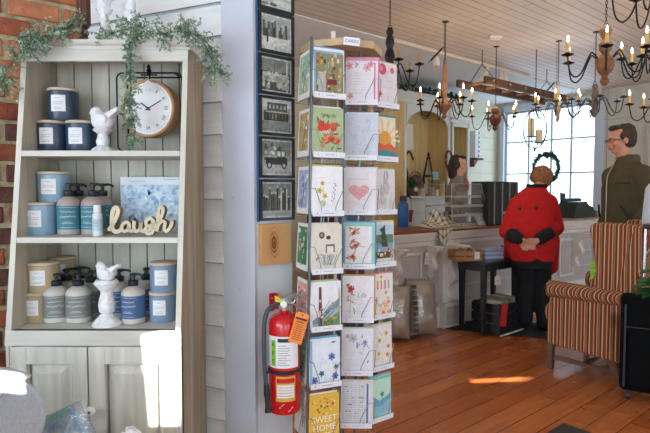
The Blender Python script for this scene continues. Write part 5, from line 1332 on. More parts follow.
mb = MB(CM @ T(q0.x, 0, .968)); mb.tube([(xw * .12, .24, .215), (xw * .70, .24, .215)], .034, m_tb, 14); mb.tube([(xw * .08, .24, .20), (xw * .70, .24, .20)], .010, m_k, 10); mb.build('carriage', t)
mb = MB(CM @ T(q0.x, 0, .968)); mb.add([(xw * .06, .25, .18), (xw * .26, .25, .18), (xw * .34, .29, .31), (xw * .14, .29, .32)], [(0, 1, 2, 3)], m_tw); mb.build('paper_rest', t)
mb = MB(CM @ T(q0.x, 0, .968))
for i in range(3):
    for j in range(7): mb.lathe([(.008, 0), (.009, .004), (0, .005)], m_tb, (xw * (.18 + j * .07), .0 + i * .012, .045 + i * .015), 8)
mb.build('keys', t)
p = CM @ V((q1_.x - xw * .16, .18, .968)); mb = MB(T(*p) @ RZ(RY)); mb.box((0, 0, .055), (.10, .06, .11), mat('#b9a23a', .5, var=.12)); mb.box((.0, -.031, .06), (.08, .002, .05), mat('#3d5a44', .5)); tag(mb.build('tea_tin', bevel=.004), 'small yellow and green tin beside the typewriter', 'tin')
p = CM @ V((q1_.x - xw * .34, .26, .968)); t = thing('pen_cup', 'slim grey cup holding pens between the typewriter and the yellow tin', 'pen cup', tuple(p)); mb = MB(T(*p)); mb.lathe([(0, 0), (.025, 0), (.028, .09), (.025, .09), (.022, .01), (0, .01)], m_tb, n=16); mb.build('cup', t)
for a in (-.3, .1, .35): mb = MB(T(*p)); mb.tube([(0, 0, .01), (a * .12, 0, .20)], .004, mat('#9aa2a8', .4), 6); mb.build('pen', t)
p = CM @ V((q1_.x - .02, .1, .968)); mb = MB(T(*p)); mb.lathe([(0, 0), (.03, 0), (.034, .06), (.026, .075), (0, .075)], mat('#6b7a86', .4, var=.1), n=16); tag(mb.build('small_jar'), 'small grey blue jar at the very end of the counter', 'jar')
# ================================================================ THE HUTCH BEHIND THE COUNTER
def on_b(px, py, b):
    d = ray(px, py); t_ = (b - V((0, 0, 0)).dot(VX)) / d.dot(VX); p_ = d * t_; return p_.dot(UX), H + p_.z
HB = CB - .40
m_hp = mat('#dcb676', .5, var=.12, scale=4, stretch=(4, 4, .6)); m_hy = mat('#dfc58c', .55, var=.07, scale=4, stretch=(5, 5, .5)); m_hw = mat('#dcdcd4', .45, var=.03)
ha0 = on_b(386, 150, HB)[0]; ha1 = on_b(403.5, 150, HB)[0]; ha2 = on_b(449, 150, HB)[0]; hzt = on_b(404, 92, HB)[1]; hzb = on_b(425, 196, HB)[1]
t = thing('hutch', 'tall yellow pine hutch with a white arched front behind the counter', 'hutch', tuple(B((ha0 + ha2) / 2, HB + .2, 0)))
mb = MB(RM); mb.bx(ha0 - .3, ha1, HB - .02, HB + .0, 0, hzt - .12, m_hp); mb.bx(ha0 - .3, ha1, HB, CB - .02, 0, hzt - .12, m_hp); mb.build('side_panel', t, bevel=.003)
mb = MB(RM)
for i in range(10):
    x = ha1 + (ha2 - .02 - ha1) * i / 10; mb.bx(x + .002, x + (ha2 - .02 - ha1) / 10 - .002, CB - .04, CB - .02, hzb, hzt - .1, m_hy)
mb.bx(ha1, ha2, CB - .022, CB - .012, 0, hzt - .1, mat('#7d6234', .7)); mb.bx(ha2 - .018, ha2, HB, CB - .02, hzb, hzt - .1, m_hy); mb.build('back_boards', t)
# arched face
aw = ha2 - ha1; zs = on_b(405, 127, HB)[1]; za = on_b(426, 111, HB)[1]
pts = [(ha1 + .02, hzt - .12), (ha1 + .02, zs)] + [(ha1 + .035 + (aw - .07) * (.5 - .5 * math.cos(PI * i / 14)), zs + (za - zs) * math.sin(PI * i / 14)) for i in range(15)] + [(ha2 - .02, zs), (ha2 - .02, hzt - .12)]
mb = MB(RM)
for i in range(1, len(pts) - 2):
    (xa1, z1a), (xb1, z1b) = pts[i], pts[i + 1]; mb.hexa([(xa1, HB - .02, z1a), (xb1, HB - .02, z1b), (xb1, HB, z1b), (xa1, HB, z1a)], [(xa1, HB - .02, hzt - .1), (xb1, HB - .02, hzt - .1), (xb1, HB, hzt - .1), (xa1, HB, hzt - .1)], m_hw) if abs(xb1 - xa1) > 1e-4 else None
mb.bx(ha1, ha1 + .04, HB - .02, HB, hzb, hzt - .1, m_hw); mb.bx(ha2 - .045, ha2, HB - .02, HB, hzb, hzt - .1, m_hw); mb.build('arched_face', t, recalc=True)
mb = MB(RM); cpf = [(HB + .35, hzt - .13), (HB - .03, hzt - .13), (HB - .04, hzt - .09), (HB - .09, hzt - .05), (HB - .11, hzt - .015), (HB - .11, hzt), (HB + .35, hzt)]
mb.loft([[(ha0 - .02, y, z) for y, z in cpf], [(ha2 + .06, y, z) for y, z in cpf]], m_hw, False); mb.build('crown', t)
mb = MB(RM); mb.bx(ha1 - .02, ha2 + .5, HB - .14, CB - .02, hzb - .03, hzb, m_hw); mb.bx(ha1, ha2 + .48, HB - .10, CB - .02, 0, hzb - .03, m_hw); mb.build('base_cabinet', t, bevel=.004)
for (za_, zb__) in ((hzb - .22, hzb - .05), (hzb - .42, hzb - .24)):
    mb = MB(RM); mb.bx(ha1 + .04, ha2 - .02, HB - .115, HB - .10, za_, zb__, m_hw); d_ = mb.build('drawer', t, bevel=.004)
    mb = MB(RM); mb.box(((ha1 + ha2) / 2 - .12, HB - .128, (za_ + zb__) / 2), (.09, .02, .025), mat('#b8935a', .4, metal=.6)); mb.build('handle', d_, bevel=.004)
# narrow white cabinet beside it
na0, na1 = on_b(450.5, 150, HB)[0], on_b(468, 150, HB)[0]; nzt = on_b(459, 119, HB)[1]
t = thing('narrow_cabinet', 'narrow white open cabinet with a moulded top beside the yellow hutch', 'cabinet', tuple(B((na0 + na1) / 2, HB + .2, hzb)))
mb = MB(RM); mb.bx(na0, na0 + .04, HB - .03, HB, hzb, nzt - .05, m_hw); mb.bx(na1 - .05, na1, HB - .03, HB, hzb, nzt - .05, m_hw); mb.bx(na0 + .001, na0 + .02, HB, CB - .03, hzb, nzt - .05, m_hy); mb.bx(na1 - .02, na1, HB, CB - .03, hzb, nzt - .05, m_hy); mb.bx(na0, na1, HB - .03, HB, nzt - .12, nzt - .05, m_hw); mb.build('sides', t, bevel=.003)
mb = MB(RM); mb.bx(na0 + .04, na1 - .05, CB - .06, CB - .03, hzb, nzt - .05, m_hy); mb.build('back_panel', t)
mb = MB(RM); cpf = [(CB - .03, nzt - .06), (HB - .035, nzt - .06), (HB - .05, nzt - .04), (HB - .08, nzt - .02), (HB - .085, nzt), (CB - .03, nzt)]
mb.loft([[(na0 - .05, y, z) for y, z in cpf], [(na1 + .05, y, z) for y, z in cpf]], m_hw, False); mb.build('crown', t)
# picture in it, standing on a small shelf
pa, pz_ = on_b(456, 162, HB + .25); mb = MB(RM)
mb.bx(na0 + .04, na1 - .05, HB + .05, CB - .06, pz_ - .02, pz_, m_hw); mb.build('shelf', t)
t = thing('small_picture', 'small brown framed flower picture standing in the narrow white cabinet', 'picture frame', tuple(B(pa, HB + .28, pz_)))
pb_, pzt = on_b(463.5, 144, HB + .25)
mb = MB(RM)
for a, b, c, d in ((pa, pa + .03, pz_, pzt), (pb_ - .03, pb_, pz_, pzt), (pa, pb_, pz_, pz_ + .03), (pa, pb_, pzt - .03, pzt)): mb.bx(a, b, HB + .24, HB + .26, c, d, mat('#6a4326', .5, var=.1))
mb.build('frame', t); mb = MB(RM); mb.bx(pa + .03, pb_ - .03, HB + .25, HB + .26, pz_ + .03, pzt - .03, mat('#b3a58c', .5, var=.2))
for k in range(6): mb.oval((pa + pb_) / 2 + rnd.uniform(-.04, .04), (pz_ + pzt) / 2 + rnd.uniform(-.06, .04), .016, .018, HB + .249, mat('#e6dcd0', .6), 8)
mb.build('print', t)
# bracket shelf with a stack of small white boxes
sa0, sz0 = on_b(471, 158, CB - .1); sa1, _ = on_b(477, 158, CB - .1)
mb = MB(RM); mb.bx(sa0, sa1 + .04, CB - .2, CB - .001, sz0 - .03, sz0, mat('#4c2c1c', .7, var=.1)); mb.prism([(sa0 + .04, sz0 - .03), (sa1, sz0 - .03), (sa1 - .05, sz0 - .09), (sa0 + .07, sz0 - .14)], CB - .12, CB - .001, mat('#6a3f26', .5, var=.1))
tag(mb.build('wall_shelf', bevel=.003), 'little dark wooden bracket shelf on the sage wall', 'shelf')
nb = ['lowest', 'second', 'third', 'fourth', 'fifth', 'topmost']
bh = (on_b(474, 131, CB - .1)[1] - sz0) / 6
for k in range(6):
    p = B((sa0 + sa1) / 2 + .01, CB - .10, sz0 + k * bh + .0008); t = thing('white_box', '%s of the small white boxes stacked on the bracket shelf' % nb[k], 'box', tuple(p), RY, 'small white boxes on the bracket shelf')
    MW = T(*p) @ RZ(RY); mb = MB(MW); mb.box((0, 0, bh / 2 - .001), (.14, .12, bh - .003), mat('#dcdde2', .5, var=.03)); mb.build('box', t, bevel=.002); mb = MB(MW); mb.oval(.03, bh / 2, .022, bh * .28, -.0615, mat('#3d4258', .5), 12); mb.build('label', t, recalc=False)
# framed white panel hanging high inside the hutch
pa, z1a = on_b(404.5, 123, HB + .05); pb_, z0a = on_b(413, 150, HB + .05)
mb = MB(RM); mb.bx(pa + .02, pb_, HB + .05, HB + .07, z0a, z1a, mat('#d8d2c4', .6, var=.05)); tag(mb.build('hanging_towel', bevel=.006), 'cream hanging towel inside the left edge of the hutch arch', 'towel')
# iron lantern
lzb = hzb
pc = on_b(427, 195, HB + .12); p = B(pc[0], HB + .10, hzb); t = thing('iron_lantern', 'dark iron lantern with a pyramid top standing in the hutch', 'lantern', tuple(p), RY)
k_ = 6.9 / 525; LM = T(*p) @ RZ(RY + .6); m_ir = mat('#2c211c', .5, metal=.4, var=.1); w_ = 14.5 * k_; h1_ = on_b(427, 176, HB + .1)[1] - hzb; h2_ = on_b(427, 158, HB + .1)[1] - hzb
mb = MB(LM)
cs = [(-w_ / 1.7, -w_ / 1.7), (w_ / 1.7, -w_ / 1.7), (w_ / 1.7, w_ / 1.7), (-w_ / 1.7, w_ / 1.7)]
cs = [(x * .8, y * .55) for x, y in cs]
for i in range(4):
    a, b = cs[i], cs[(i + 1) % 4]
    mb.tube([(a[0] * .8, a[1] * .8, .005), (a[0], a[1], h1_)], .010, m_ir, 6); mb.tube([(a[0], a[1], h1_), (a[0] * .25, a[1] * .25, h2_)], .009, m_ir, 6)
    mb.tube([(a[0], a[1], h1_), (b[0], b[1], h1_)], .010, m_ir, 6); mb.tube([(a[0] * .8, a[1] * .8, .01), (b[0] * .8, b[1] * .8, .01)], .010, m_ir, 6)
mb.build('frame', t, recalc=False); mb = MB(LM); mb.lathe([(.03, h2_ - .01), (.035, h2_), (.012, h2_ + .02), (.02, h2_ + .05), (.008, h2_ + .08), (0, h2_ + .09)], m_ir, n=12); mb.build('finial', t)
mb = MB(LM @ T(w_ * .35, -w_ * .42, h1_ - .05) @ RZ(-.6)); mb.bx(-.09, .09, -.004, 0, 0, .11, mat('#9fc3c6', .6, var=.05)); mb.scribble(-.06, .06, .07, .02, .004, -.005, mat('#5a7f84', .6)); mb.scribble(-.06, .05, .035, .02, .004, -.005, mat('#5a7f84', .6)); mb.build('blue_tag', t, recalc=False)
# small things on the hutch ledge and on the base cabinet
def ledge(px, off, z=None): a = on_b(px, 195, HB + off)[0]; return B(a, HB + off, (z or hzb) + .0005)
p = ledge(411, .02); t = thing('potted_greenery', 'leafy green plant with one white ball beside the iron lantern', 'plant', tuple(p)); mb = MB(T(*p)); mb.lathe([(0, 0), (.05, 0), (.06, .08), (.05, .08), (0, .06)], mat('#5a4a3c', .7), n=14); mb.build('pot', t)
mb = MB()
for k in range(90):
    d = V((rnd.gauss(0, 1), rnd.gauss(0, 1), abs(rnd.gauss(.6, .8)))).normalized(); leaf(mb, p + V((0, 0, .10)) + d * rnd.uniform(.02, .09), d, .05, .014, mat(rnd.choice(['#2f5f34', '#3f7a42', '#24502c']), .6))
mb.build('foliage', t, recalc=False); mb = MB(T(*p)); mb.ell((.05, -.10, .09), .028, mat('#e8e8e0', .5), 14, 10); mb.build('white_ball', t)
def tin(px, off, r, h, c, label, cat='jar', name='storage_jar', grp=None, z=None):
    p = ledge(px, off, z); t = thing(name, label, cat, tuple(p), 0, grp); mb = MB(T(*p)); mb.lathe([(0, 0), (r, 0), (r, h * .8), (r * .8, h * .86), (0, h * .87)], mat(c, .45, var=.1), n=18); mb.build('body', t); mb = MB(T(*p)); mb.lathe([(r * .85, h * .85), (r * .85, h), (0, h)], mat('#8a7a60', .4, var=.1), n=18); mb.build('lid', t)
g = 'small goods along the hutch ledge'
tin(441, -.02, .05, .20, '#c6b04c', 'tall yellow jar between the iron lantern and the hutch edge', grp=g)
tin(431, -.05, .045, .13, '#9c7a58', 'brown jar in front of the iron lantern', grp=g)
tin(421, -.06, .05, .12, '#b9a894', 'short beige jar in front of the iron lantern, left of the brown jar', grp=g)
tin(436, -.06, .035, .10, '#d8d4c8', 'small cream jar right of the brown jar on the ledge', grp=g)
# kettle on a stand behind
p = ledge(415, .2); t = thing('grey_kettle', 'dull grey kettle with hoop handle on a wooden block, left of the lantern', 'kettle', tuple(p)); m_g = mat('#5c5a56', .4, metal=.4, var=.1)
mb = MB(T(*p)); mb.bx(-.12, .12, -.06, .06, 0, .17, mat('#7a4f34', .6, var=.1)); mb.build('wooden_block', t)
mb = MB(T(*p)); mb.lathe([(0, .17), (.09, .17), (.10, .20), (.08, .26), (.03, .29), (0, .30)], m_g, n=20); mb.tube([(.08, 0, .20), (.13, 0, .26), (.15, 0, .27)], .014, m_g, 8); mb.build('body', t); mb = MB(T(*p)); mb.tube([(.08 * math.cos(q), 0, .25 + .09 * math.sin(q)) for q in [PI * i / 10 for i in range(11)]], .007, m_g, 6); mb.build('handle', t)
p = ledge(406, .25); mb = MB(T(*p)); mb.tube(smooth_path([(0, 0, .0), (.02, 0, .3), (-.03, 0, .5), (.04, 0, .62), (.10, 0, .5)], 5), .014, mat('#5a3020', .5, var=.1), 8); mb.lathe([(0, 0), (.06, 0), (.05, .02), (0, .02)], mat('#5a3020', .5), n=14)
tag(mb.build('curved_wood_ornament'), 'dark red brown curled ornament at the left inside the hutch', 'ornament')
# dried wreath on the right stile
p = B(on_b(449, 160, HB - .05)[0], HB - .05, on_b(449, 160, HB - .05)[1]); mb = MB(T(*p) @ RZ(RY)); 
for k in range(3): mb.tube([(.075 * math.cos(q) + rnd.uniform(-.006, .006), rnd.uniform(-.012, .012), .13 * math.sin(q) + rnd.uniform(-.01, .01)) for q in [2 * PI * i / 22 for i in range(22)]], .010, mat('#7a3f2a', .7, var=.2), 6, True)
tag(mb.build('twig_wreath', recalc=False), 'small reddish brown twig wreath hung on the edge of the hutch', 'wreath')
# ivy on top of the hutch
t = thing('ivy_garland', 'dark green ivy garland lying on top of the yellow hutch', 'garland', tuple(B(ha0, HB, hzt))); ml = MB(); ms = MB()
path = smooth_path([B(ha0 - .1, HB - .05, hzt + .01), B((ha0 + ha1) / 2, HB - .06, hzt + .02), B(ha1 + .3, HB - .05, hzt + .015), B((ha1 + ha2) / 2 + .1, HB - .06, hzt + .02), B(ha2, HB - .05, hzt + .02), B(ha2 + .12, HB - .08, hzt - .02)], 5)
ms.tube(path, .006, m_stem, 6)
for k in range(420):
    i = rnd.randrange(len(path) - 1); q = path[i].lerp(path[i + 1], rnd.random()) + V((rnd.gauss(0, .03), rnd.gauss(0, .04), min(abs(rnd.gauss(0, .03)), .05))); d = V((rnd.gauss(0, 1), rnd.gauss(-.5, 1), rnd.gauss(0, .8))); leaf(ml, q, d, .06, .022, mat(rnd.choice(['#2c5a30', '#3d7038', '#1f4424', '#4f8044']), .5))
ml.build('foliage', t, recalc=False); ms.build('stem', t)
# ================================================================ BY THE FOOT OF THE COUNTER
# wrapped cushions
m_cu = mat('#b9aa92', .85, var=.08, scale=20, bump=.2, bs=120); m_cs = mat('#54504a', .8, var=.15); m_film = thin_mat('plastic_film', '#f2f4f6', .16, .06, '#e6eaee', .14, .3)
def cushion(pxl, pxr, pyt, pyb, Yc, label, rz, tilt=.12):
    p = F((pxl + pxr) / 2, pyb, 0); s = p.y / 525; w_ = (pxr - pxl) * s / 2; h_ = (pyb - pyt) * s / 2 * 1.02
    t = thing('wrapped_cushion', label, 'cushion', tuple(p), rz, 'plastic wrapped cushions leaning on the counter'); M0 = T(*p) @ RZ(rz) @ RX(-tilt) @ T(0, 0, h_)
    def pill(k, m, name, dd=.10):
        mb = MB(M0); nu, nv = 28, 20; vs = []; fs = []
        for side_ in (-1, 1):
            for j in range(nv + 1):
                for i in range(nu + 1):
                    u, v = -1 + 2 * i / nu, -1 + 2 * j / nv; e = (1 - abs(u) ** 3) * (1 - abs(v) ** 3); e = max(e, 0) ** .55
                    sh = 1 - .05 * (1 - abs(v)) * 0 + .0; vs.append((u * w_ * k * (1 - .05 * (1 - v * v)), side_ * dd * k * e - side_ * 0, v * h_ * k * (1 - .05 * (1 - u * u)) + .004 * math.sin(u * 9) * (1 - v * v)))
        S = (nu + 1) * (nv + 1)
        for q in (0, 1):
            for j in range(nv):
                for i in range(nu): a = q * S + j * (nu + 1) + i; fs.append((a, a + 1, a + nu + 2, a + nu + 1))
        mb.add(vs, fs, m, True); return mb.build(name, t)
    pill(.94, m_cu, 'cushion'); 
    mb = MB(M0)
    for q in range(9): z_ = -h_ * .8 + q * h_ * .18; mb.add([(-w_ * .80, -.062 - .03 * (1 - abs(z_ / h_)), z_), (-w_ * .52, -.078 - .03 * (1 - abs(z_ / h_)), z_), (-w_ * .52, -.078 - .03 * (1 - abs(z_ / h_)), z_ + h_ * .12), (-w_ * .80, -.062 - .03 * (1 - abs(z_ / h_)), z_ + h_ * .12)], [(0, 1, 2, 3)], m_cs)
    mb.build('woven_band', t, recalc=False)
    pill(1.0, m_film, 'plastic_wrap', .118)
cushion(406.5, 439, 278, 337, 5, 'plump beige cushion in clear plastic at the front, nearest the white plinth', .28, .16)
cushion(383, 411, 284, 341, 5, 'beige cushion in clear plastic, partly behind the plumper one', -.05)
# wicker basket at the left
p = F(385, 331, 0) + V((0, .25, 0)); mb = MB(T(*p)); mb.lathe([(0, 0), (.13, 0), (.17, .28), (.175, .30), (.165, .30), (.12, .02), (0, .02)], mat('#7a5a3c', .8, var=.25, scale=60, bump=.8, bs=150, stretch=(1, 1, 3)), n=28)
for k in range(9): mb.tube([((.133 + k * .0045) * math.cos(q), (.133 + k * .0045) * math.sin(q), .02 + k * .032) for q in [2 * PI * i / 28 for i in range(28)]], .008, mat('#6a4a30', .8, var=.2), 5, True)
tag(mb.build('wicker_basket', recalc=False), 'brown wicker basket mostly hidden behind the card rack', 'basket')
# dark rug
m_rug = mat('#24262b', .95, var=.15, scale=60, bump=.4, bs=300)
r0, r1 = F(444, 329, 0), F(556, 340, 0); rd = (r1 - r0).normalized(); rn = V((-rd.y, rd.x, 0))
mb = MB(); q = [r0, r1, r1 + rn * .62 + rd * .1, r0 + rn * .30]; mb.add([(a.x, a.y, .001) for a in q] + [(a.x, a.y, .010) for a in q], [(3, 2, 1, 0), (4, 5, 6, 7), (0, 1, 5, 4), (1, 2, 6, 5), (2, 3, 7, 6), (3, 0, 4, 7)], m_rug)
tag(mb.build('dark_mat', bevel=.002), 'charcoal floor mat under the black table and the person in red', 'mat')
# small black side table
m_bt = mat('#1a1d24', .35, var=.12, coat=.2)
nl = F(483.5, 336, .011); TU = UX * .56; TV = VX * .27
t = thing('side_table', 'small black wooden side table in front of the counter', 'side table', tuple(nl + TU / 2 + TV / 2), RY)
zt_ = H - (262.5 - 190) * nl.y / 525 + .0; zt_ = P(484, 262, nl.y).z
TMm = Matrix(((UX.x, VX.x, 0, nl.x), (UX.y, VX.y, 0, nl.y), (0, 0, 1, .011), (0, 0, 0, 1))); zt_ -= .011
mb = MB(TMm); mb.bx(-.05, .61, -.05, .32, zt_ - .025, zt_, m_bt); mb.build('tabletop', t, bevel=.004)
mb = MB(TMm); mb.bx(-.01, .57, -.01, .0, zt_ - .09, zt_ - .025, m_bt); mb.bx(-.01, .57, .27, .28, zt_ - .09, zt_ - .025, m_bt); mb.bx(-.01, 0, 0, .27, zt_ - .09, zt_ - .025, m_bt); mb.bx(.56, .57, 0, .27, zt_ - .09, zt_ - .025, m_bt); mb.build('apron', t)
for x in (.02, .54):
    for y in (.02, .25): mb = MB(TMm); mb.hexa([(x - .016, y - .016, 0), (x + .016, y - .016, 0), (x + .016, y + .016, 0), (x - .016, y + .016, 0)], [(x - .024, y - .024, zt_ - .025), (x + .024, y - .024, zt_ - .025), (x + .024, y + .024, zt_ - .025), (x - .024, y + .024, zt_ - .025)], m_bt); mb.build('leg', t, bevel=.002)
zt_ += .011
# crate, papers and jars on the table
m_cr = mat('#9a7046', .6, var=.15, scale=8, stretch=(1, 5, 5)); q = nl + UX * .02 + VX * .16
KM = Matrix(((UX.x * .6 + .5, -.35, 0, q.x), (.35 * 1, .93, 0, q.y), (0, 0, 1, zt_ + .0008), (0, 0, 0, 1)))
KM = T(q.x - .06, q.y - .03, zt_ + .0008) @ RZ(.16)
t = thing('wooden_crate', 'small slatted wooden crate standing on the black table', 'crate', tuple(KM.to_translation()), .16)
mb = MB(KM)
for z_ in (.005, .052): 
    mb.bx(-.13, .13, -.085, -.077, z_, z_ + .04, m_cr); mb.bx(-.13, .13, .077, .085, z_, z_ + .04, m_cr); mb.bx(-.13, -.122, -.077, .077, z_, z_ + .04, m_cr); mb.bx(.122, .13, -.077, .077, z_, z_ + .04, m_cr)
mb.bx(-.125, .125, -.08, .08, 0, .006, m_cr); mb.build('slats', t, bevel=.002)
mb = MB(KM); mb.bx(.05, .10, -.089, -.086, .02, .085, mat('#d9d6ca', .6)); mb.build('label', t)
mb = MB(KM)
for k in range(4): mb.box((-.07 + k * .045, 0, .055 + .012 * (k % 2)), (.03, .12, .09), mat(['#8a6a44', '#b08a5a', '#6d5238', '#a48a68'][k], .7, var=.2))
tag(mb.build('kraft_packets', bevel=.004), 'brown packets standing inside the wooden crate on the black table', 'packets')
q = nl + UX * .27 + VX * .12; KM = T(q.x, q.y, zt_ + .0008) @ RZ(.3)
mb = MB(KM)
for k in range(7): mb.box((rnd.uniform(-.004, .004), 0, .006 + k * .013), (.20, .14, .011), mat(['#a9b8d2', '#c4cddd', '#8f9fbe'][k % 3], .6, var=.05))
tag(mb.build('paper_stack', bevel=.001), 'stack of pale blue papers beside the wooden crate', 'papers')
m_jg = thin_mat('jar_glass', '#e8f0f0', .15, .15, '#b8c4cc')
for k in range(3):
    q = nl + UX * (.45 + .055 * k) + VX * (.06 + .07 * (k % 2)); p = V((q.x, q.y, zt_ + .0008)); t = thing('glass_jar', ['short glass jar nearest the blue paper stack', 'glass jar between two others beside the blue papers', 'glass jar closest to the black trousers on the side table'][k], 'jar', tuple(p), 0, 'glass jars on the black side table')
    mb = MB(T(*p)); mb.lathe([(0, 0), (.028, 0), (.028, .07), (.02, .085), (.02, .09)], m_jg, n=16); mb.build('jar', t, recalc=False); mb = MB(T(*p)); mb.lathe([(.023, .09), (.023, .105), (0, .105)], mat('#8d9298', .35, metal=.6), n=16); mb.build('lid', t)
q = nl + VX * .135 + UX * -.05; mb = MB(T(q.x, q.y, zt_ - .08)); m = mat('#d5d0c0', .7)
tq = nl - UX * .0 + UX * .12 - VX * .058
mb = MB(T(tq.x, tq.y, zt_ - .05) @ RZ(.3)); mb.prism([(-.03, -.16), (.03, -.16), (.03, -.09), (.012, -.075), (-.012, -.075), (-.03, -.09)], -.001, .001, m); mb.tube([(0, 0, -.078), (0, 0, .0)], .001, m, 4); mb.scribble(-.02, .02, -.12, .01, .0018, -.0015, mat('#6a665c', .7)); tag(mb.build('price_tag', recalc=False), 'cream paper tag dangling from the top of the black side table', 'tag')
# black crate with records under the table
c0 = F(500, 337, .011); KM = T(c0.x - .0, c0.y + .0, .011) @ RZ(RY); L1, L2, hh = .40, .30, P(500, 305, c0.y).z
t = thing('record_crate', 'black slatted crate of framed prints and records on the floor under the table', 'crate', tuple(KM.to_translation()), RY)
mb = MB(KM)
for k in range(3):
    z_ = .012 + k * (hh - .02) / 3; e = (hh - .02) / 3 - .012
    mb.bx(0, L1, 0, .012, z_, z_ + e, m_bt); mb.bx(0, .012, 0, L2, z_, z_ + e, m_bt); mb.bx(L1 - .012, L1, 0, L2, z_, z_ + e, m_bt); mb.bx(0, L1, L2 - .012, L2, z_, z_ + e, m_bt)
for x in (.012, L1 - .03):
    for y in (.012, L2 - .03): mb.bx(x, x + .018, y, y + .018, 0, hh - .01, m_bt)
mb.bx(0.005, L1 - .005, .005, L2 - .005, .012, .02, m_bt); mb.build('slats', t, bevel=.002)
mb = MB(KM); mb.bx(0, L1, -.006, -.001, .0, .014, mat('#cfc9ba', .5)); mb.build('pale_base_strip', t)
rl = ['greenish record sleeve at the back of the black crate', 'brown framed print leaning in the black crate', 'tan record sleeve leaning in the front of the black crate', 'grey print standing in the middle of the black crate']
for k, (x, c_) in enumerate(((.06, '#7c8a78'), (.14, '#8a7258'), (.22, '#b0a084'), (.30, '#8d8a84'))):
    MK = KM @ T(x, .15, .022) @ RYm(.22); mb = MB(MK); mb.box((0, 0, .15), (.008, .25, .29), mat(c_, .6, var=.25, scale=15)); mb.box((-.0048, 0, .15), (.001, .21, .25), mat('#c8bfa8', .6, var=.3, scale=12))
    tag(mb.build('record_sleeve', bevel=.001), rl[k], 'record sleeve', 'sleeves and prints in the black crate')
MK = KM @ T(.05, -.009, hh - .05) @ RYm(.15); mb = MB(MK); mb.prism([(-.05, -.16), (.05, -.16), (.05, .04), (-.05, .04)], -.002, 0, mat('#c9241f', .6, var=.05)); tag(mb.build('red_tag'), 'bright red card hanging on the front of the black crate', 'tag')
# ================================================================ HANGING LADDER, CHANDELIERS, WREATH
m_lad = mat('#5a4030', .7, var=.25, scale=10, stretch=(1, 6, 6), bump=.4, bs=40); m_rg = mat('#a4866a', .7, var=.2, scale=10)
ZL = 2.45
na, fa = F(485, 79, ZL), F(567.5, 98.5, ZL); fb_, fc_ = F(457.5, 82.5, ZL), F(537, 99, ZL)
ld = (fa - na).normalized(); lw_ = (fb_ - na); lw_ = lw_ - ld * lw_.dot(ld); LW = lw_.length; lw_.normalize()
t = thing('hanging_ladder', 'old dark wooden ladder hanging level on chains below the ceiling', 'ladder', tuple((na + fc_) / 2))
LMx = Matrix(((ld.x, lw_.x, 0, na.x), (ld.y, lw_.y, 0, na.y), (0, 0, 1, ZL), (0, 0, 0, 1)))
LL = (fa - na).length
mb = MB(LMx); mb.bx(0, LL, -.02, .02, -.045, .03, m_lad); mb.build('rail', t, bevel=.004)
off = (fb_ - na).dot(ld)
mb = MB(LMx); mb.bx(off, off + LL * 1.02, LW - .02, LW + .02, -.045, .03, m_lad); mb.build('rail', t, bevel=.004)
for k in range(6):
    x = .12 + k * (LL - .2) / 5; mb = MB(LMx); mb.tube([(x, -.03, -.005), (x, LW + .03, -.005)], .016, m_rg, 8); mb.build('rung', t)
m_chn = mat('#3c3834', .4, metal=.7, var=0)
def chain(mb, p, q, m=m_chn, r=.0022, link=.026):
    d = q - p; L = d.length; n = max(2, int(L / (link * .75))); d.normalize(); s = d.orthogonal().normalized(); b = d.cross(s)
    for i in range(n):
        c = p + d * (L * (i + .5) / n); a = s if i % 2 else b
        mb.tube([c + d * (link * .5 * math.cos(q_)) + a * (link * .22 * math.sin(q_)) for q_ in [2 * PI * j / 10 for j in range(10)]], r, m, 5, True)
for x in (.16, LL - .25):
    mb = MB(); 
    for y in (0, LW): chain(mb, LMx @ V((x, y, .03)), LMx @ V((x, LW / 2, .20)))
    top = LMx @ V((x, LW / 2, .20)); chain(mb, top, V((top.x, top.y, CH))); mb.build('chain', t, recalc=False)
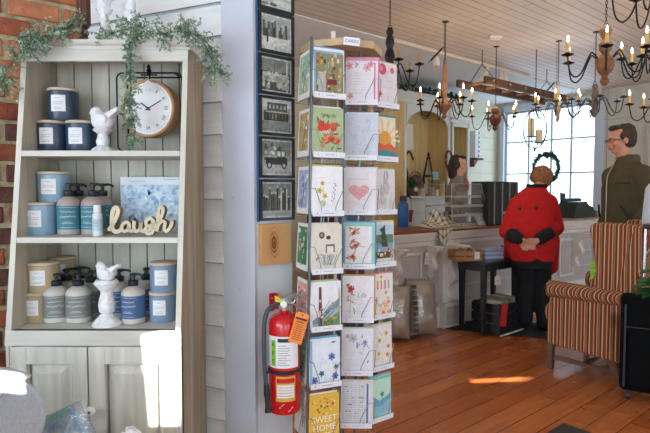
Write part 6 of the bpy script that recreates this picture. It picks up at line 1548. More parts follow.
# ---- chandeliers
m_fl = mat('#ffd9a0', .4, var=0, emit=22); m_fl2 = mat('#fff3dc', .4, var=0, emit=40)
def bulb_mat():
    return m_fl2
def chandelier(label, px, pyt, pyb, Y, prof, bcol, arms, R, arm_z, lit, ccol='#d9b56a', acol='#1c1a1a', rot=0, dip=.115, hook=None, chh=.085, cup=True, power=5, skip=(), mixlit=None, unlit_thin=False, lean=0):
    """turned body on a chain; S-shaped arms with pan, candle and bulb"""
    top = P(px, pyt, Y); bot = P(px, pyb, Y); c = V((top.x, Y, 0)); hh = top.z - bot.z
    rot = rot - math.atan((px - 325) / FPX)
    root = thing('chandelier', label, 'chandelier', (c.x, c.y, bot.z), 0, 'chandeliers hanging from the board ceiling')
    M0 = T(c.x, c.y, bot.z)
    mb = MB(M0); mb.lathe([(r, z * hh) for r, z in prof], mat(bcol, .5, var=.18, scale=16, bump=.2, bs=50), n=22)
    mb.tube([(.013 * math.cos(q), 0, hh + .010 + .013 * math.sin(q)) for q in [2 * PI * j / 12 for j in range(12)]], .0025, m_chn, 5, True); mb.build('body', root)
    mb = MB(); chain(mb, V((c.x, c.y, top.z + .02)), V((c.x, c.y, CH))); mb.lathe([(0, 0), (.03, 0), (.03, -.006), (0, -.014)], m_chn, (c.x, c.y, CH), 14); mb.build('chain', root, recalc=False)
    am = mat(acol, .4, metal=.5, var=0); r0 = [r for r, z in prof if abs(z - arm_z) < .12]; r0 = (max(r0) if r0 else .03) * .8
    z0 = arm_z * hh
    for i in range(arms):
        if i in skip: continue
        a = rot + 2 * PI * i / arms; MA = M0 @ RZ(a)
        pts = smooth_path([(r0, 0, z0), (r0 + .12 * R, 0, z0 + .03), (.38 * R, 0, z0 + .035), (.50 * R, 0, z0 - dip * .2), (.62 * R, 0, z0 - dip * .75), (.78 * R, 0, z0 - dip * 1.0), (.93 * R, 0, z0 - dip * .72), (R, 0, z0 + .015)], 4)
        mb = MB(MA); mb.tube(pts, .0048, am, 7); ar = mb.build('arm', root)
        zp = z0 + .015
        mb = MB(MA); mb.lathe([(.004, zp - .006), (.030, zp + .002), (.038, zp + .008), (.036, zp + .009), (.01, zp + .003)], am, (R, 0, 0), 16); mb.lathe([(.013, zp), (.014, zp + .02), (.011, zp + .02)], am, (R, 0, 0), 12); mb.build('drip_pan', ar)
        mb = MB(MA); rc = .0105 if not unlit_thin else .006
        mb.lathe([(rc, zp + .01), (rc * 1.05, zp + chh * .5), (rc * .95, zp + chh), (0, zp + chh)], mat(ccol, .5, var=.12, scale=40), (R, 0, 0), 12); mb.build('candle', ar)
        if lit and not unlit_thin:
            mb = MB(MA); mb.lathe([(.003, zp + chh), (.0065, zp + chh + .010), (.007, zp + chh + .017), (.0038, zp + chh + .030), (0, zp + chh + .042)], bulb_mat() if not (mixlit and i in mixlit) else mat('#e8e0d0', .2, var=0), (R, 0, 0), 10); mb.build('bulb', ar)
    if lit:
        l = bpy.data.lights.new('candle_light', 'POINT'); l.energy = power * .7; l.color = (1, .72, .42); l.shadow_soft_size = .12
        lo_ = bpy.data.objects.new('candle_light', l); COL.objects.link(lo_); lo_.location = (c.x, c.y, bot.z + z0 + .16 + .05); lo_.location.y -= 0
    return root
turned = [(0, 0), (.012, .01), (.024, .05), (.028, .09), (.018, .14), (.016, .17), (.040, .24), (.052, .32), (.056, .40), (.052, .46), (.032, .50), (.020, .55), (.036, .62), (.040, .70), (.026, .76), (.020, .80), (.036, .88), (.040, .94), (.03, .99), (0, 1)]
column = [(0, 0), (.010, .01), (.024, .04), (.016, .09), (.030, .14), (.056, .19), (.062, .24), (.050, .29), (.026, .33), (.018, .37), (.020, .45), (.022, .60), (.020, .85), (.014, .93), (.018, .96), (.010, 1), (0, 1)]
spindle = [(0, 0), (.014, .02), (.030, .12), (.040, .22), (.026, .30), (.042, .40), (.034, .50), (.022, .58), (.034, .68), (.030, .78), (.020, .85), (.030, .92), (.018, 1), (0, 1)]
urn = [(0, 0), (.012, .02), (.030, .10), (.022, .20), (.05, .34), (.062, .50), (.052, .62), (.030, .70), (.044, .80), (.040, .92), (.02, 1), (0, 1)]
slim = [(0, 0), (.008, .02), (.016, .08), (.010, .14), (.024, .24), (.036, .32), (.026, .42), (.014, .48), (.016, .60), (.018, .85), (.012, .92), (.016, .97), (.006, 1), (0, 1)]
r_ = math.radians
chandelier('large chandelier with a golden brown turned wooden body, lit, nearest the right', 606, 27, 86, 3.35, turned, '#845226', 6, .245, .46, True, rot=r_(-88), power=5)
chandelier('small chandelier with a black turned body and unlit ivory candles behind the card rack top', 390, 28, 77, 4.1, spindle, '#1e1c1a', 6, .23, .15, False, rot=r_(-14), ccol='#c49a58', dip=.14)
chandelier('lit chandelier with a long pale wooden column over the hutch', 445, 62, 119, 4.7, column, '#94653e', 7, .235, .26, True, rot=r_(-100), power=6, acol='#2a2624')
chandelier('lit chandelier with a small red brown urn body hanging between ladder and sage wall', 495.5, 107, 131, 5.5, urn, '#6e3a22', 5, .235, .55, True, rot=r_(182), power=6, acol='#4a4440')
chandelier('lit chandelier with a slim cream and tan turned stem in front of the window', 558, 84, 123, 5.3, slim, '#bfa57c', 6, .225, .42, True, rot=r_(-155), power=4, acol='#3d4250')
chandelier('unlit chandelier with a grey weathered turned body right of the window', 595, 84, 118, 5.0, spindle, '#6c6456', 6, .25, .45, False, rot=r_(-20), acol='#4a4644', unlit_thin=True, ccol='#b9a98a')
chandelier('unlit dark chandelier at the upper right corner with thin candle stubs', 668, -42, 22, 2.75, spindle, '#3a2c22', 6, .25, .55, False, rot=r_(186), acol='#2e1f1a', dip=.15, unlit_thin=True, ccol='#8f8a80')
chandelier('lit chandelier with a black body cut by the right edge', 657, 28, 74, 3.7, spindle, '#181716', 6, .215, .30, True, rot=r_(195), power=3, acol='#141414')
chandelier('lit chandelier low at the right edge below the black bodied one', 668, 88, 122, 4.3, urn, '#6a4a34', 6, .27, .5, True, rot=r_(190), power=3, acol='#2a2522')
# hooks with cord over the ladder side
def cordhook(px, py, Y, label, n=3):
    p = P(px, py, Y); mb = MB(); mb.tube(smooth_path([p + V((-.14, 0, -.10)), p + V((-.10, 0, -.05)), p + V((-.02, 0, .03)), p + V((.0, 0, .035)), p + V((.015, 0, -.02)), p + V((.0, 0, -.09))], 5), .0035, mat('#241d1a', .5), 6)
    mb.tube([p + V((-.115, 0, -.075)), p + V((-.02, 0, .03))], .010, mat('#241d1a', .5), 8); mb.tube([p + V((0, 0, .035)), V((p.x, p.y, CH))], .002, m_chn, 5)
    tag(mb.build('cord_hook', recalc=False), label, 'hook')
cordhook(444, 52, 4.78, 'dark iron hook and cord above the pale column chandelier')
cordhook(556, 86, 5.42, 'dark iron hook and cord above the slim cream chandelier')
# iron scroll candle holder with two pillar candles, in front of the window
Yk = 5.6; c = P(531, 127, Yk); t = thing('scroll_candle_holder', 'hanging iron scroll holder with two cream pillar candles in front of the window', 'candle holder', (c.x, c.y, c.z))
m_sc = mat('#3a4150', .45, metal=.5, var=0); mb = MB(T(*c)); k = Yk / 525
def hoop(cx, cz, rx, rz, rotz=0, n=30): return [(cx * k + rx * k * math.cos(q) * math.cos(rotz), rx * k * math.cos(q) * math.sin(rotz), cz * k + rz * k * math.sin(q)) for q in [2 * PI * i / n for i in range(n)]]
for a in (0, .9, -.9): mb.tube(hoop(4, -2, 12, 19, a), .0045, m_sc, 6, True)
for s in (-1, 1): mb.tube(smooth_path([(s * 3 * k, 0, -20 * k), (s * 9 * k, 0, -24 * k), (s * 12 * k, 0, -19 * k), (s * 8 * k, 0, -16 * k), (s * 6 * k, 0, -19 * k)], 5), .004, m_sc, 6)
mb.tube([(0, 0, 18 * k), (4 * k, 0, 17 * k)], .004, m_sc, 5)
for cx, cz in ((0, -10), (8, -16)): mb.lathe([(0, 0), (.05, 0), (.055, .008), (0, .008)], m_sc, (cx * k, 0, cz * k), 16)
mb.tube([(4 * k, 0, -21 * k), (4 * k, 0, -24 * k)], .012, m_sc, 8); mb.build('scroll_frame', t, recalc=False)
for cx, z0_, z1_ in ((0, -9, 8), (8, -15, -3)): mb = MB(T(*c)); mb.lathe([(0, 0), (3.3 * k, 0), (3.3 * k, (z1_ - z0_) * k), (2.4 * k, (z1_ - z0_) * k + .004), (0, (z1_ - z0_) * k - .004)], mat('#d8c9a4', .5, var=.06), (cx * k, 0, z0_ * k), 20); mb.build('pillar_candle', t)
mb = MB(); chain(mb, c + V((4 * k, 0, 17 * k)), V((c.x + 4 * k, c.y, CH))); mb.build('chain', t, recalc=False)
# green wreath hung on the window
wa, wz_ = on_back(547.5, 168); t = thing('green_wreath', 'green leafy wreath hanging on the window behind the red coat', 'wreath', tuple(B(CA - .06, wa, wz_))); k = B(CA, wa).y / 525; RR = 12.8 * k
WMx = T(*B(CA - .05, wa, wz_)) @ RZ(RY - PI / 2); mb = MB(WMx); mb.tube([(RR * math.cos(q), 0, RR * math.sin(q)) for q in [2 * PI * i / 40 for i in range(40)]], .02, mat('#39503a', .8), 8, True); mb.build('ring', t)
mb = MB(WMx)
for i in range(620):
    q = rnd.random() * 2 * PI; p = V((RR * math.cos(q), 0, RR * math.sin(q))); d = V((math.cos(q + .8) * rnd.uniform(-.2, 1) + rnd.gauss(0, .7), -abs(rnd.gauss(0, .5)), math.sin(q + .8) * rnd.uniform(-.2, 1) + rnd.gauss(0, .7)))
    leaf(mb, p, d, rnd.uniform(.05, .10), .016, mat(rnd.choice(['#3d6145', '#4f7a58', '#2f4f3a', '#6a9078']), .6))
mb.build('foliage', t, recalc=False)
mb = MB(); p0_ = WMx @ V((0, 0, RR)); mb.tube([p0_, p0_ + V((0, 0, .3))], .003, m_chn, 5); mb.build('hanger', t)
# ================================================================ STRIPED WING CHAIR
fl, rl_ = F(551, 368, 0), F(617, 387.5, 0)
WCM = Matrix(((UX.x, VX.x, 0, rl_.x), (UX.y, VX.y, 0, rl_.y), (0, 0, 1, 0), (0, 0, 0, 1)))   # x: across, y: towards the front, origin at near rear leg
CD = V(fl - rl_).dot(VX) if (fl - rl_).dot(VX) > .35 else .45
CD = max(.46, (fl - rl_).dot(VX)); CWd = .66
st_cols = ['#76301f', '#76301f', '#b3926a', '#8a3c26', '#8a3c26', '#58522f', '#c4ab84', '#76301f', '#76301f', '#9c6846', '#66593a', '#b3926a']
m_str = ramp_mat('chair_stripes', [(i / 12, c) for i, c in enumerate(st_cols)], stripe_coord(.085, 1, 1, 0), .85, .25, .2, 'CONSTANT', 400)
t = thing('wing_chair', 'striped red and gold wing chair seen from its side and back', 'armchair', tuple(WCM @ V((CWd / 2, CD / 2, 0))), RY, None)
def wl(l): return MB(WCM)
zs0, zs1 = .17, .62
# side panels under the arms, arms, wings
def side_part(x0, x1):
    mb = MB(WCM)
    prof = [(-.06, .16), (CD + .01, .19), (CD + .025, .24), (CD + .02, .36), (CD + .045, .41), (CD + .04, .46), (CD + .01, .50), (CD + .0, .60), (-.06, .60)]
    mb.prism([(y, z) for y, z in prof], 0, 1, m_str, M=Matrix(((0, x1 - x0, 0, x0), (1, 0, 0, 0), (0, 0, 1, 0), (0, 0, 0, 1)))); mb.build('side_panel', t, bevel=.012)
def arm(xc, s):
    mb = MB(WCM); mb.tube([(xc, -.02, .60), (xc, CD * .5, .60), (xc, CD + .01, .60)], [.050, .056, .062], m_str, 20)
    mb.build('armrest', t)
    mb = MB(WCM); 
def wing(xc):
    prof = smooth_path([(-.19, 1.085, 0), (.02, 1.10, 0), (.17, 1.095, 0), (.205, 1.05, 0), (.185, .93, 0), (.165, .82, 0), (.165, .74, 0), (.20, .66, 0), (.14, .58, 0), (-.08, .58, 0)], 4)
    mb = MB(WCM); mb.prism([(p.x, p.y) for p in prof], -.5, .5, m_str, M=Matrix(((0, .06, 0, xc), (1, 0, 0, 0), (0, 0, 1, 0), (0, 0, 0, 1)))); mb.build('wing', t, bevel=.014)
side_part(0.0, .06); side_part(CWd - .06, CWd); arm(.01, -1); arm(CWd - .01, 1); wing(.03); wing(CWd - .03)
mb = MB(WCM)                                                     # back: leans away, stripes follow it
lo = [(0, -.06, .16), (CWd, -.06, .16), (CWd, .06, .16), (0, .06, .16)]; hi = [(-.01, -.20, 1.09), (CWd + .01, -.20, 1.09), (CWd + .01, -.08, 1.10), (-.01, -.08, 1.10)]
lo2 = [(0, -.06, .50), (CWd, -.06, .50), (CWd, .08, .50), (0, .08, .50)]
mb.loft([lo, lo2, hi], m_str, False); mb.build('backrest', t, bevel=.02)
mb = MB(WCM); mb.bx(.06, CWd - .06, 0, CD + .05, .19, .34, m_str); mb.build('seat_base', t, bevel=.01)
mb = MB(WCM); mb.bx(.07, CWd - .07, .03, CD + .08, .34, .46, m_str); mb.build('seat_cushion', t, bevel=.03)
m_leg = mat('#5c3a22', .4, var=.15, scale=10, coat=.2)
for x in (.03, CWd - .03):
    mb = MB(WCM); y = CD + .0; mb.hexa([(x - .018, y - .018, 0), (x + .018, y - .018, 0), (x + .018, y + .018, 0), (x - .018, y + .018, 0)], [(x - .022, y - .022, .21), (x + .022, y - .022, .21), (x + .022, y + .022, .21), (x - .022, y + .022, .21)], m_leg); mb.build('leg', t, bevel=.002)
    mb = MB(WCM); rr = []
    for z_, dy in ((0, -.06), (.06, -.035), (.12, -.01), (.20, 0.0)): dy += .05; rr.append([(x - .018, dy - .018, z_), (x + .018, dy - .018, z_), (x + .018, dy + .018, z_), (x - .018, dy + .018, z_)])
    mb.loft(rr, m_leg, False); mb.build('leg', t, bevel=.002)
    mb = MB(WCM); mb.bx(x - .01, x + .01, -.01, CD, .075, .105, m_leg); mb.build('stretcher', t, bevel=.002)
mb = MB(WCM); mb.bx(.03, CWd - .03, CD * .5 - .01, CD * .5 + .01, .08, .10, m_leg); mb.build('stretcher', t)
p = P(592.5, 262, 3.66); mb = MB(T(*p) @ RZ(-.4) @ RYm(-.08)); mb.prism([(-.018, -.13), (.028, -.13), (.028, .0), (.005, .012), (-.018, 0)], -.002, 0, mat('#9fce4a', .6, var=.04)); mb.scribble(-.012, .022, -.04, .012, .0022, -.0028, mat('#4d6a2a', .6)); mb.scribble(-.012, .02, -.08, .012, .0022, -.0028, mat('#4d6a2a', .6)); mb.tube([(0, 0, 0), (-.01, .01, .12)], .0012, mat('#e8e8e0', .6), 4)
mb.build('price_tag', t, recalc=False)['label'] = 'lime green price tag'
# ================================================================ SUITCASE, PLANT
sL = F(618.5, 399, 0); SM = T(sL.x, sL.y, 0) @ RZ(-.50); t = thing('suitcase', 'black upright fabric suitcase with raised silver handle beside the wing chair', 'suitcase', tuple(SM @ V((.17, .11, 0)))); m_su = mat('#07090a', .9, var=.15, scale=60, bump=.3, bs=300, spec=.15)
zt_ = P(630, 296, sL.y).z
mb = MB(SM); mb.bx(.0, .36, 0, .17, .055, zt_, m_su); mb.build('body', t, bevel=.03)
mb = MB(SM); mb.bx(.05, .31, -.022, .0, .10, zt_ - .22, m_su); mb.build('front_pocket', t, bevel=.012)
mb = MB(SM)
for x in (.025, .335): mb.tube([(x, -.008, .09), (x, -.008, zt_ - .05)], .006, mat('#2a3036', .5), 6)
mb.tube([(.02, -.004, zt_ - .19), (.34, -.004, zt_ - .19)], .003, mat('#4a5056', .4, metal=.5), 5); mb.build('piping', t)
xh = .125
mb = MB(SM)
for x in (xh, xh + .13): mb.tube([(x, .13, zt_ - .01), (x, .13, P(635, 226, sL.y + .15).z)], .008, mat('#a9b0b6', .25, metal=.9, var=0), 10)
mb.build('handle_tube', t); zz = P(635, 226, sL.y + .15).z; mb = MB(SM); mb.tube([(xh - .015, .13, zz), (xh + .145, .13, zz)], .014, m_bk, 10); mb.build('handle_grip', t)
for x in (.05, .31):
    for y in (.03, .14): mb = MB(SM); mb.tube([(x - .012, y, .026), (x + .012, y, .026)], .026, m_bk, 16); mb.bx(x - .016, x + .016, y - .015, y + .015, .03, .065, m_bk); mb.build('wheel', t)
pp = V((2.36, 3.02, 0)); t = thing('potted_plant', 'broad leaved green plant reaching over the suitcase from the right edge', 'plant', tuple(pp))
mb = MB(T(*pp)); mb.lathe([(0, 0), (.11, 0), (.15, .26), (.155, .28), (.14, .28), (.13, .25), (0, .25)], mat('#8b8f92', .6, var=.1), n=26); mb.build('pot', t)
ml = MB(); ms = MB(); tips = [P(652, 290, 3.0), P(656, 284, 2.98), P(654, 280, 3.05), P(660, 292, 2.95), P(650, 286, 3.1), P(662, 280, 3.0), P(670, 300, 2.9), P(655, 272, 3.05)] + [pp + V((rnd.uniform(-.1, .3), rnd.uniform(-.25, .25), rnd.uniform(.5, .75))) for _ in range(12)]
for q in tips:
    base = pp + V((0, 0, .25)); mid = base.lerp(q, .55) + V((0, 0, .14)); path = smooth_path([base, mid, q], 6); ms.tube(path, .005, mat('#3a6a34', .5), 6)
    d = (path[-1] - path[-2]).normalized() + V((0, 0, -.3)); sd = d.cross(V((0, 0, 1))).normalized(); up_ = sd.cross(d).normalized(); L_ = rnd.uniform(.08, .12); n = 8; vs = []
    for j in range(n + 1):
        f = j / n; w_ = L_ * .42 * math.sin(PI * min(f * 1.0 + .04, 1)) ** .7; c_ = q + d * (f * L_) - up_ * (.03 * f * f); vs += [c_ - sd * w_ + up_ * .012, c_, c_ + sd * w_ + up_ * .012]
    ml.add(vs, [(3 * j + a, 3 * j + a + 1, 3 * j + a + 4, 3 * j + a + 3) for j in range(n) for a in (0, 1)], mat(rnd.choice(['#1f5a2c', '#2c6f38', '#184a26']), .35, var=.1), True)
ml.build('leaves', t, recalc=False); ms.build('stems', t, recalc=False)
# corner of a mat at the bottom edge
a_, b_ = F(563, 424.5, 0), None; mb = MB(Matrix(((UX.x, VX.x, 0, a_.x), (UX.y, VX.y, 0, a_.y), (0, 0, 1, 0), (0, 0, 0, 1))))
mb.bx(-1.0, 0, -1.1, 0, .001, .010, mat('#3a3834', .95, var=.15, scale=80, bump=.4, bs=300)); tag(mb.build('floor_mat', bevel=.002), 'dark grey floor mat with only one corner showing at the bottom edge', 'mat')
# ================================================================ FOREGROUND LEFT
m_lin = mat('#bcc4ce', .9, var=.10, scale=160, bump=.5, bs=420); m_th = mat('#e9edf3', .85, var=.03, bump=.2, bs=60)
t = thing('linen_armchair', 'pale grey linen armchair with a white throw over its rolled arm, bottom left', 'armchair', (-1.25, 1.30, 0))
YA = 1.42; cx0 = xat(3, YA, .8); zA = P(3, 372, YA).z; rA = .118
mb = MB()
def armring(y, cx, cz, r): 
    pts = [(cx + r * math.cos(a) , cz + r * math.sin(a)) for a in [math.radians(x) for x in range(-50, 200, 14)]]
    pts = [(cx + r * .62, cz - r * 1.35), (cx + r * .60, 0.16)][::-1] + pts + [(cx - r * .7, cz - r * .8), (cx - r * .7, .16)]
    return [(x, y, z) for x, z in pts]
zc_ = zA - rA
mb.loft([armring(YA - .02, cx0, zc_, rA), armring(YA, cx0, zc_, rA), armring(YA + .04, cx0 - .02, zc_, rA), armring(YA + .20, cx0 - .10, zc_, rA)][:2] + [armring(YA - .75 + .0, cx0, zc_, rA)][:0], m_lin); mb.build('armrest_front', t, bevel=.006)
mb = MB(); mb.loft([armring(YA - .70, cx0, zc_, rA * .97), armring(YA - .01, cx0, zc_, rA * .97)], m_lin); mb.build('armrest', t)
mb = MB(); mb.loft([armring(YA - .70, cx0 - .85, zc_, rA * .97), armring(YA + .0, cx0 - .85, zc_, rA * .97)], m_lin); mb.build('armrest', t)
mb = MB(); mb.bx(cx0 - .85, cx0, YA - .72, YA - .02, .16, .46, m_lin); mb.build('seat', t, bevel=.03)
mb = MB(); mb.bx(cx0 - .85, cx0 - .02, YA - .82, YA - .66, .16, .80, m_lin); mb.build('backrest', t, bevel=.04)
for x in (cx0 - .8, cx0): 
    for y in (YA - .7, YA - .08): mb = MB(); mb.tube([(x, y, 0), (x, y, .17)], [.015, .024], m_leg, 10); mb.build('leg', t)
def thf(u, v):
    a = math.radians(205 - 150 * u); r = rA + .008 + .003 * math.sin(v * 14 + u * 5); y = YA + .006 - .5 * v
    return V((cx0 + r * math.cos(a), y + .004 * math.sin(u * 20), zc_ + r * math.sin(a)))
o = cloth('white_throw', thf, 30, 20, 1, 1, m_th, .006); tag(o, 'white throw draped over the rolled arm of the linen armchair', 'throw')
# low bench, bag and fluffy pile at the bottom edge
zbn = .52; t = thing('low_bench', 'whitewashed bench in front of the cupboard, its top just below the picture edge', 'bench', (-.62, 1.50, 0))
mb = MB(); mb.bx(-.74, -.48, 1.36, 1.66, zbn - .03, zbn, m_wwh); mb.build('bench_top', t, bevel=.004)
for x in (-.70, -.48):
    for y in (1.38, 1.64): mb = MB(); mb.bx(x - .02, x + .02, y - .02, y + .02, 0, zbn - .03, m_ww); mb.build('leg', t)
t = thing('plastic_bag', 'clear crumpled plastic bag holding a blue printed packet in front of the cupboard', 'bag', (-.66, 1.55, zbn))
m_pb = thin_mat('bag_film', '#eef2f5', .22, .16, '#cfd8de', .12, .8)
def P2(px, py, Y): return P(px, py, Y)
ol = [(28, 440), (33, 424), (45, 414), (62, 407), (82, 400), (83, 406), (93, 420), (98, 440)]
for side_, Y in ((0, 1.50), (1, 1.58)):
    pass
mb = MB(); nu, nv = 18, 12; vs = []
bl, br, tl, tr_ = P(26, 452, 1.50), P(101, 452, 1.50), P(34, 421, 1.53), P(83, 399, 1.53)
for sgn in (-1, 1):
    for j in range(nv + 1):
        for i in range(nu + 1):
            u, v = i / nu, j / nv; p = bl.lerp(br, u).lerp(tl.lerp(tr_, u), v); e = (math.sin(PI * u) * math.sin(PI * min(1, v * .8 + .2))) ** .5
            vs.append(p + V((0, sgn * .05 * e * (1 - v * .5), 0)) + noise.noise_vector(p * 14 + V((0, sgn, 0))) * .007)
S = (nu + 1) * (nv + 1); fs = [(q * S + j * (nu + 1) + i, q * S + j * (nu + 1) + i + 1, q * S + (j + 1) * (nu + 1) + i + 1, q * S + (j + 1) * (nu + 1) + i) for q in (0, 1) for j in range(nv) for i in range(nu)]
mb.add(vs, fs, m_pb, True); mb.build('film', t, recalc=False)
mb = MB(T(*P(68, 447, 1.53)) @ RYm(-.5)); m_bl = ramp_mat('packet_print', [(0, '#2a76ae'), (.45, '#3f93c4'), (.55, '#7fc0dc'), (.62, '#c9e2ec'), (.75, '#2f86b8')], noise_coord(22, 4), .4)
mb.bx(-.05, .07, -.012, .012, 0, .105, m_bl); mb.rect(-.05, .07, .085, .105, -.0125, mat('#4db1a8', .4)); mb.scribble(-.03, .05, .06, .012, .003, -.013, mat('#d8c658', .5)); tag(mb.build('blue_packet', bevel=.004, recalc=False), 'blue and teal printed packet inside the clear plastic bag', 'packet')
mb = MB(T(*P(52, 436, 1.54)) @ RYm(.12)); mb.bx(-.025, .03, -.006, .006, 0, .06, mat('#c3cddb', .5)); tag(mb.build('pale_packet', bevel=.002), 'pale grey packet beside the blue one in the plastic bag', 'packet')
fc = P(130, 444, 1.50); mb = MB()
for i in range(150):
    q = V((rnd.gauss(0, 1), rnd.gauss(0, 1), abs(rnd.gauss(0, 1)))).normalized(); c_ = V((fc.x, fc.y, zbn + .01)) + V((q.x * .040, q.y * .04, q.z * (fc.z + .052 - zbn - .02))); mb.ell(c_, rnd.uniform(.007, .011), mat('#f1f3f6', .9, var=.03), 7, 5)
mb.ell((fc.x, fc.y, zbn + .03), (.038, .038, .045), mat('#f1f3f6', .9, var=.03)); tag(mb.build('fluffy_pompom'), 'white fluffy bobbly ball at the bottom edge before the right cupboard door', 'pompom')
# ================================================================ PEOPLE
m_skin = mat('#c98a6c', .5, var=.05, scale=30); m_skin2 = mat('#d09a80', .5, var=.05, scale=30)
def head(mb, c, M, s=1.0, m=None):
    """face looks along local -y; c = centre between the ears"""
    MM = T(*c) @ M @ Matrix.Scale(s, 4)
    mb.ell((0, .012, .022), (.074, .094, .092), m, 24, 16, MM)            # skull
    mb.ell((0, -.022, -.030), (.058, .066, .078), m, 20, 14, MM)          # face
    mb.ell((0, -.055, -.088), (.030, .026, .022), m, 12, 8, MM)           # chin
    mb.ell((0, -.078, .018), (.050, .020, .016), m, 12, 8, MM)            # brow
    pts = [MM @ V(p) for p in ((0, -.082, .010), (0, -.100, -.018), (0, -.108, -.034))]
    mb.cap(pts[0], .009 * s, pts[1], .012 * s, m, 8); mb.cap(pts[1], .012 * s, pts[2], .013 * s, m, 8)
    for q in (-1, 1):
        mb.ell((q * .012, -.098, -.036), (.009, .010, .008), m, 8, 6, MM)
        mb.ell((q * .036, -.064, -.030), (.022, .018, .022), m, 10, 8, MM)
        mb.ell((q * .076, .012, -.012), (.010, .020, .032), m, 10, 8, MM)
    mb.ell((0, -.088, -.060), (.024, .010, .007), m, 10, 6, MM); mb.ell((0, -.086, -.070), (.020, .010, .007), m, 10, 6, MM)
def face_parts(root, c, M, s, hair=None):
    MM = T(*c) @ M @ Matrix.Scale(s, 4)
    for q in (-1, 1):
        mb = MB(); mb.ell((q * .031, -.084, -.004), (.013, .006, .008), mat('#ece8e4', .3, var=0), 12, 8, MM); mb.ell((q * .031, -.0895, -.004), (.006, .003, .006), mat('#2a2320', .2, var=0), 10, 6, MM); mb.build('eye', root)
        mb = MB(); mb.cap(MM @ V((q * .018, -.096, .014)), .0028 * s, MM @ V((q * .044, -.086, .016)), .002 * s, mat(hair or '#4a3828', .8), 6); mb.build('eyebrow', root)
    mb = MB(); mb.ell((0, -.0965, -.062), (.021, .004, .0045), mat('#a8524a', .5, var=0), 12, 6, MM); mb.ell((0, -.0945, -.069), (.018, .004, .005), mat('#b45e54', .5, var=0), 12, 6, MM); mb.build('lips', root)
def hand(mb, w, d, palm_n, s, m, curl=.5, thumb=1):
    """w wrist point, d direction of the fingers, palm_n palm normal (fingers curl that way)"""
    d = V(d).normalized(); n = V(palm_n); n = (n - d * n.dot(d)).normalized(); a = d.cross(n)
    pc = w + d * .045 * s
    for k in (-1.5, -.5, .5, 1.5): mb.cap(w + a * k * .012 * s, .013 * s, w + d * .085 * s + a * k * .019 * s, .0115 * s, m, 8)
    for k, L in ((-1.5, .068), (-.5, .082), (.5, .078), (1.5, .060)):
        p = w + d * .088 * s + a * k * .0195 * s; dd = d.copy(); r = .0092 * s
        for j in range(3):
            dd = (dd + n * curl * .55).normalized(); q = p + dd * L * s * (.42, .32, .26)[j]; mb.cap(p, r, q, r * .9, m, 8); p = q; r *= .9
    p = w + d * .02 * s + a * thumb * .026 * s; t1 = (d * .6 + a * thumb * .75 + n * .3).normalized(); q = p + t1 * .040 * s; mb.cap(p, .013 * s, q, .011 * s, m, 8); t2 = (d * .85 + a * thumb * .25 + n * .45).normalized(); mb.cap(q, .011 * s, q + t2 * .036 * s, .009 * s, m, 8)
def ering(c, rx, ry, n=20, M=None, p=2.0):
    out = []
    for i in range(n):
        a = 2 * PI * i / n; x, y = math.cos(a), math.sin(a); out.append(V((c[0] + rx * math.copysign(abs(x) ** (2 / p), x), c[1] + ry * math.copysign(abs(y) ** (2 / p), y), c[2])))
    return [M @ q for q in out] if M else out
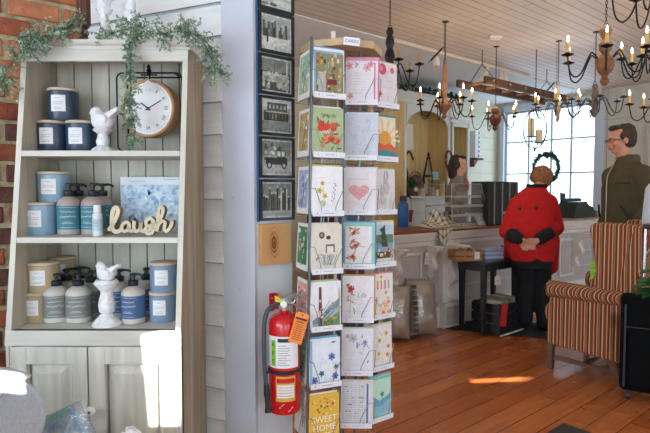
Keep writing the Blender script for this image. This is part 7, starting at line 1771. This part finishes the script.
def person(name_label, loc, rz, hgt, coat, trousers, hair, arms, headrot, hair_fn, skin, hfwd=.02, shoe='#1a1a1c', coat_rough=.8, collar=None, bulk=1.0, hem=.86, group=None, coat_bump=.15):
    s = hgt / 1.80; M0 = T(*loc) @ RZ(rz) @ Matrix.Scale(s, 4)
    root = thing('person', name_label, 'person', tuple(loc), rz)
    W_ = lambda p: M0 @ V(p)
    # body: one continuous skin-coloured figure
    mb = MB(); tor = [(.0, .0, .84, .15, .10), (0, 0, .92, .165, .115), (0, 0, 1.05, .14, .10), (0, 0, 1.2, .155, .11), (0, 0, 1.36, .17, .11), (0, .0, 1.46, .13, .08), (0, .0, 1.52, .055, .055)]
    mb.loft([[W_(q) for q in ering((x, y, z), rx, ry)] for x, y, z, rx, ry in tor], skin)
    mb.cap(W_((0, .0, 1.46)), .062 * s, W_((0, -hfwd * .8, 1.60)), .054 * s, skin)
    for q in (-1, 1):
        mb.cap(W_((q * .09, 0, .9)), .082 * s, W_((q * .10, -.005, .50)), .054 * s, skin); mb.cap(W_((q * .10, -.005, .50)), .054 * s, W_((q * .10, .015, .09)), .036 * s, skin); mb.cap(W_((q * .10, .02, .045)), .036 * s, W_((q * .11, -.13, .03)), .028 * s, skin)
        sh, el, wr, pn, hd = arms[q]
        mb.cap(W_(sh), .05 * s, W_(el), .04 * s, skin); mb.cap(W_(el), .038 * s, W_(wr), .026 * s, skin)
        hand(mb, W_(wr), M0.to_3x3() @ V(hd), M0.to_3x3() @ V(pn), s, skin, .5, q)
    hc = W_((0, -hfwd, 1.685)); HM = RZ(rz) @ headrot
    head(mb, hc, HM, s, skin); mb.build('body', root, mods=fuse(.0075, 3, .5)); face_parts(root, hc, HM, s, hair)
    # trousers
    mt_ = mat(trousers, .85, var=.08, scale=30, bump=.2, bs=50); mb = MB()
    mb.loft([[W_(p) for p in ering((0, 0, z), rx * bulk, ry * bulk)] for z, rx, ry in ((.80, .165, .12), (.9, .178, .13), (1.0, .168, .12), (1.04, .16, .115))], mt_)
    for q in (-1, 1): mb.cap(W_((q * .09, 0, .88)), .098 * s, W_((q * .10, -.005, .50)), .072 * s, mt_); mb.cap(W_((q * .10, -.005, .50)), .072 * s, W_((q * .105, .01, .10)), .060 * s, mt_)
    mb.build('trousers', root, mods=fuse(.010, 4, .5))
    for q in (-1, 1): mb = MB(); mb.cap(W_((q * .105, .04, .042)), .044 * s, W_((q * .115, -.13, .036)), .038 * s, mat(shoe, .4, var=.05)); mb.build('shoe', root, mods=fuse(.007, 2, .4))
    # jacket
    mc_ = mat(coat, coat_rough, var=.10, scale=18, bump=coat_bump, bs=60); mb = MB(); b = bulk
    rings = [(hem, .185, .135), (hem + .04, .20, .15), (1.0, .19, .145), (1.12, .19, .15), (1.28, .20, .15), (1.38, .185, .135), (1.45, .135, .105), (1.50, .088, .084), (1.55, .07, .075)]
    mb.loft([[W_(p) for p in ering((0, 0, z), rx * b, ry * b, p=2.1)] for z, rx, ry in rings], mc_)
    for q in (-1, 1):
        sh, el, wr, pn, hd = arms[q]; wv = V(wr) + (V(el) - V(wr)).normalized() * .03
        mb.cap(W_((q * .12, 0, 1.42)), .066 * s * b, W_((sh[0], sh[1], sh[2] - .03)), .072 * s * b, mc_); mb.cap(W_((sh[0], sh[1], sh[2] - .03)), .072 * s * b, W_(el), .062 * s * b, mc_); mb.cap(W_(el), .062 * s * b, W_(wv), .045 * s * b, mc_)
    if collar:
        for k in range(12):
            a = 2 * PI * k / 12; a2 = 2 * PI * (k + 1) / 12; r1, r2 = .078, .082
            if math.sin(a) < -.85 or math.sin(a2) < -.85: continue
            mb.cap(W_((r1 * math.cos(a), r1 * math.sin(a), 1.55)), .014 * s, W_((r1 * math.cos(a2), r1 * math.sin(a2), 1.55)), .014 * s, mc_, 8); mb.cap(W_((r1 * 1.08 * math.cos(a), r1 * 1.08 * math.sin(a), 1.53)), .016 * s, W_((r1 * 1.08 * math.cos(a2), r1 * 1.08 * math.sin(a2), 1.53)), .016 * s, mc_, 8)
    mb.build('jacket', root, mods=fuse(.010, 5, .5))
    hair_fn(root, hc, T(*hc) @ HM @ Matrix.Scale(s, 4), s)
    return root, W_, M0
def hair_short(col, grey=None):
    def f(root, hc, MM, s):
        m = mat(col, .8, var=.3, scale=60, bump=.8, bs=150); mb = MB()
        mb.ell((0, .042, .026), (.085, .084, .102), m, 24, 16, MM); mb.ell((0, -.035, .100), (.060, .052, .026), m, 14, 8, MM); mb.ell((0, .075, -.01), (.066, .045, .065), m, 14, 10, MM)
        for q in (-1, 1): mb.ell((q * .066, .012, .025), (.018, .045, .040), m, 10, 8, MM)
        for _ in range(60):
            a = rnd.random() * 6.28; e = rnd.uniform(.2, 1.4); mb.ell((.076 * math.cos(a) * math.cos(e), .038 + .078 * math.sin(a) * math.cos(e), .046 + .078 * math.sin(e)), .012, m, 6, 5, MM)
        mb.build('hair', root, mods=fuse(.006, 2, .4))
    return f
# --- man in the olive jacket, looking to the left
ZM = 4.55; mx = xat(626.5, ZM, 1.4); face_dir = V((-.99, -.05, 0)); rzm = math.atan2(face_dir.y, face_dir.x) + PI / 2
htm = (P(617, 127, ZM).z) / 1.79 * 1.80
armsM = {1: ((.21, 0, 1.42), (.255, .03, 1.13), (.22, -.09, .90), (-1, 0, 0), (-.1, -.3, -1)), -1: ((-.21, 0, 1.42), (-.25, .04, 1.13), (-.20, -.10, .90), (1, 0, 0), (.1, -.3, -1))}
hr = RZ(math.atan2(.14, -.98) + PI / 2 - rzm) @ RX(.10)
pm, WM_, MM_ = person('man in an olive zipped jacket and glasses standing behind the striped chair, looking left', (mx, ZM, 0), rzm, htm, '#4b4329', '#23242a', '#4f3f30', armsM, hr, hair_short('#43362a'), m_skin, collar=True, bulk=1.12, hfwd=.06)
sM = htm / 1.8
mb = MB(MM_); yk = -.155 * 1.12 + .008
mb.tube([(0, yk - .004, z) if z < 1.38 else (0, yk + (z - 1.38) * .5, z) for z in (.88, 1.0, 1.1, 1.2, 1.3, 1.38, 1.46, 1.53)], .006, mat('#9a8f78', .4, metal=.6), 6)
mb.build('zip', pm)
mk_ = mat('#14140f', .5, var=0); mb = MB(MM_); mb.tube([(.10, yk + .010, 1.33), (.20, yk + .07, 1.325)], .005, mk_, 6); mb.build('pocket_zip', pm); mb = MB(MM_); mb.tube([(.15, yk + .022, 1.14), (.20, yk + .06, 1.04)], .008, mk_, 6); mb.build('pocket_zip', pm); mb = MB(MM_); mb.tube([(-.15, yk + .022, 1.14), (-.20, yk + .06, 1.04)], .008, mk_, 6); mb.build('pocket_zip', pm)
mb = MB(MM_ ); hcm = MM_ @ V((0, -.06, 1.685)); GM = T(*hcm) @ RZ(rzm) @ hr @ Matrix.Scale(sM, 4); mb = MB(GM); mg = mat('#1d1a1a', .3, var=0)
for q in (-1, 1): mb.tube([(q * .032 + .022 * math.cos(a), -.104, -.004 + .015 * math.sin(a)) for a in [2 * PI * i / 14 for i in range(14)]], .0024, mg, 5, True); mb.tube([(q * .054, -.102, 0), (q * .074, -.05, .002), (q * .078, .015, .0)], .0024, mg, 5)
mb.tube([(-.010, -.106, 0), (.010, -.106, 0)], .0024, mg, 5); mb.build('glasses', pm, recalc=False)
# --- clerk behind the counter
ZK = 6.35; kx = xat(457, ZK, 1.4); kd = V((.92, -.40, 0)); rzk = math.atan2(kd.y, kd.x) + PI / 2
htk = P(461, 156.5, ZK).z / 1.79 * 1.80 + .0
def hair_back(root, hc, MM, s):
    m = mat('#33231a', .6, var=.2, scale=50, bump=.5, bs=120); mb = MB(); mb.ell((0, .042, .018), (.087, .088, .108), m, 24, 16, MM); mb.ell((0, -.035, .098), (.056, .046, .026), m, 14, 8, MM)
    mb.ell((0, .085, -.045), (.062, .055, .085), m, 16, 12, MM); mb.ell((-.0, .07, -.12), (.07, .05, .07), m, 14, 10, MM)
    for q in (-1, 1): mb.ell((q * .068, .018, -.005), (.018, .050, .06), m, 12, 8, MM); mb.ell((q * .05, .03, -.12), (.03, .035, .08), m, 12, 8, MM)
    mb.build('hair', root, mods=fuse(.006, 2, .4))
armsK = {1: ((.19, 0, 1.40), (.23, -.06, 1.15), (.14, -.26, 1.10), (0, 0, -1), (-.2, -1, -.1)), -1: ((-.19, 0, 1.40), (-.23, -.06, 1.15), (-.14, -.26, 1.10), (0, 0, -1), (.2, -1, -.1))}
pk_, WK_, MK_ = person('woman with dark pulled-back hair standing behind the counter, facing right', (kx, ZK, 0), rzk, htk, '#8a7f74', '#2a2c34', '#3a281c', armsK, RX(.12), hair_back, m_skin2, bulk=.95)
mb = MB(MK_); mb.ell((0, -.11, 1.42), (.055, .04, .09), mat('#b8566a', .8, var=.1), 12, 10); mb.build('pink_scarf', pk_)
# --- person in pale grey at the right edge
YG = 3.72; gx = xat(664, YG, 1.1); armsG = {1: ((.21, 0, 1.42), (.24, .03, 1.12), (.20, -.06, .86), (-1, 0, 0), (-.1, -.2, -1)), -1: ((-.21, 0, 1.38), (-.245, .0, 1.12), (-.21, -.04, .80), (1, 0, 0), (.1, -.2, -1))}
gx = xat(640.5, YG, 1.15) + .312
person('person in a loose pale grey sweater, only one sleeve inside the right edge', (gx, YG, 0), .1, 1.74, '#c3c9d2', '#2c3038', '#4a3a2c', armsG, Matrix.Identity(4), hair_short('#4a3a2c'), m_skin, bulk=1.22)
# --- woman in the red coat, bending to the counter, hands clasped behind
YW = 4.86
def PW(px, py, Y): return P(px, py, Y)
f1, f2 = F(523.5, 329.5, .011), F(545.5, 332, .011)
root = thing('person', 'woman with curly ginger hair bending forward in a red coat, hands clasped behind her', 'person', tuple((f1 + f2) / 2))
k = YW / 525; s = .96
hip = PW(531, 246, YW); shl, shr = PW(517, 204, YW + .18), PW(549.5, 202, YW + .18); neck = PW(535, 190, YW + .27); hdc = PW(541.5, 181, YW + .40)
elL, elR = PW(506.5, 232, YW + .02), PW(556.5, 228, YW + .04); wrL, wrR = PW(520, 239.5, YW - .19), PW(537, 240.5, YW - .19)
mb = MB(); sk = m_skin2
mb.loft([ering(hip + V((0, 0, -.06)), .14, .11), ering(hip + V((0, .0, .02)), .15, .12), ering(hip.lerp(neck, .4), .13, .11), ering(hip.lerp(neck, .75), .15, .11), ering(neck + V((0, 0, -.04)), .09, .08), ering(neck + V((0, 0, .03)), .05, .05)], sk)
HMw = RZ(PI) @ RX(.75)
mb.cap(neck, .055, hdc + V((0, -.03, -.03)), .052, sk); head(mb, hdc, HMw, .98, sk)
kn1, kn2 = V((f1.x + .01, YW + .02, .46)), V((f2.x - .01, YW + .02, .46))
for f_, kn, sx in ((f1, kn1, -1), (f2, kn2, 1)):
    mb.cap(hip + V((sx * .08, 0, -.05)), .08, kn, .053, sk); mb.cap(kn, .053, V((f_.x, f_.y + .02, .09)), .036, sk); mb.cap(V((f_.x, f_.y + .03, .05)), .036, V((f_.x + sx * .02, f_.y + .16, .04)), .028, sk)
for sh, el, wr, sx in ((shl, elL, wrL, 1), (shr, elR, wrR, -1)):
    mb.cap(sh, .05, el, .04, sk); mb.cap(el, .038, wr, .026, sk)
    hand(mb, wr, V((sx * .80, -.15, -.42)), V((0, -.5 if sx > 0 else .5, -.4)), .92, sk, .55, sx)
mb.build('body', root, mods=fuse(.006, 2, .4)); face_parts(root, hdc, HMw, .98, '#7a4a30')
mtr = mat('#121318', .9, var=.1, scale=30, bump=.2, bs=50); mb = MB()
mb.loft([ering(hip + V((0, 0, -.20)), .19, .15), ering(hip + V((0, 0, -.10)), .205, .165), ering(hip + V((0, 0, .0)), .19, .155), ering(hip + V((0, .02, .06)), .17, .14)], mtr)
for f_, kn, sx in ((f1, kn1, -1), (f2, kn2, 1)): mb.cap(hip + V((sx * .085, 0, -.10)), .112, kn + V((sx * .0, 0, 0)), .088, mtr); mb.cap(kn, .088, V((f_.x, f_.y, .12)), .082, mtr)
mb.build('trousers', root, mods=fuse(.010, 4, .5))
for f_, sx in ((f1, -1), (f2, 1)): mb = MB(); mb.cap(V((f_.x, f_.y + .02, .058)), .044, V((f_.x + sx * .02, f_.y + .17, .052)), .038, mat('#15161a', .35, var=.05)); mb.build('shoe', root, mods=fuse(.007, 2, .4))
mred = mat('#c60a10', .8, var=.10, scale=14, bump=.15, bs=60); mb = MB()
rg = [(531, 260, .0, .200, .160), (531, 246, 0, .232, .175), (531, 236, .02, .208, .165), (531, 222, .07, .205, .16), (531.5, 209, .13, .215, .152), (532, 200, .18, .195, .135), (533.5, 193, .22, .145, .112), (536, 186.5, .27, .085, .085)]
mb.loft([ering(PW(a, b, YW + c_), rx, ry, 24, None, 2.3) for a, b, c_, rx, ry in rg], mred)
for sh, el, wr in ((shl, elL, wrL), (shr, elR, wrR)):
    mb.cap(sh, .078, el, .070, mred); mb.cap(el, .070, wr.lerp(el, .25), .052, mred)
mb.cap(PW(509.5, 240, YW + .06), .055, PW(509.5, 256, YW + .08), .045, mred); mb.cap(PW(551.5, 240, YW + .04), .075, PW(552, 268, YW + .06), .055, mred); mb.cap(PW(549, 248, YW + .14), .07, PW(548, 270, YW + .14), .06, mred)
mb.build('red_coat', root, mods=fuse(.010, 4, .5))
mb = MB(); mb.loft([ering(PW(528, 255, YW - .0), .165, .158), ering(PW(529, 248, YW - .0), .185, .172)], mat('#8b93ad', .8, var=.08)); mb.build('shirt_tail', root)
mcf_ = mat('#141a18', .9, var=.2, bump=.6, bs=120)
for el, wr, nm in ((elL, wrL, 'cuff'), (elR, wrR, 'cuff')): mb = MB(); mb.cap(wr.lerp(el, .12), .054, wr.lerp(el, .52), .070, mcf_); mb.build(nm, root, mods=fuse(.009, 3, .5))
mb = MB()
for i in range(9):
    a0, a1 = math.radians(180 + 20 * i), math.radians(200 + 20 * i); c0_ = PW(536.5, 186, YW + .25)
    mb.cap(c0_ + V((.085 * math.cos(a0), .07 * math.sin(a0), 0)), .020, c0_ + V((.085 * math.cos(a1), .07 * math.sin(a1), 0)), .020, mcf_)
mb.build('collar', root, mods=fuse(.007, 2, .5))
for px, py in ((519.5, 208.5), (536, 208)): c0_ = PW(px, py, YW - .025); mb = MB(); mb.lathe([(0, 0), (.016, 0), (.016, .006), (.010, .009), (0, .009)], mat('#241012', .4), M=T(*c0_) @ RX(PI / 2), n=16); mb.build('button', root)
mh = mat('#a8704a', .85, var=.35, scale=70, bump=1.0, bs=160); mb = MB(); MMh = T(*hdc) @ HMw
mb.ell((0, .032, .02), (.094, .108, .112), mh, 24, 16, MMh)
for _ in range(220):
    d = V((rnd.gauss(0, 1), rnd.gauss(.3, 1), rnd.gauss(.4, 1))).normalized()
    if d.y < -.68: continue
    mb.ell((d.x * .095, .022 + d.y * .112, .03 + d.z * .102), rnd.uniform(.012, .02), mh, 7, 5, MMh)
mb.build('curly_hair', root, mods=fuse(.007, 1, .3))
# ================================================================ CAMERA AND LIGHT
cam = bpy.data.cameras.new('camera'); co = bpy.data.objects.new('camera', cam); COL.objects.link(co)
cam.sensor_width = 36; cam.lens = FPX / 650 * 36; cam.clip_start = .05; co.location = (0, 0, H); co.rotation_euler = (PI / 2 - TH, 0, 0)
SC.camera = co
def area(name, loc, target, sx, sy, power, col):
    l = bpy.data.lights.new(name, 'AREA'); l.shape = 'RECTANGLE'; l.size = sx; l.size_y = sy; l.energy = power; l.color = col
    o = bpy.data.objects.new(name, l); COL.objects.link(o); o.location = loc
    o.rotation_euler = (V(target) - V(loc)).to_track_quat('-Z', 'Y').to_euler(); return o
cool = (.64, .83, 1.0)
# area lamps added in the unseen window openings as fill
for a0, a1 in ((-2.6, -.2), (.4, 2.6)):
    c = B((a0 + a1) / 2, B0 + .03, 1.25); area('daylight_fill', c, c + VX, a1 - a0, 1.25, 30, cool)
for b0, b1 in ((-2.4, -.3), (.1, 2.0)):
    c = B(A0 + .03, (b0 + b1) / 2, 1.5); area('daylight_fill', c, c + UX, b1 - b0, 1.8, 42, cool)
def portal(c, d, sx, sy):
    o = area('window_portal', c, c + d, sx, sy, 1, (1, 1, 1)); o.data.cycles.is_portal = True
portal(B(CA + .02, (wb0 + wb1) / 2, (wzb + 2.63) / 2), -UX, wb1 - wb0, 2.63 - wzb)
portal(B(5.7, B0 - .03, 1.25), VX, 3.0, 1.3)
c = B(5.7, B0 + .03, 1.25); area('daylight_fill', c, c + VX, 3.0, 1.25, 75, cool)  # fill lamp added in an unseen window to brighten the counter front
s = bpy.data.lights.new('sun', 'SUN'); s.energy = 40; s.angle = math.radians(.2); s.color = (1.0, .95, .88)
so = bpy.data.objects.new('sun', s); COL.objects.link(so); so.rotation_euler = SUN.to_track_quat('-Z', 'Y').to_euler()
w = bpy.data.worlds.new('sky'); SC.world = w; w.use_nodes = True
bg = w.node_tree.nodes['Background']; bg.inputs[0].default_value = (.78, .88, 1.0, 1); bg.inputs[1].default_value = 5.0
SC.view_settings.view_transform = 'Standard'; SC.view_settings.look = 'None'; SC.view_settings.gamma = 1; SC.view_settings.exposure = -0.1
SC.view_settings.use_curve_mapping = False
SC.cycles.use_denoising = True
SC.cycles.max_bounces = 8; SC.cycles.transparent_max_bounces = 16
SC.cycles.sample_clamp_indirect = 6
